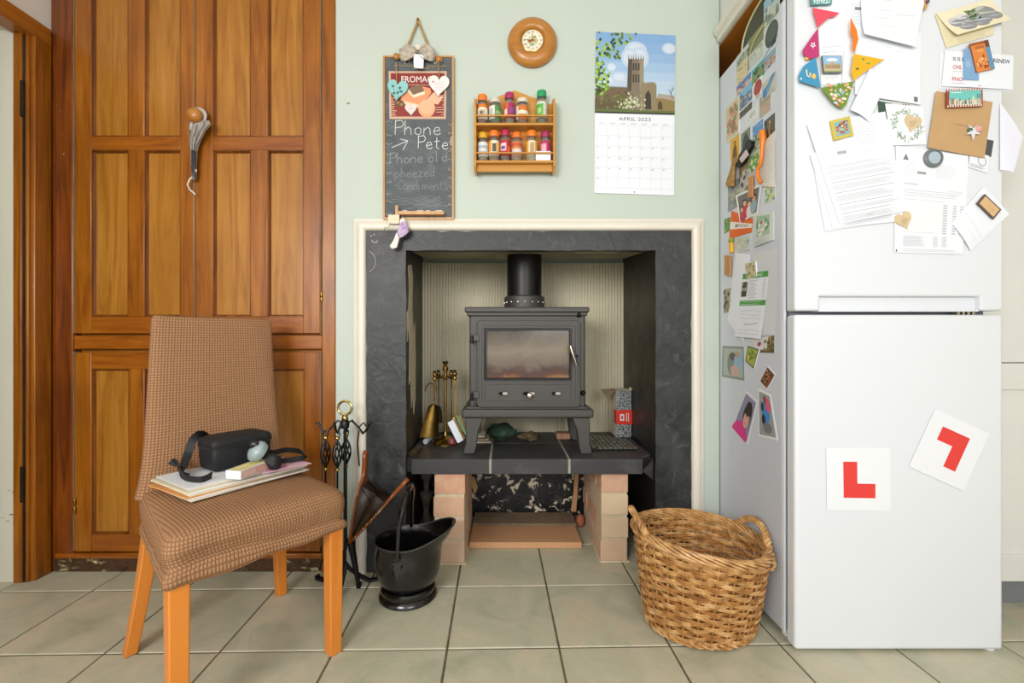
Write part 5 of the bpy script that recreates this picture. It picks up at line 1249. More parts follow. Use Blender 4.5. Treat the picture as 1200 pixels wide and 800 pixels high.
for px, py, lb_ in ((465.5, 68.5, 'golden-brown wooden peg knob at the top left of the chalkboard'), (515, 71.5, 'golden-brown wooden peg knob at the top right of the chalkboard')):
    c = W(px, py, YB); o = MB().lathe([(.006, 0), (.007, .006), (.011, .009), (.0125, .014), (.009, .02), (.003, .022)], (c.x, YB+.001, c.z), 14, ax=(0, -1, 0)).build('wooden_peg', MAT['clockwood'], smooth=True); tag(root_at(o, (c.x, YB, c.z-.012)), lb_, 'knob')
# peg, card and bird hanging at the lower left of the board
hc = pxs([(455, 251.5), (468, 251.5), (467.5, 262), (454.5, 262)], YB-.026, 0); hc.build('small_card', MAT['paper_warm'], 'small blank cream card clipped at the chalkboard lower left corner', 'card', th=.0015)
tag(root_at(MB().box(W(463, 252, YB-.025), W(467, 241, YB-.018)).build('clothes_peg', MAT['boardwood'], bevel=.001), W(465, 252, YB-.02)), 'small wooden peg standing at the lower left of the chalkboard', 'peg')
tag(root_at(MB().tube([W(450, 269.5, YB-.022), W(451.5, 266, YB-.024), W(455, 266.5, YB-.026), W(458, 263.5, YB-.027), W(457.5, 261, YB-.027)], .0012, 6).build('wire_hook', MAT['steel'], smooth=True), W(454, 268, YB-.02)), 'tiny bent wire hook below the cream card on the trim', 'hook')
bd = thing('fabric_bird', 'lilac speckled fabric bird with white tail hanging below the chalkboard', 'ornament', W(467, 291, YB-.03))
lil = NT('lilac_speckle'); v_ = lil.coord(); lil.fin(lil.ramp(lil.noise(v_, 160, 3, .7), [(.4, '9c7fb0'), (.55, 'c3aecb'), (.7, 'd9cfdb')]), .8)
def prismx(px_pts, Y, th, mat, name, parent): return MB().extrude([W(x, y, Y) for x, y in px_pts], (0, th, 0)).build(name, mat, parent, bevel=.002)
prismx([(471, 259), (475, 258.5), (478, 267), (478.5, 271), (475, 275), (470, 278), (466.5, 277), (465, 273), (466.5, 266), (469, 262)], YB-.034, .014, lil.m, 'body', bd)
prismx([(469.5, 256), (473, 255), (475.5, 259), (474, 261), (468.5, 262), (468, 259)], YB-.033, .012, solid('e6dfd8', .8), 'head', bd)
prismx([(464.5, 272), (468, 277.5), (465, 290), (459, 291.5), (456.5, 288), (461, 281)], YB-.031, .006, solid('e6dfd8', .8), 'tail', bd)
MB().tube([W(472, 256, YB-.028), W(471, 250, YB-.024)], .001, 5).build('thread', MAT['rope'], bd)
# ---- clock
ck = thing('wall_clock', 'round honey-wood wall clock with small cream dial', 'clock', W(624, 77, WY-.01))
c = W(624, 48, WY-.02); R0 = 29*1.655/FPX
MB().lathe([(R0*.93, 0), (R0, .006), (R0, .014), (R0*.94, .024), (R0*.8, .032), (R0*.64, .035), (R0*.55, .033), (R0*.50, .028), (R0*.465, .024), (R0*.45, .020)], (c.x, WY, c.z), 56, ax=(0, -1, 0)).build('wooden_case', MAT['clockwood'], ck, smooth=True)
dc = (c.x-.001, WY-.0245, c.z+.004)
MB().lathe([(R0*.45, 0), (R0*.452, .0015), (R0*.43, .003)], (dc[0], dc[1]+.0035, dc[2]-.004), 40, ax=(0, -1, 0)).build('bezel', MAT['brass_bright'], ck, smooth=True)
df_ = Sheet([(c.x-R0*.44, dc[1], dc[2]-.004+R0*.44), (c.x+R0*.44, dc[1], dc[2]-.004+R0*.44), (c.x+R0*.44, dc[1], dc[2]-.004-R0*.44), (c.x-R0*.44, dc[1], dc[2]-.004-R0*.44)], (0, -1, 0), .0002)
df_.ell(.5, .5, .47, .47, 'e6dfc6', 32).ell(.5, .52, .26, .22, 'd2c49c', 16).ell(.38, .55, .09, .07, '9c5a3a', 10).ell(.6, .52, .10, .08, 'b9a06a', 10).ell(.48, .70, .12, .08, '8fae8a', 10).ell(.6, .35, .07, .06, '7c9a70', 10)
for k, nm in enumerate('XII I II III IV V VI VII VIII IX X XI'.split()):
    a = 2*PI*k/12; df_.text(nm, .5+.39*math.sin(a), .5-.39*math.cos(a)+.045, .09, '3a352c', center=True)
df_.line([(.5, .5), (.49, .2)], .0020, '1b1714').line([(.5, .5), (.12, .49)], .0016, '1b1714').ell(.5, .5, .05, .05, '1b1714', 10)
df_.build('dial', MAT['paper_warm'], parent=ck, th=.0003, outline=[(.5+.48*math.cos(-a), .5+.48*math.sin(-a)) for a in [2*PI*k/32 for k in range(32)]])
# ---- calendar
cal = thing('wall_calendar', 'april calendar with a photograph of a stone church hanging from a nail', 'calendar', W(744, 229, WY-.004))
yc = WY-.004
ph = pxs([(698.5, 37), (791.5, 41.5), (790.5, 134.5), (697, 132)], yc, 0)
random.seed(21)
ph.rect(0, 0, 1, 1, '8fb0d6').rect(0, 0, 1, .25, '7fa6d2').rect(0, .12, 1, .25, '86abd4').rect(0, .36, 1, .48, '9cbbd9').rect(0, .48, 1, .8, 'a9c4dc').rect(0, .58, 1, .8, 'b4cadd')
for x, y, rx_, ry_ in ((.5, .2, .14, .10), (.55, .3, .12, .14), (.92, .17, .09, .07), (.42, .3, .1, .12), (.2, .43, .06, .05), (.3, .55, .1, .06), (.15, .6, .1, .07)): ph.ell(x, y, rx_, ry_, 'bccbdd', 18).ell(x, y, rx_*.7, ry_*.7, 'cbd6e4', 18)
ph.poly([(.0, .70), (.2, .68), (.42, .68), (.42, .97), (0, .97)], '6d5c45').rect(.0, .86, .6, .97, '5b5237')
ph.poly([(.41, .32), (.605, .32), (.61, .96), (.40, .96)], '7d7160').poly([(.41, .32), (.46, .32), (.455, .72), (.40, .72)], '51483c').poly([(.545, .32), (.605, .32), (.61, .72), (.56, .72)], '94886f')
for x in (.415, .45, .475, .505, .54, .57, .60): ph.poly([(x-.008, .33), (x, .25), (x+.008, .33)], '5f5545')
for x in (.48, .51, .545): ph.rect(x-.010, .37, x+.008, .46, '2e2a26').rect(x-.010, .51, x+.008, .61, '37312a')
ph.poly([(.57, .66), (.60, .62), (.72, .60), (.77, .63), (.77, .97), (.57, .97)], '8a7c60')
for k in range(7): ph.rect(.585+.026*k, .595, .597+.026*k, .63, '8a7c60')
ph.poly([(.63, .94), (.63, .76), (.665, .70), (.70, .76), (.71, .94)], '3c362c').poly([(.77, .80), (.86, .79), (1, .82), (1, .97), (.77, .97)], '8b764b').poly([(.79, .94), (.79, .86), (.815, .83), (.84, .86), (.85, .94)], '4a4029').poly([(.77, .80), (.79, .74), (1, .76), (1, .83), (.86, .80)], 'a59a8c')
for k in range(16): ph.rect(.18+.015*k, .665 if k % 2 else .675, .192+.015*k, .69, '6d5c45')
for k in range(70):
    x, y = random.random()*.5, .74+random.random()*.2; ph.ell(x, y, .018, .02, random.choice(['6f7a3c', '5b4a30', '7d7450', '55602e', '6b5138']), 6, random.random())
for k in range(60):
    x, y = random.gauss(.45, .08), random.gauss(.88, .04); ph.ell(min(x, .64), min(y, .95), .014, .012, random.choice(['b9c39a', 'cdd3b2', '93a06f']), 6, random.random()*3)
for k in range(170):
    y = random.random()*.78; lim = .38*(1-y/.8)**.7+.04+.05*math.sin(y*20); x = random.random()*lim
    if (.35 < y < .5) and x > .12: continue
    ph.ell(x, y, .022, .017, random.choice(['6f9a2c', '93b840', '3f5c22', '5c7f2a', 'a9c752', '2c3d1c']), 6, random.random()*3)
ph.line([(.97, .8), (.95, .72), (.99, .66)], .002, '4a3f36').line([(.95, .74), (.92, .68)], .0015, '4a3f36').line([(.96, .7), (.97, .63)], .001, '4a3f36')
ph.rect(0, .955, 1, .985, '5d6a3a').rect(0, .985, 1, 1, '2b2721')
ph.build('picture_page', MAT['paper'], parent=cal, th=.0015)
mo = pxs([(697, 132.5), (790.5, 135), (790, 229), (696.5, 226)], yc, .0006)
mo.text('APRIL 2023', .5, .085, .045, '55585a', center=True, fit=.40)
for k, dn in enumerate(('SUNDAY', 'MONDAY', 'TUESDAY', 'WEDNESDAY', 'THURSDAY', 'FRIDAY', 'SATURDAY')): mo.text(dn, .09+.133*k, .13, .014, '8a8a86', center=True, fit=.07)
for r in range(7): mo.line([(.02, .145+.135*r*.97), (.98, .145+.135*r*.97)], .0006, 'aeb0ac')
for k in range(8): mo.line([(.02+.137*k, .145), (.02+.137*k, .93)], .0006, 'b9bbb6')
for n_ in range(1, 31):
    i_ = n_+5; r, k = divmod(i_, 7)
    mo.text(str(n_), .028+.137*k, .175+.131*r, .018, '6c6e6c')
mo.scrawl(.6, .3, .7, .01, 'a7a9a6').scrawl(.33, .58, .42, .01, 'a7a9a6').ell(.5, .975, .008, .008, '333333', 8)
mo.build('month_page', MAT['paper'], parent=cal, th=.003)
MB().lathe([(.001, 0), (.001, .012), (.003, .013)], (W(744, 42, WY).x, WY, W(744, 42, WY).z), 8, ax=(0, -1, 0)).build('nail', MAT['iron_dark'], cal, smooth=True)
# ---- spice rack
YR = WY-.062
sr = thing('spice_rack', 'two-tier honey pine spice rack on the wall beneath the clock', 'rack', W(603, 200, WY-.03))
def rx(px, Y=YR): return xof(px, Y)
def rz(py, Y=YR): return zof(py, Y)
xl, xr = rx(555.5), rx(651); zb_, ztp = rz(199.5), rz(111)
bp_ = [(xl+.008, rz(192.5)), (xr-.008, rz(192.5)), (xr-.008, rz(113)), (rx(603.5), rz(105.5, WY-.008)), (xl+.008, rz(113))]
MB().extrude([(x, WY-.007, z) for x, z in bp_], (0, .0062, 0)).build('back_board', MAT['rackwood'], sr, bevel=.001)
for a, s in ((xl, 1), (xr-.0085, -1)):
    P = [(WY-.0008, zb_+.004), (WY-.04, zb_-.004), (YR, zb_+.018), (YR, ztp-.028), (YR+.012, ztp-.006), (WY-.03, ztp+.0), (WY-.0008, ztp)]
    MB().extrude([(a, y, z) for y, z in P], (.0085, 0, 0)).build('side_panel', MAT['rackwood'], sr, bevel=.002)
sh1, sh2 = rz(143.5), rz(187.5)
for z in (sh1, sh2): box_obj('shelf', (xl+.0085, YR+.001, z-.0085), (xr-.0085, WY-.007, z), MAT['rackwood'], sr, bevel=.001)
box_obj('apron', (xl+.0085, YR+.02, sh2-.034), (xr-.0085, YR+.028, sh2-.0085), MAT['rackwood'], sr, bevel=.001)
for py in (135.2, 179): MB().box((xl+.0085, YR-.001, rz(py+.9)), (xr-.0085, YR+.005, rz(py-.9))).build('front_rail', MAT['rackwood'], sr, bevel=.0012)
def jar(px, shelf, py_top, wpx, lidc, lid_h, marks, fillc, label, dark_top=False, lidmat=None):
    Y = YR+.030; x = xof(px, Y); r = wpx*Y/FPX/2; z0 = shelf+.0004; zt_ = zof(py_top, Y); H = zt_-z0
    o = thing('spice_jar', label, 'jar', (x, Y, z0), 'spice jars in the rack')
    hb = H-lid_h
    MB().lathe([(r*.8, 0), (r*.96, .002), (r, .006), (r, hb*.72), (r*.9, hb*.84), (r*.72, hb*.92), (r*.72, hb)], (x, Y, z0), 24).build('glass_body', MAT['glass'], o, smooth=True)
    MB().lathe([(r*.75, .003), (r*.88, .006), (r*.88, hb*.66), (r*.5, hb*.7)], (x, Y, z0), 16).build('contents', solid(fillc, .9), o, smooth=True)
    MB().lathe([(r*.86, hb-.003), (r*.90, hb-.001), (r*.90, H-.003), (r*.84, H), (r*.2, H)], (x, Y, z0), 24).build('lid', lidmat or solid(lidc, .4), o, smooth=True)
    # wrap-around label
    l0, l1 = hb*.22, hb*.78
    def band(a0, a1, za, zb2, col, e):
        mb = MB(); n = 12; vs = []; fs = []
        for i in range(n+1):
            a = -PI/2+a0+(a1-a0)*i/n
            for zz in (za, zb2): vs.append((x+(r+e)*math.cos(a), Y+(r+e)*math.sin(a), z0+zz))
        for i in range(n): fs.append((2*i, 2*i+2, 2*i+3, 2*i+1))
        return mb.add(vs, fs)
    lm_ = band(-1.9, 1.9, l0, l1, None, .0004).mesh('label', solid(marks[0], .5), True); place('label', lm_, o)
    for j, (a0, a1, f0, f1, col) in enumerate(marks[1]):
        m_ = band(a0, a1, l0+(l1-l0)*f0, l0+(l1-l0)*f1, None, .0007+.0002*j).mesh('label_print', solid(col, .5), True); place('label_print', m_, o)
    return o
J = [
 (565.3, sh1, 112.5, 12.5, 'e8791c', .019, ('e6ddc8', [(-1.9, 1.9, .78, 1, 'dd7a22'), (-.5, .5, .25, .6, 'b8a890'), (-.4, .1, .3, .5, '6c5c48')]), '8a4a20', 'orange-lidded jar with cream label at the left end of the upper shelf'),
 (580.2, sh1, 117, 14, 'cfc9bb', .012, ('5c8a4c', [(-1.9, -.05, 0, 1, 'e0e2da'), (-1.2, -.3, .2, .8, 'b8c0b4'), (.1, 1.2, .35, .6, '8ab078')]), '4f6a35', 'white-lidded jar with green and white label, second on the upper shelf'),
 (597, sh1, 110, 12, 'a8265c', .018, ('a8265c', [(-1.9, -.3, 0, 1, 'd8653a'), (-1.2, -.5, .25, .6, 'e8e0d0'), (.1, .9, .3, .7, '8a4a90')]), '9a8466', 'magenta-lidded jar in the middle of the upper shelf'),
 (612, sh1, 117, 14.2, 'd8cfbd', .011, ('d4732c', [(-1.9, 1.9, .35, .62, 'e6ddc8'), (-1.9, -.7, 0, 1, 'e6e2d8')]), '8f4a1e', 'pale-lidded jar with orange and cream label on the upper shelf'),
 (634.8, sh1, 107.5, 12.5, '1f9a5c', .021, ('cfd8c8', [(-1.4, .2, .15, .85, '5fae4a'), (-1.0, -.2, .3, .6, 'a8d088')]), '6f7a4a', 'tall green-lidded jar alone at the right end of the upper shelf'),
 (566, sh2, 156.5, 12, 'd8a41c', .018, ('dcdcd8', [(-1.2, 1.2, .55, .75, 'a9b4c0'), (-.8, .8, .2, .35, 'b8bab8')]), 'a08a62', 'yellow-lidded jar with white label at the left end of the lower shelf'),
 (579, sh2, 154.5, 12.8, 'e8791c', .018, ('e6dcc2', [(-1.9, -.5, .3, 1, 'e09a3a'), (-.3, .4, .25, .8, '5c5040'), (.5, 1.4, .1, .9, 'e8b060')]), '9a7048', 'orange-lidded jar with cream and black label, second on the lower shelf'),
 (592, sh2, 153.5, 12.2, 'b0204c', .018, ('b8283c', [(-1.0, .2, .3, .8, 'e0c8c8'), (-.8, 0, .4, .6, '6a4a8a'), (.4, 1.3, .1, .6, 'd8603a')]), '7a5a44', 'crimson-lidded jar with red label, third on the lower shelf'),
 (605.5, sh2, 156.5, 12.8, 'df6f1e', .017, ('d07a4a', [(-1.0, 1.0, .05, .5, 'd8d0cc'), (-1.2, 1.2, .7, .9, 'c0502c')]), 'a88a68', 'orange-lidded jar with dark cap and pinkish label, fourth on the lower shelf'),
 (622.8, sh2, 154.5, 13, 'ea7c1a', .018, ('e8d8b0', [(-1.9, -.6, .1, 1, 'e8a040'), (-.3, .35, .2, .85, 'b09870'), (.6, 1.5, .2, 1, 'e8a848')]), 'c8b088', 'orange-lidded jar with yellow label beside the small white packet'),
 (639, sh2, 156, 12.5, 'a02c5c', .015, ('b03060', [(-.9, .1, .2, .8, 'd8a8b8'), (-1.5, -.9, .2, .9, 'd8603a')]), '7a5a50', 'plum-lidded jar behind the white packet at the right end'),
]
for q in J: jar(*q)
for px in (605.5, 639):
    Y = YR+.03; x = xof(px, Y); z = zof(156, Y); 
tag(root_at(box_obj('white_packet', (rx(628), YR+.0065, sh2+.0004), (rx(645.5), YR+.0125, rz(176)), MAT['paper'], bevel=.0005), (rx(637), YR+.009, sh2)), 'small white packet lying at the front of the lower spice shelf', 'packet')
# ================================================================ PAPERS AND MAGNETS ON THE FRIDGE FRONT
random.seed(5)
TXT = '8f9296'
def F(quad, layer=1, **k):
    return Sheet([W(x, y, FY) for x, y in quad], (0, -1, 0), .0012*layer, **k)
def T(name): return MAT[name]
# letters and papers, back to front
s = F([(957, -6), (994, -6), (985, 98), (962, 100)], 1); s.scrawl(.1, .58, .95, .02, TXT).scrawl(.1, .64, .7, .02, TXT).scrawl(.15, .70, .85, .02, TXT).scrawl(.2, .93, .8, .02, 'c8b878'); s.build('handwritten_note', T('paper'), 'white handwritten note behind the pink and blue bunting flags', 'paper')
s = F([(992, -6), (1012, -6), (1005, 104), (986, 97)], 2); s.lines(.3, .1, .95, .9, 34, 'b0b3b6').rect(.5, .14, .9, .17, '7c8084'); s.build('printed_letter', T('paper'), 'narrow visible strip of printed letter behind the orange flag', 'paper')
s = F([(1002, 30), (1078, 40), (1076, 124), (1000, 112)], 3, lift=.003); s.lines(.05, .3, .9, .9, 9, 'd2d4d6').rect(.9, .9, .96, .97, '6c7074'); s.build('large_sheet', T('paper'), 'large plain white sheet under the scribbled top sheet', 'paper')
s = F([(1007, -6), (1084, -6), (1067, 60), (1007, 45)], 5, lift=.012); s.scrawl(.25, .35, .5, .03, 'b9bcc4').scrawl(.6, .42, .9, .03, 'b9bcc4').scrawl(.2, .52, .5, .03, 'c4c7cc').scrawl(.25, .68, .55, .03, 'c4c7cc').ell(.42, .06, .16, .09, 'd6cdb0', 14); s.build('scribbled_sheet', T('paper'), 'white sheet with faint handwriting and lifted lower edge, top of fridge', 'paper')
s = F([(1016, 82), (1031, 109), (1014, 144), (993, 131)], 9, bow=.004); s.build('folded_paper', T('paper'), 'blank white folded paper hanging just below the yellow flag', 'paper')
# bunting
bt = thing('bunting', 'string of coloured fabric pennants hung over the upper left fridge papers', 'bunting', W(975, 128, FY-.008))
flagc = [('flag', [(952, 9), (984, 15), (977, 20), (972, 20), (958.5, 32)], 'e34e60', None), ('flag', [(958.5, 33), (960, 66), (949, 69), (941, 63), (941, 58)], 'b8356f', 'star'), ('flag', [(956, 67), (962, 103), (937, 95), (936, 89), (942, 77)], '3f8fb8', 'cat'), ('flag', [(962, 103), (1001, 95), (992, 122), (987, 128), (977, 121)], '6f8a34', 'floral'), ('flag', [(1001, 63), (1037, 70), (1030, 73), (1004, 91), (1001, 95), (998, 85)], 'eead1c', 'green'), ('flag', [(997, 21), (1004, 35), (1006, 46), (1001, 62), (999, 55), (1000, 45), (997, 38)], 'ee7a1e', None)]
for i, (nm, pts, col, mk) in enumerate(flagc):
    Yf = FY-.009-.001*i; xs = [p[0] for p in pts]; ys = [p[1] for p in pts]; q = [(min(xs), min(ys)), (max(xs), min(ys)), (max(xs), max(ys)), (min(xs), max(ys))]
    sh = Sheet([W(x, y, Yf) for x, y in q], (0, -1, 0), 0); w, h = q[1][0]-q[0][0], q[2][1]-q[0][1]
    ol = [((x-q[0][0])/w, (y-q[0][1])/h) for x, y in pts]
    if mk == 'star': sh.poly([(.62+.2*(1 if k % 2 else .45)*math.sin(PI*k/5), .55-.12*(1 if k % 2 else .45)*math.cos(PI*k/5)) for k in range(10)], 'e8e0e0').ell(.62, .55, .06, .04, '7c7c90', 8)
    if mk == 'cat': sh.line([(.35, .4), (.38, .6), (.5, .65), (.52, .5)], .003, 'e8d9a0').ell(.68, .62, .1, .09, 'e8b85a', 8).ell(.1, .7, .05, .03, 'dfe6e8', 6)
    if mk == 'green': sh.ell(.35, .2, .05, .05, '5f9a3a', 6).ell(.5, .35, .07, .03, '5f9a3a', 6).ell(.17, .55, .06, .05, '3f7a30', 6)
    if mk == 'floral':
        for k in range(60):
            x, y = .12+.76*random.random(), .1+.8*random.random()
            if abs(x-.55) < .42*(1-y*.8): sh.ell(x, y, .05, .045, random.choice(['e8e4da', 'e8b070', '8fb0c8', 'b9c878', 'd8d0e0', 'e07a5a', '5f8a4a']), 6, random.random()*3)
    sh.build('flag', solid(col, .8), parent=bt, th=.0012, outline=ol)
MB().tube([W(a, b, FY-.008) for a, b in ((952, 9), (958.5, 32), (960, 66), (962, 103), (982, 100), (1001, 95), (1001, 63), (997, 21))], .0008, 5).build('string', solid('c8c0b0', .8), bt)
MB().ball(W(946, 68, FY-.006), .006, 8, (1, .5, 1)).build('yellow_tassel', solid('e0b830', .7), bt, smooth=True)
def mag(name, quad, mat, label, art=None, th=.004, layer=9, cat='magnet', edge=None, **k):
    s = F(quad, layer)
    if art: art(s)
    return s.build(name, mat, label, cat, th=th, **k)
def a1(s): s.rect(.05, -.5, .95, .55, '6fb3b0').text('VENEZI', .5, .93, .4, 'e8f0ee', True, True, fit=.8).rect(0, .0, .03, 1, '8a4a3a')
mag('fridge_magnet', [(947, -8), (972, -8), (971.5, 8), (947, 9)], solid('4f9a98', .4), 'teal souvenir magnet lettered in white above the pink flag', a1)
def a2(s):
    s.rect(.03, .03, .97, .97, '8fb4d4').rect(.03, .6, .97, .97, 'c9b48a').ell(.5, .25, .3, .1, 'e0e8ee', 10)
    s.poly([(.08, .78), (.08, .5), (.2, .45), (.3, .5), (.42, .42), (.5, .28), (.58, .42), (.7, .5), (.8, .45), (.92, .5), (.92, .78)], 'b39f80')
    for k in range(9): s.rect(.13+.09*k, .55, .16+.09*k, .75, '6a5a48')
    s.rect(.03, .88, .97, .97, '8a9a70')
mag('fridge_magnet', [(960, 68), (983, 68), (983, 88), (962, 88)], solid('5c6a70', .4), 'magnet picturing a domed stone building beside the blue flag', a2)
# cream card with stones
bc = thing('stones_card', 'cream folded greeting card printed with a row of pebbles, top right of fridge', 'card', W(1135, 56, FY-.003))
bk_ = F([(1095, 18), (1159, 5), (1164, 41), (1108, 57)], 2); bk_.lines(.05, .2, .2, .9, 12, 'c0b890').lines(.25, .82, .85, .95, 4, 'b0a888'); bk_.build('inside_page', solid('e3d9b4', .7), parent=bc, th=.0005)
fc_ = F([(1095, 17), (1159, 0), (1179, 27), (1116, 45)], 4, lift=.010)
for x, y, a, b, cl in ((.2, .5, .13, .22, 'c4c6c8'), (.3, .72, .15, .18, 'b4b4b2'), (.42, .55, .13, .25, 'bcbcba'), (.55, .75, .12, .15, 'a8a8a4'), (.62, .62, .14, .2, 'b4bcc4'), (.74, .4, .17, .28, 'b9bdae'), (.84, .6, .12, .18, 'a4acb4'), (.32, .38, .1, .13, 'cdcfd2')): fc_.ell(x+.01, y+.03, a, b, '8c8e90', 16, -.2).ell(x, y, a*.93, b*.9, cl, 16, -.2).ell(x-.02, y-.05, a*.4, b*.3, 'd6d8d8', 10, -.2)
for k in range(26): fc_.ell(.45+.16*random.random()+.0, .22+.36*random.random(), .025, .05, random.choice(['4f6a48', '6f8a60', '2f4a38']), 6, random.random()*3)
fc_.build('front_page', solid('e8e0c0', .7), parent=bc, th=.0005)
# renewal letter
s = F([(1101, 62), (1184, 67), (1185, 107), (1100, 104)], 1); s.build('envelope', T('paper'), 'lilac-white envelope peeping out behind the renewal letter', 'envelope', th=.0006)
s = F([(1106, 60), (1186, 66), (1185, 106), (1102, 102)], 3, bow=.002)
s.text('IS IS E', .12, .27, .10, '3c4048', True, fit=.16).text('RENEW', .70, .25, .12, '30343c', True, fit=.25).text('ONL', .13, .50, .11, 'c8505a', True, fit=.13).text('PHO', .13, .84, .11, 'c8505a', True, fit=.15).lines(.13, .57, .3, .6, 1, 'a0a4b0').lines(.13, .9, .35, .93, 1, 'a0a4b0').rect(.5, .92, .54, .95, 'e8b0b4')
s.build('renewal_letter', T('paper'), 'white letter with red and black heading ending RENEW on the fridge right', 'letter')
s = F([(1126.5, 59), (1144, 59), (1144, 96), (1126, 95)], 6); s.ell(.3, .5, .2, .12, '92b4d4', 10); s.build('blue_card', solid('7fa8cf', .6), 'light blue card held over the renewal letter', 'card')
def a3(s):
    s.rect(0, 0, 1, 1, 'd9813c').rect(0, 0, 1, .1, 'a0562a').poly([(.75, 0), (1, 0), (1, .25), (.78, .22)], '6a4030').poly([(.75, .22), (1, .25), (1, 1), (.75, 1)], '5f8fae').ell(.45, .3, .2, .06, 'e09a4c', 10).lines(.2, .16, .7, .22, 3, '5a2c18', .001, 0)
    for k in range(24): s.ell(.1+.6*random.random(), .5+.42*random.random(), .06, .05, random.choice(['8a4420', 'f0a860', 'c4662c', 'e8b878']), 6, random.random()*3)
mag('fridge_magnet', [(1132, 54), (1153, 49.5), (1161, 83), (1140, 87.5)], solid('9a5a34', .4), 'orange desert photo magnet tilted over the blue card', a3)
# kraft envelope
s = F([(1095, 108), (1160.5, 121), (1151, 186), (1085, 174)], 5); s.scrawl(.38, .5, .66, .02, '9a7a58').text('me and', .45, .52, .04, 'a08260', fit=.2); s.build('kraft_envelope', T('kraft'), 'square brown kraft paper envelope on the fridge', 'envelope', th=.0012)
def a4(s):
    for k in range(14): s.rect(k/14, 0, (k+.5)/14, .1, 'e8dcd0').rect(k/14, .9, (k+.5)/14, 1, 'e8dcd0')
    s.rect(.05, .1, .95, .9, '6cc0b8').rect(.05, .62, .95, .9, 'cfcab8').lines(.1, .2, .4, .2, 1, 'f0f4f0', .0015, 0)
    for k in range(34): x = .07+.84*random.random(); s.rect(x, .5+.2*random.random(), x+.05, .86, random.choice(['e0dccb', '4f7a68', 'a87a58', 'd8d0b8', '7a8a80']))
    s.poly([(.66, .8), (.72, .3), (.78, .8)], 'd0c8b0').rect(.84, .3, .86, .85, '5a6a68').rect(.9, .3, .92, .85, '5a6a68')
mag('fridge_magnet', [(1104, 108), (1145, 107), (1145.5, 127.5), (1104, 129)], solid('a04638', .4), 'teal city skyline magnet with red and white striped border', a4, layer=12)
fm = thing('flower_magnet', 'tiny white star and pink rose magnet on the kraft envelope', 'magnet', W(1142, 163, FY-.012))
MB().extrude([W(1141+9*(1 if k % 2 else .35)*math.sin(PI*k/5), 154-10*(1 if k % 2 else .35)*math.cos(PI*k/5), FY-.012) for k in range(10)], (0, .003, 0)).build('star', solid('d8dee4', .4), fm)
MB().ball(W(1147, 151, FY-.012), .009, 8, (1, .6, 1)).build('rose', solid('d8a098', .6), fm, smooth=True)
MB().ball(W(1137, 152, FY-.010), .007, 8, (1, .5, .8)).build('leaf', solid('4a7050', .6), fm, smooth=True)
# black card and receipt behind the envelope
s = F([(1149, 162), (1164, 165), (1161, 184), (1149, 182)], 1); s.build('black_card', solid('4a4c4c', .6), 'black card corner peeping out right of the kraft envelope', 'card')
s = F([(1134, 176), (1158, 183), (1156, 203), (1134, 196)], 2); s.lines(.1, .75, .9, .9, 4, '7a7c80').line([(.68+.2*math.cos(a), .4+.28*math.sin(a)) for a in [x*.42 for x in range(16)]], .0016, '5c6064'); s.build('receipt', T('paper'), 'small receipt with circled mark below the kraft envelope', 'paper')
# wreath card + things behind it
s = F([(1028, 118), (1046, 122), (1052, 170), (1033, 172)], 1); s.rect(0, .5, 1, 1, '3c9aa8').ell(.5, .7, .4, .15, '5fb8c0', 8).ell(.2, .9, .3, .1, 'd8b83a', 8).ell(.7, .3, .4, .2, '4a6a48', 8); s.build('postcard', solid('3f5548', .5), 'dark green and teal postcard mostly hidden behind the wreath card', 'postcard')
s = F([(1044, 119), (1078, 122), (1077, 130), (1043, 128)], 2); s.text('W', .5, .8, .6, '44484c', True, True); s.build('grey_slip', solid('cfd2d0', .6), 'grey slip with dark lettering above the wreath card', 'paper')
s = F([(1036, 122), (1080, 126), (1084, 170), (1044, 171)], 3)
for k in range(110):
    a = random.random()*2*PI; rr_ = .36+random.gauss(0, .045); s.ell(.52+rr_*math.cos(a), .5+rr_*math.sin(a), .035, .014, random.choice(['8fa88c', '6f8f72', 'b0c0a8', 'a8b89c', '90a898']), 6, random.random()*3)
s.build('wreath_card', T('paper'), 'white card printed with a round green leaf wreath', 'card', th=.0008)
def wheart(label, px, py, r, ang, layer, alt=False):
    c = W(px, py, FY-.0008*layer); ca, sa = math.cos(ang), math.sin(ang); R0 = r*FY/FPX; o = thing('heart_magnet', label, 'magnet', c)
    MB().extrude([c+Vector(((x*ca-z*sa)*R0, 0, (x*sa+z*ca)*R0)) for x, z in heart()], (0, .003, 0)).build('heart', T('ply'), o, bevel=.0004)
    sh = Sheet([c+Vector((-R0, 0, R0)), c+Vector((R0, 0, R0)), c+Vector((R0, 0, -R0)), c+Vector((-R0, 0, -R0))], (0, -1, 0), .0003)
    for k in range(4): sh.line([(.3+.02*k, .42+.09*k), (.72-.04*k, .34+.09*k)], .0008, '8f7650')
    sh.build('engraving', T('ply'), parent=o, th=.0001, outline=[(.49, .49), (.5, .5), (.49, .5)])
wheart('pale wooden heart magnet on the wreath card', 1069.5, 145, 10.5, -.25, 8)
wheart('pale wooden heart magnet at the lower left of the invoice', 1060, 259, 10.5, .35, 8)
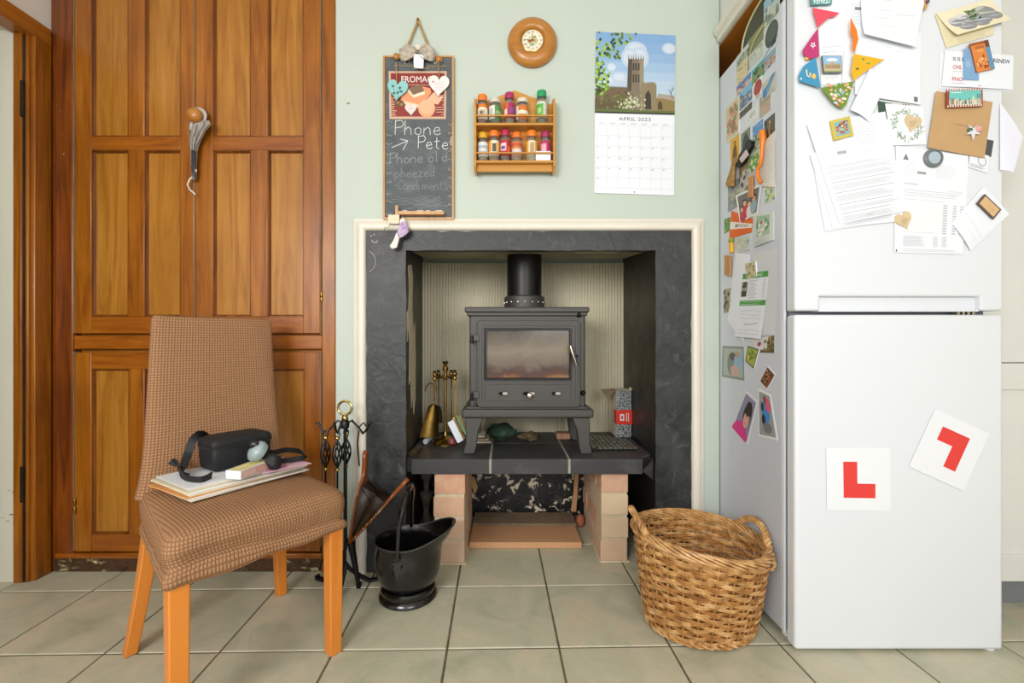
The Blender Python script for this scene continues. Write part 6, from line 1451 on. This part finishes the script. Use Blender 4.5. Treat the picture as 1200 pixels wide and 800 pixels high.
# invoice
s = F([(1049, 171), (1135, 183), (1127, 298), (1047, 296)], 2)
s.poly([(.10, .12), (.14, .06), (.18, .12)], '7a7c80').lines(.12, .15, .3, .26, 7, 'c0c2c4').rect(.30, .215, .42, .24, '9a9c9e').lines(.55, .14, .85, .26, 8, 'c4c6c8').text('OVERVIEW', .12, .35, .014, '8a8c90', fit=.2).lines(.12, .40, .95, .45, 3, '8e9094')
s.line([(.12, .49), (.72, .49)], .0008, 'b4b6b8').lines(.75, .38, .95, .42, 3, 'a4a6a8')
for k in range(12): s.rect(.68, .52+.025*k, .74, .53+.025*k, 'b4b6b8').rect(.82, .52+.025*k, .87, .53+.025*k, 'b4b6b8').rect(.92, .52+.025*k, .97, .53+.025*k, 'b4b6b8')
s.rect(.12, .54, .62, .80, 'e9eaea').lines(.12, .84, .45, .93, 8, 'a8aaac').lines(.55, .84, .62, .93, 8, 'a8aaac', .0007, 0).lines(.68, .84, .75, .93, 8, 'a8aaac', .0007, 0).lines(.12, .965, .9, .98, 2, 'b8babc').rect(.02, .97, .035, .99, '44464a')
s.build('invoice', T('paper'), 'white printed invoice with table of figures in the middle of the fridge', 'paper')
rm = thing('round_magnet', 'round grey magnet with pale blue centre above the invoice', 'magnet', W(1092, 197, FY-.01))
c = W(1092, 186, FY-.001)
MB().lathe([(.0245, 0), (.0265, .002), (.0265, .006), (.023, .010), (.019, .010), (.0185, .007)], c, 32, ax=(0, -1, 0)).build('rim', solid('6f7678', .4), rm, smooth=True)
MB().lathe([(.0185, .006), (.017, .009), (.008, .0105)], c, 28, ax=(0, -1, 0)).build('centre', solid('a9b9c4', .3), rm, smooth=True)
# left letter stack
s = F([(951, 185), (1037, 150), (1056, 258), (966, 271)], 2); s.build('letter_page', T('paper'), 'rear page fanned out beneath the typed letter', 'paper')
s = F([(948, 182), (1040, 140), (1058, 259), (975, 268)], 3.4); s.build('letter_page', T('paper'), 'middle page showing as a thin rim beneath the typed letter', 'paper')
s = F([(944, 147), (1035, 132), (1060, 248), (982, 263)], 5, bow=.003)
s.lines(.06, .10, .2, .17, 3, 'a8aaae').lines(.10, .20, .3, .30, 6, 'c0c2c6').rect(.26, .31, .38, .34, 'a8aaac').lines(.55, .08, .88, .28, 8, 'b0b2b6').lines(.55, .33, .75, .36, 2, 'b8babc')
yy = .44
for blk in (2, 3, 3, 1, 4, 1, 5, 1, 3, 1, 4, 2):
    s.lines(.06, yy, .95, yy+.013*(blk-1), blk, '85888c' if blk == 1 else 'a4a7ab', .0009 if blk == 1 else .0007); yy += .013*blk+.019
s.lines(.4, .965, .5, .97, 1, '9a9ca0', .001, 0)
s.build('typed_letter', T('paper'), 'white typed letter with dense paragraphs tilted on the fridge left', 'letter')
def a5(s):
    s.rect(.14, .14, .86, .86, '7fb0b8')
    for k in range(30): s.ell(.2+.6*random.random(), .2+.6*random.random(), .07, .06, random.choice(['e07a2a', 'e8a83a', '4f8a9a', 'c85a2a', 'd8d0a0', '3a5a60']), 6, random.random()*3)
mag('fridge_magnet', [(969, 144.5), (991, 139), (996, 161), (973.5, 167)], solid('cbb84e', .5), 'square yellow framed magnet with orange flowers on the typed letter', a5, th=.006, layer=12)
# folded white paper with wooden magnet
s = F([(1151, 219), (1181, 251), (1136, 294), (1114, 262)], 3, bow=.004); s.line([(.05, .65), (.95, .7)], .0012, 'd0d2d6').line([(.1, .85), (.9, .8)], .001, 'd6d8dc'); s.build('folded_paper', T('paper'), 'folded white paper set diagonally at the lower right of the papers', 'paper', th=.002)
s = F([(1149, 229), (1168, 247), (1159, 258), (1140, 239.5)], 10); s.rect(.07, .1, .93, .9, 'd2ae80').line([(.45, .3), (.5, .6), (.7, .7), (.75, .5), (.6, .45)], .0009, '9c7a52'); s.build('wooden_magnet', solid('5c4a3c', .5), 'small rectangular light wood magnet on the diagonal folded paper', 'magnet', th=.004)
# thin paper sticking out beyond the right edge
s = F([(1173, 122), (1180, 126), (1176, 204), (1173, 198)], 1)
s = Sheet([W(1172, 120, FY-.004), W(1199, 160, FY-.016), W(1188, 202, FY-.016), W(1172, 199, FY-.004)], (0, -1, 0), 0, bow=.004)
s.lines(.2, .2, .8, .8, 9, 'd0d0e2', .0008); s.build('thin_sheet', plain('thin_lilac_white_paper', 'dfe0ec', .7, var=.02), 'thin white sheet sticking out past the fridge right edge', 'paper')
ti = thing('peg_figure', 'small orange and purple magnet hanging at the very top of the fridge', 'magnet', W(1086, 12, FY-.008))
MB().extrude([W(x, y, FY-.008) for x, y in ((1083, -4), (1088.5, -4), (1088, 4), (1085.5, 11), (1083, 12), (1084, 6))], (0, .004, 0)).build('tail', solid('c99a58', .6), ti, bevel=.0005)
MB().ball(W(1087, 2, FY-.010), .005, 8).build('bead', solid('5f4a78', .5), ti, smooth=True)
# learner plates
def lplate(quad, label, inv=False):
    s = F(quad, 2); P = [(.262, .225), (.48, .225), (.48, .572), (.762, .572), (.762, .80), (.262, .80)]
    s.poly(P, 'dc3a34'); s.build('learner_plate', plain('plate_white', 'e6e9ee', .45, var=.01), label, 'sign', th=.0008)
lplate([(967.5, 524), (1042.5, 524), (1043, 598.5), (968.5, 597)], 'upright square white plate with a red L on the lower fridge door')
lplate([(1128, 575), (1064, 546), (1095, 479), (1158.5, 507.5)], 'tilted upside-down white plate with a red L on the lower fridge door')
# ================================================================ PHOTOS AND MAGNETS ON THE FRIDGE SIDE
def sp(px, py, off=0):
    X = SX-off; Y = X*FPX/(px-CX); return Vector((X, Y, zof(py, Y)))
def SQ(quad, layer=1, **k): return Sheet([sp(x, y) for x, y in quad], (-1, 0, 0), .0006*layer, **k)
def SR(pl, pr, yt, yb, layer=1, **k):
    pl, pr = pl-.7, pr+.7; yt -= .8; yb += .8
    a, b = sp(pl, yt), sp(pl, yb); Y2 = sp(pr, 400).y
    return Sheet([a, Vector((a.x, Y2, a.z)), Vector((a.x, Y2, b.z)), b], (-1, 0, 0), .0006*layer, **k)
def blobs(s, cols, n, x0=.08, x1=.92, y0=.1, y1=.9, r=.09, rb=None):
    for k in range(n): s.ell(x0+(x1-x0)*random.random(), y0+(y1-y0)*random.random(), r, rb or r, random.choice(cols), 7, random.random()*3)
def snap(name, R, base, label, cat='postcard', sky=None, ground=None, cols=(), n=10, r=.085, layer=1, border=None, mat=None, fn=None, th=.0006, lift=0):
    s = (SQ(R, layer) if isinstance(R[0], tuple) else SR(*R, layer=layer))
    if border: s.rect(0, 0, 1, 1, border); b = .07
    else: b = .0
    s.rect(b, b, 1-b, 1-b, base)
    if sky: s.rect(b, b, 1-b, .42, sky)
    if ground: s.rect(b, .78, 1-b, 1-b, ground)
    if cols: blobs(s, cols, int(n*1.7), b+r, 1-b-r, b+r+(.15 if sky else 0), 1-b-r, r)
    if fn: fn(s)
    return s.build(name, mat or T('paper'), label, cat, th=th)
snap('postcard', (864, 877, 68, 80), 'a9b09c', 'pale green landscape postcard, rear end of the top row on the fridge side', sky='c0c8c4', cols=('8a9478', '788468'), n=8)
snap('postcard', (864, 877, 82, 101), 'cfc49c', 'cream sketch postcard below the pale green one at the rear top', cols=('b0a478', '8a7f5c'), n=7, r=.05)
snap('postcard', (877.5, 895, 49, 66), '7f8058', 'olive postcard with curved arch near the top of the fridge side', fn=lambda s: s.line([(.1, .95), (.3, .5), (.6, .25), (.95, .15)], .006, 'b9b878').line([(.2, 1), (.5, .55), (.95, .4)], .004, '54583a'))
snap('postcard', (877.5, 894, 68, 83), 'b9c2b4', 'pale misty postcard under the olive arch card', cols=('d0d4c4', 'a0a898'), n=8)
snap('oval_print', (896, 913, 37, 69), 'c9ccc8', 'white card bearing a dark green oval and blue stripe at the top front', 'card', fn=lambda s: s.ell(.52, .42, .42, .42, '48524a', 20).ell(.55, .38, .3, .3, '525c52', 16).poly([(0, .95), (.9, .62), (.9, .72), (0, 1)], '5f8fb0').poly([(.5, .7), (.85, .6), (.8, .85), (.5, .88)], '2c3440'), layer=2)
snap('postcard', (896, 909, 71, 85), 'a9b0b0', 'postcard of little red-jacketed figures below the dark oval card', sky='7fa4b4', cols=('b8523c', 'c87a5c', 'c8b8a0', '8a5044'), n=12, r=.07)
snap('postcard', (882, 896, 84, 101), '7f8f64', 'harbour postcard with green boats under a turquoise sky', sky='4fa8a8', ground='5f8a54', cols=('4a5a30', '2f4428', '8a9a58'), n=12)
snap('postcard', (864, 880, 103, 113), 'b9b4a8', 'narrow blue and white sporting postcard in the rear column', sky='4f8ac0', cols=('d8d4c8', '3f70a8', 'c0553c'), n=9, r=.08)
snap('postcard', (864, 881, 114, 133), '6a8aa8', 'seaside town postcard in blue tones in the rear column', sky='7fb0d4', ground='5a789a', cols=('c8b494', 'd8d0b8', '8a7054', '4a6a8a'), n=14, r=.07)
s = SR(884, 893, 99, 118, 2); s.ell(.5, .45, .45, .42, 'a03c34', 18).lines(.15, .3, .85, .6, 4, 'c47a68', .001).ell(.5, .9, .3, .1, 'b8ab90', 10); s.build('oval_sticker', T('paper'), 'dark red oval card in the middle of the side photos', 'card')
s = SR(894, 909, 100, 118, 2); s.poly([(.05, .75), (.1, .45), (.4, .35), (.95, -.25), (.98, .0), (.6, .6), (.3, .95), (.1, .95)], '3f7fb4').poly([(.3, .6), (.85, .05), (.7, .4), (.35, .8)], '6aa0c8'); s.lines(.5, .8, .9, .95, 3, 'a09a88', .001); s.build('map_card', solid('c4c2b0', .6), 'cream card with a bright blue leaf-shaped patch near the front edge', 'card')
snap('postcard', (891, 903, 116, 139), 'b0a890', 'striped barn postcard with a pink animal', fn=lambda s: [s.line([(.05, .08+.07*k), (.95, .06+.07*k)], .0016, '7f7a68') for k in range(6)] and s.ell(.45, .72, .25, .12, 'c8a08c', 12).ell(.65, .62, .1, .08, 'c09480', 8))
snap('postcard', (867, 881, 134, 140), '5c5a50', 'thin dark postcard strip below the seaside town card', cols=('3a3830', '7a7668'), n=6)
snap('sketch_card', (875, 887, 133, 149), 'd4d8d6', 'white card with a grey pencil sketch', 'card', fn=lambda s: s.scrawl(.2, .5, .8, .5, '8a9090', .001, 22).ell(.5, .5, .2, .15, 'b8bcb8', 10))
snap('card', (852, 866, 128, 168), 'c9b898', 'cream notelet with pink and green flowers at the rear of the side', 'card', cols=('b8705c', '8a9468', 'c89078', '7f8a60'), n=20, r=.08, layer=3, border='d0c8a8', th=.003)
snap('postcard', (883, 894, 150, 161), '5f8fc0', 'plain blue sky postcard strip in the middle', cols=('8ab0d4',), n=3)
snap('photo', (896.5, 908, 143, 172), '5c5a50', 'dark portrait photo with an ochre figure near the front edge', 'photo', cols=('6f6a5c', '444238'), n=9, fn=lambda s: s.line([(.55, .25), (.5, .6), (.62, .9)], .006, 'b08850').ell(.55, .2, .1, .06, 'b89870', 8))
snap('poster_card', (857, 866, 166, 189), 'd8a424', 'bright yellow card with a dark figure at the rear', 'card', fn=lambda s: s.poly([(.2, .95), (.3, .5), (.5, .3), (.7, .5), (.75, .95)], '6a4a2c').ell(.5, .25, .14, .08, '8a5a3a', 8))
snap('photo', (869.5, 879, 158, 176), '7a8474', 'photo of a dark green statue', 'photo', fn=lambda s: s.poly([(.15, .95), (.2, .45), (.5, .1), (.8, .5), (.85, .95)], '38463a').ell(.5, .25, .15, .1, '48584a', 8))
snap('photo', (883, 894, 162, 179), 'a9b498', 'green and white garden photo in the middle of the side', 'photo', cols=('5f7a44', 'd4d4c8', '3f5a34'), n=12)
snap('photo', (867, 877, 190, 213), '8a7f60', 'brownish animal photo behind the black bottle magnet', 'photo', cols=('b08a54', '5f5a48', '7a6a48'), n=12)
snap('salad_card', [(878, 185), (890, 174), (890, 196), (878, 203)], 'b9c49c', 'leaflet of vegetables and eggs, white and green', 'card', cols=('e8e4d0', '5f9a3c', '8ab04c', 'e0b890', '4a8030'), n=24, r=.1, layer=2)
s = SQ([(893, 170), (909, 153), (909, 219), (891, 218)], 3, bow=.004); s.lines(.1, .2, .85, .9, 18, 'a4a098', .0008); s.build('handwritten_letter', solid('d9d6cb', .7), 'tall curling handwritten letter at the front edge of the fridge side', 'letter')
snap('card', (897, 908, 221, 239), 'c8ccb0', 'yellow and green flower card below the handwritten letter', 'card', cols=('d8d048', '6a9ab8', '8ab078'), n=9, r=.1)
snap('photo', (854, 871, 218, 248), '8a9090', 'grey washed-out photo at the rear below the tan brush', 'photo', cols=('a8a498', '6a7078', 'b0a890'), n=12, layer=1)
snap('photo', (868, 885, 204, 232), 'b4b4ac', 'photo half hidden behind the family snapshot', 'photo', cols=('9a9088', 'c8c4bc', '5c5450'), n=10, layer=1)
def fam(s):
    for x, y, sk, hr, cl in ((.35, .42, 'd8a888', '2c2220', 'c43c48'), (.55, .52, 'dcb090', '4a342a', 'd8d0d4'), (.75, .40, 'd0a080', '3a2a24', '8aa4a8'), (.2, .6, 'd8a888', '30241f', 'b83a44')):
        s.ell(x, y+.28, .15, .25, cl, 10).ell(x, y-.03, .10, .12, hr, 10).ell(x, y, .075, .09, sk, 10)
snap('family_photo', [(863, 229), (894, 215), (889, 250), (868, 261)], '6f6a68', 'white-bordered snapshot of a group of people tilted over other photos', 'photo', border='e4e2de', fn=fam, layer=5, th=.001)
snap('postcard', (896, 913, 4, 34), 'b4c0b8', 'pale blue-green postcard at the very top front corner of the side', sky='8fb4c4', ground='8a9a7c', cols=('c8c8b4', '7a8a80', '5f7a84'), n=12)
def peg(quad, label, layer=8):
    o = thing('clothes_peg', label, 'peg', sp(quad[2][0], quad[2][1], .006*1)); s = SQ(quad, layer)
    A = [s.at(0, 0), s.at(.45, 0), s.at(.45, 1), s.at(0, 1)]; B = [s.at(.55, 0), s.at(1, 0), s.at(1, 1), s.at(.55, 1)]
    for P in (A, B): MB().extrude(P, (-.006, 0, 0)).build('prong', solid('c08a54', .6), o, bevel=.0008)
    c = s.at(.5, .45, .004); MB().tube([c+Vector((0, .006*math.cos(a), .005*math.sin(a))) for a in [2*PI*k/10 for k in range(10)]], .001, 5, closed=True).build('spring', MAT['steel'], o)
peg([(880, 208), (885.5, 205), (885, 231), (880, 232)], 'wooden clothes peg clipping the top of the group snapshot')
peg([(852, 299), (859, 300), (858.5, 323), (852, 322)], 'wooden clothes peg at the rear beside the menu papers')
# bottle magnet
bo = thing('bottle_magnet', 'black stout bottle shaped magnet with a pale label, lying aslant', 'magnet', sp(866, 196, .01))
P = [(864.5, 190), (866, 195), (870, 195.5), (877, 186), (880.5, 178), (884, 172), (884, 166), (880, 163), (876.5, 166), (876, 171), (872, 176)]
MB().extrude([sp(x, y, .006) for x, y in P], (-.010, 0, 0)).build('bottle', MAT['iron_dark'], bo, bevel=.003)
MB().extrude([sp(x, y, .0165) for x, y in ((866.5, 186), (869.5, 191), (878, 181), (874.5, 175))], (-.0008, 0, 0)).build('bottle_label', solid('c8b8b8', .5), bo)
# orange tool
ot = thing('orange_carrot_magnet', 'long curved bright orange plastic magnet with a flared top', 'magnet', sp(891, 215, .01))
MB().tube([sp(x, y, .012) for x, y in ((893, 154), (894, 162), (893, 172), (892.5, 182), (891, 192), (887.5, 199), (888, 207), (891.5, 214))], lambda t: .0062-.001*t if t > .15 else .010, 10).build('handle', solid('e8801c', .35), ot, smooth=True)
# tan brush
tb = thing('tan_brush_magnet', 'tan woven bell-shaped brush magnet at the rear of the fridge side', 'magnet', sp(858, 216, .01))
MB().loft([[sp(x+s_, y, .004+.012*o) for s_, o in ((-w, 0), (-w*.8, 1), (0, 1.5), (w*.8, 1), (w, 0))] for x, y, w in ((863, 184, 3), (861.5, 188, 3.8), (859.5, 193, 2.6), (858.5, 200, 3.2), (857, 208, 4.6), (856, 215, 5.6), (856, 218, 5.2))]).build('brush', plain('tan_weave', 'b58a4c', .8, var=.4, vs_=90, bump=.6, bs=300), tb, smooth=True)
# orange important card
snap('green_card', [(849, 257), (856, 254), (856, 270), (849, 274)], '5f8a4a', 'green card corner at the rear behind the orange envelope', 'card', cols=('7fa860', 'd8c050'), n=6)
s = SQ([(857.5, 247), (883, 256), (881, 272), (855, 280)], 3); s.rect(0, .38, 1, .66, 'e6ded4').text('IMPORTANT', .55, .60, .15, '5a4a44', True, True, fit=.62).lines(.4, .12, .95, .2, 2, 'a04a20', .001).lines(.5, .8, .95, .9, 2, 'a04a20', .001); s.build('orange_envelope', solid('e0641e', .6), 'orange envelope with white IMPORTANT band at the rear of the side', 'envelope', th=.001)
yt = thing('yellow_figure', 'little yellow and orange toy figure magnet under the orange envelope', 'magnet', sp(857, 296, .008))
MB().tube([sp(856.5, 279, .008), sp(857, 285, .008), sp(857.5, 296, .008)], .008, 8).build('torso', solid('e0a824', .5), yt, smooth=True)
MB().ball(sp(856.8, 281.5, .010), .010, 8).build('head', solid('8a9a40', .5), yt, smooth=True)
# plastic pouches
s = SQ([(883, 250), (907, 247), (907, 281), (884, 290)], 3, bow=.005); s.rect(.2, .1, .85, .75, '9fb89c').ell(.5, .4, .32, .25, '4f8a5c', 18).ell(.5, .42, .22, .14, 'b9c4b4', 14); blobs(s, ('b8584c', 'd8b0a0', 'e0dcd0'), 9, .3, .7, .2, .7, .06); s.lines(.1, .85, .9, .95, 3, 'a8aca8', .001); s.build('wreath_pouch', solid('cdd2ce', .4), 'clear pouch holding a green holly wreath card', 'card', th=.002)
s = SQ([(864, 279), (879, 276), (879, 293), (866, 296)], 2); blobs(s, ('c8c488', 'a8c0b4', 'd8d4c4', '9ab0a4'), 16, r=.11); s.build('flower_pouch', solid('bfc6be', .4), 'small translucent pouch of pressed flowers below the orange envelope', 'card', th=.002)
# big sheet, menu
snap('key_rack_card', (849, 859, 340, 366), 'a09c84', 'olive patterned ornament card at the rear beside the big sheet', 'card', cols=('5a5a48', '8a8468', '3f4438'), n=14, r=.1)
s = SQ([(862, 296), (880, 298), (872, 400), (853, 375)], 2, bow=.003); s.build('folded_sheet', T('paper'), 'tall folded white sheet behind the green menu', 'paper')
s = SQ([(882, 297), (912, 290), (908, 392), (880, 394)], 2.2, bow=.002); s.build('plastic_sleeve', plain('pale_sleeve', 'd4d7d8', .3, var=.04), 'pale plastic sleeve behind the green menu at the front edge', 'paper')
snap('dark_photo', [(863, 372), (871, 340), (872, 345), (866, 376)], '2c2622', 'sliver of dark photo between the folded sheet and the menu', 'photo', cols=('6a4a3a',), n=3, layer=4)
s = SQ([(872, 321), (902, 317), (895, 397), (864, 394)], 6, lift=.006)
s.rect(0, 0, 1, .085, '4f9a4a').rect(0, .42, 1, .50, '4f9a4a').lines(.05, .44, .95, .48, 2, 'd8e8d0', .0012).rect(.02, .13, .24, .36, '3f4438'); blobs(s, ('8a6a48', 'c8c0a8', '5a6a44'), 6, .05, .2, .16, .34, .03)
s.lines(.3, .12, .66, .38, 9, '85888a', .0011, .3).lines(.84, .12, .95, .38, 9, '85888a', .0011, 0).text('MENU', .45, .065, .045, 'e0ecd8', True, fit=.35)
for k in range(3): s.scrawl(.08, .58+.06*k, .9, .03, 'b0b2b4', .0009, 22)
s.scrawl(.3, .79, .8, .05, '4a4c50', .0014, 12)
for k in range(2): s.scrawl(.1, .88+.06*k, .9, .02, '9a9c9e', .0009, 22)
s.build('menu_card', T('paper'), 'white menu leaflet with green bands and handwriting', 'leaflet')
snap('cream_magnet', [(875, 309), (887, 306), (888.5, 323), (877, 328)], 'c9be98', 'cream floral magnet pinning the green menu', 'magnet', cols=('a08a5c', '7f8a60', 'd8d0b0'), n=12, layer=9, th=.004)
# lower photos
def cpl(s): s.ell(.45, .55, .2, .35, '7f8a86', 14).ell(.5, .32, .14, .13, '6a5a50', 12).ell(.75, .5, .2, .3, '8fb4c8', 14).ell(.72, .25, .1, .1, 'b09a8a', 10).ell(.6, .75, .2, .18, 'c8a89c', 12)
snap('faded_photo', [(847, 405), (872, 406), (873, 446), (846, 441)], 'aab4ac', 'faded photo of two people leaning together, rear of the side', 'photo', border='8a948c', fn=cpl, layer=1, th=.002)
snap('framed_picture', [(877, 405), (890, 409), (884, 432), (874, 423)], 'a8b048', 'small tilted picture in a dark green frame', 'magnet', border='4a5a3c', cols=('5f7a30', 'd8c848', '7f9a3c'), n=12, layer=3, th=.003)
snap('business_card', [(882, 397), (901, 394), (899, 411), (886, 408)], 'd9d8d2', 'white card with a red and blue flourish below the menu', 'card', fn=lambda s: s.ell(.4, .55, .14, .22, 'b84a50', 10, .5).ell(.45, .5, .05, .18, '4a5a9a', 8, .5).lines(.6, .3, .9, .6, 3, '9a9c9e', .001), layer=3)
snap('brown_photo', [(895, 396), (908, 393), (908, 413.5), (891, 413)], '6a5a34', 'dark olive photo beside the white flourish card', 'photo', cols=('8a7a4c', '4a4a2c', 'a89868'), n=14, layer=2)
snap('diamond_photo', [(900, 428), (909.5, 439), (899, 457), (890, 447)], '4f3c2c', 'small white-edged photo of a crowd hung as a diamond', 'photo', border='dcdcdc', cols=('8a5a34', 'b8804c', '2c2420', 'a84a34'), n=20, r=.07, layer=2, th=.001)
def girl(s):
    s.rect(.06, .05, .94, .95, '8a88a0').ell(.45, .98, .45, .32, 'd62e86', 18).rect(.1, .85, .9, .95, 'd62e86').ell(.6, .42, .27, .29, '2a1a1c', 18).ell(.5, .24, .12, .1, '2a1a1c', 12).ell(.62, .52, .19, .22, 'd9a090', 18).ell(.6, .36, .22, .1, '2a1a1c', 14)
    s.ell(.55, .48, .025, .02, '201818', 8).ell(.72, .48, .025, .02, '201818', 8).line([(.54, .62), (.62, .66), (.71, .62)], .0016, 'c0504c').ell(.63, .55, .02, .03, 'c88c7c', 6)
snap('girl_photo', [(875, 458), (888, 470), (876, 521), (858, 500)], '8a88a0', 'photo of a smiling dark-haired child in a bright pink top', 'photo', border='d8d4dc', fn=girl, layer=2, th=.001)
def kid2(s): s.rect(.08, .05, .92, .95, '9a9c9c').ell(.5, .45, .25, .25, '3f8ac8', 14).ell(.7, .28, .18, .16, 'd85a80', 12).ell(.35, .62, .12, .12, '30283a', 10).ell(.55, .78, .25, .12, '70787c', 12).ell(.5, .18, .12, .1, '8a5a44', 10).ell(.3, .35, .1, .1, '3a2c28', 8)
snap('child_photo', [(889, 455), (903, 462), (912, 516), (889, 511)], '9a9c9c', 'curling white-edged photo of a child in blue and pink near the front edge', 'photo', border='e4e4e4', fn=kid2, layer=2, th=.001)
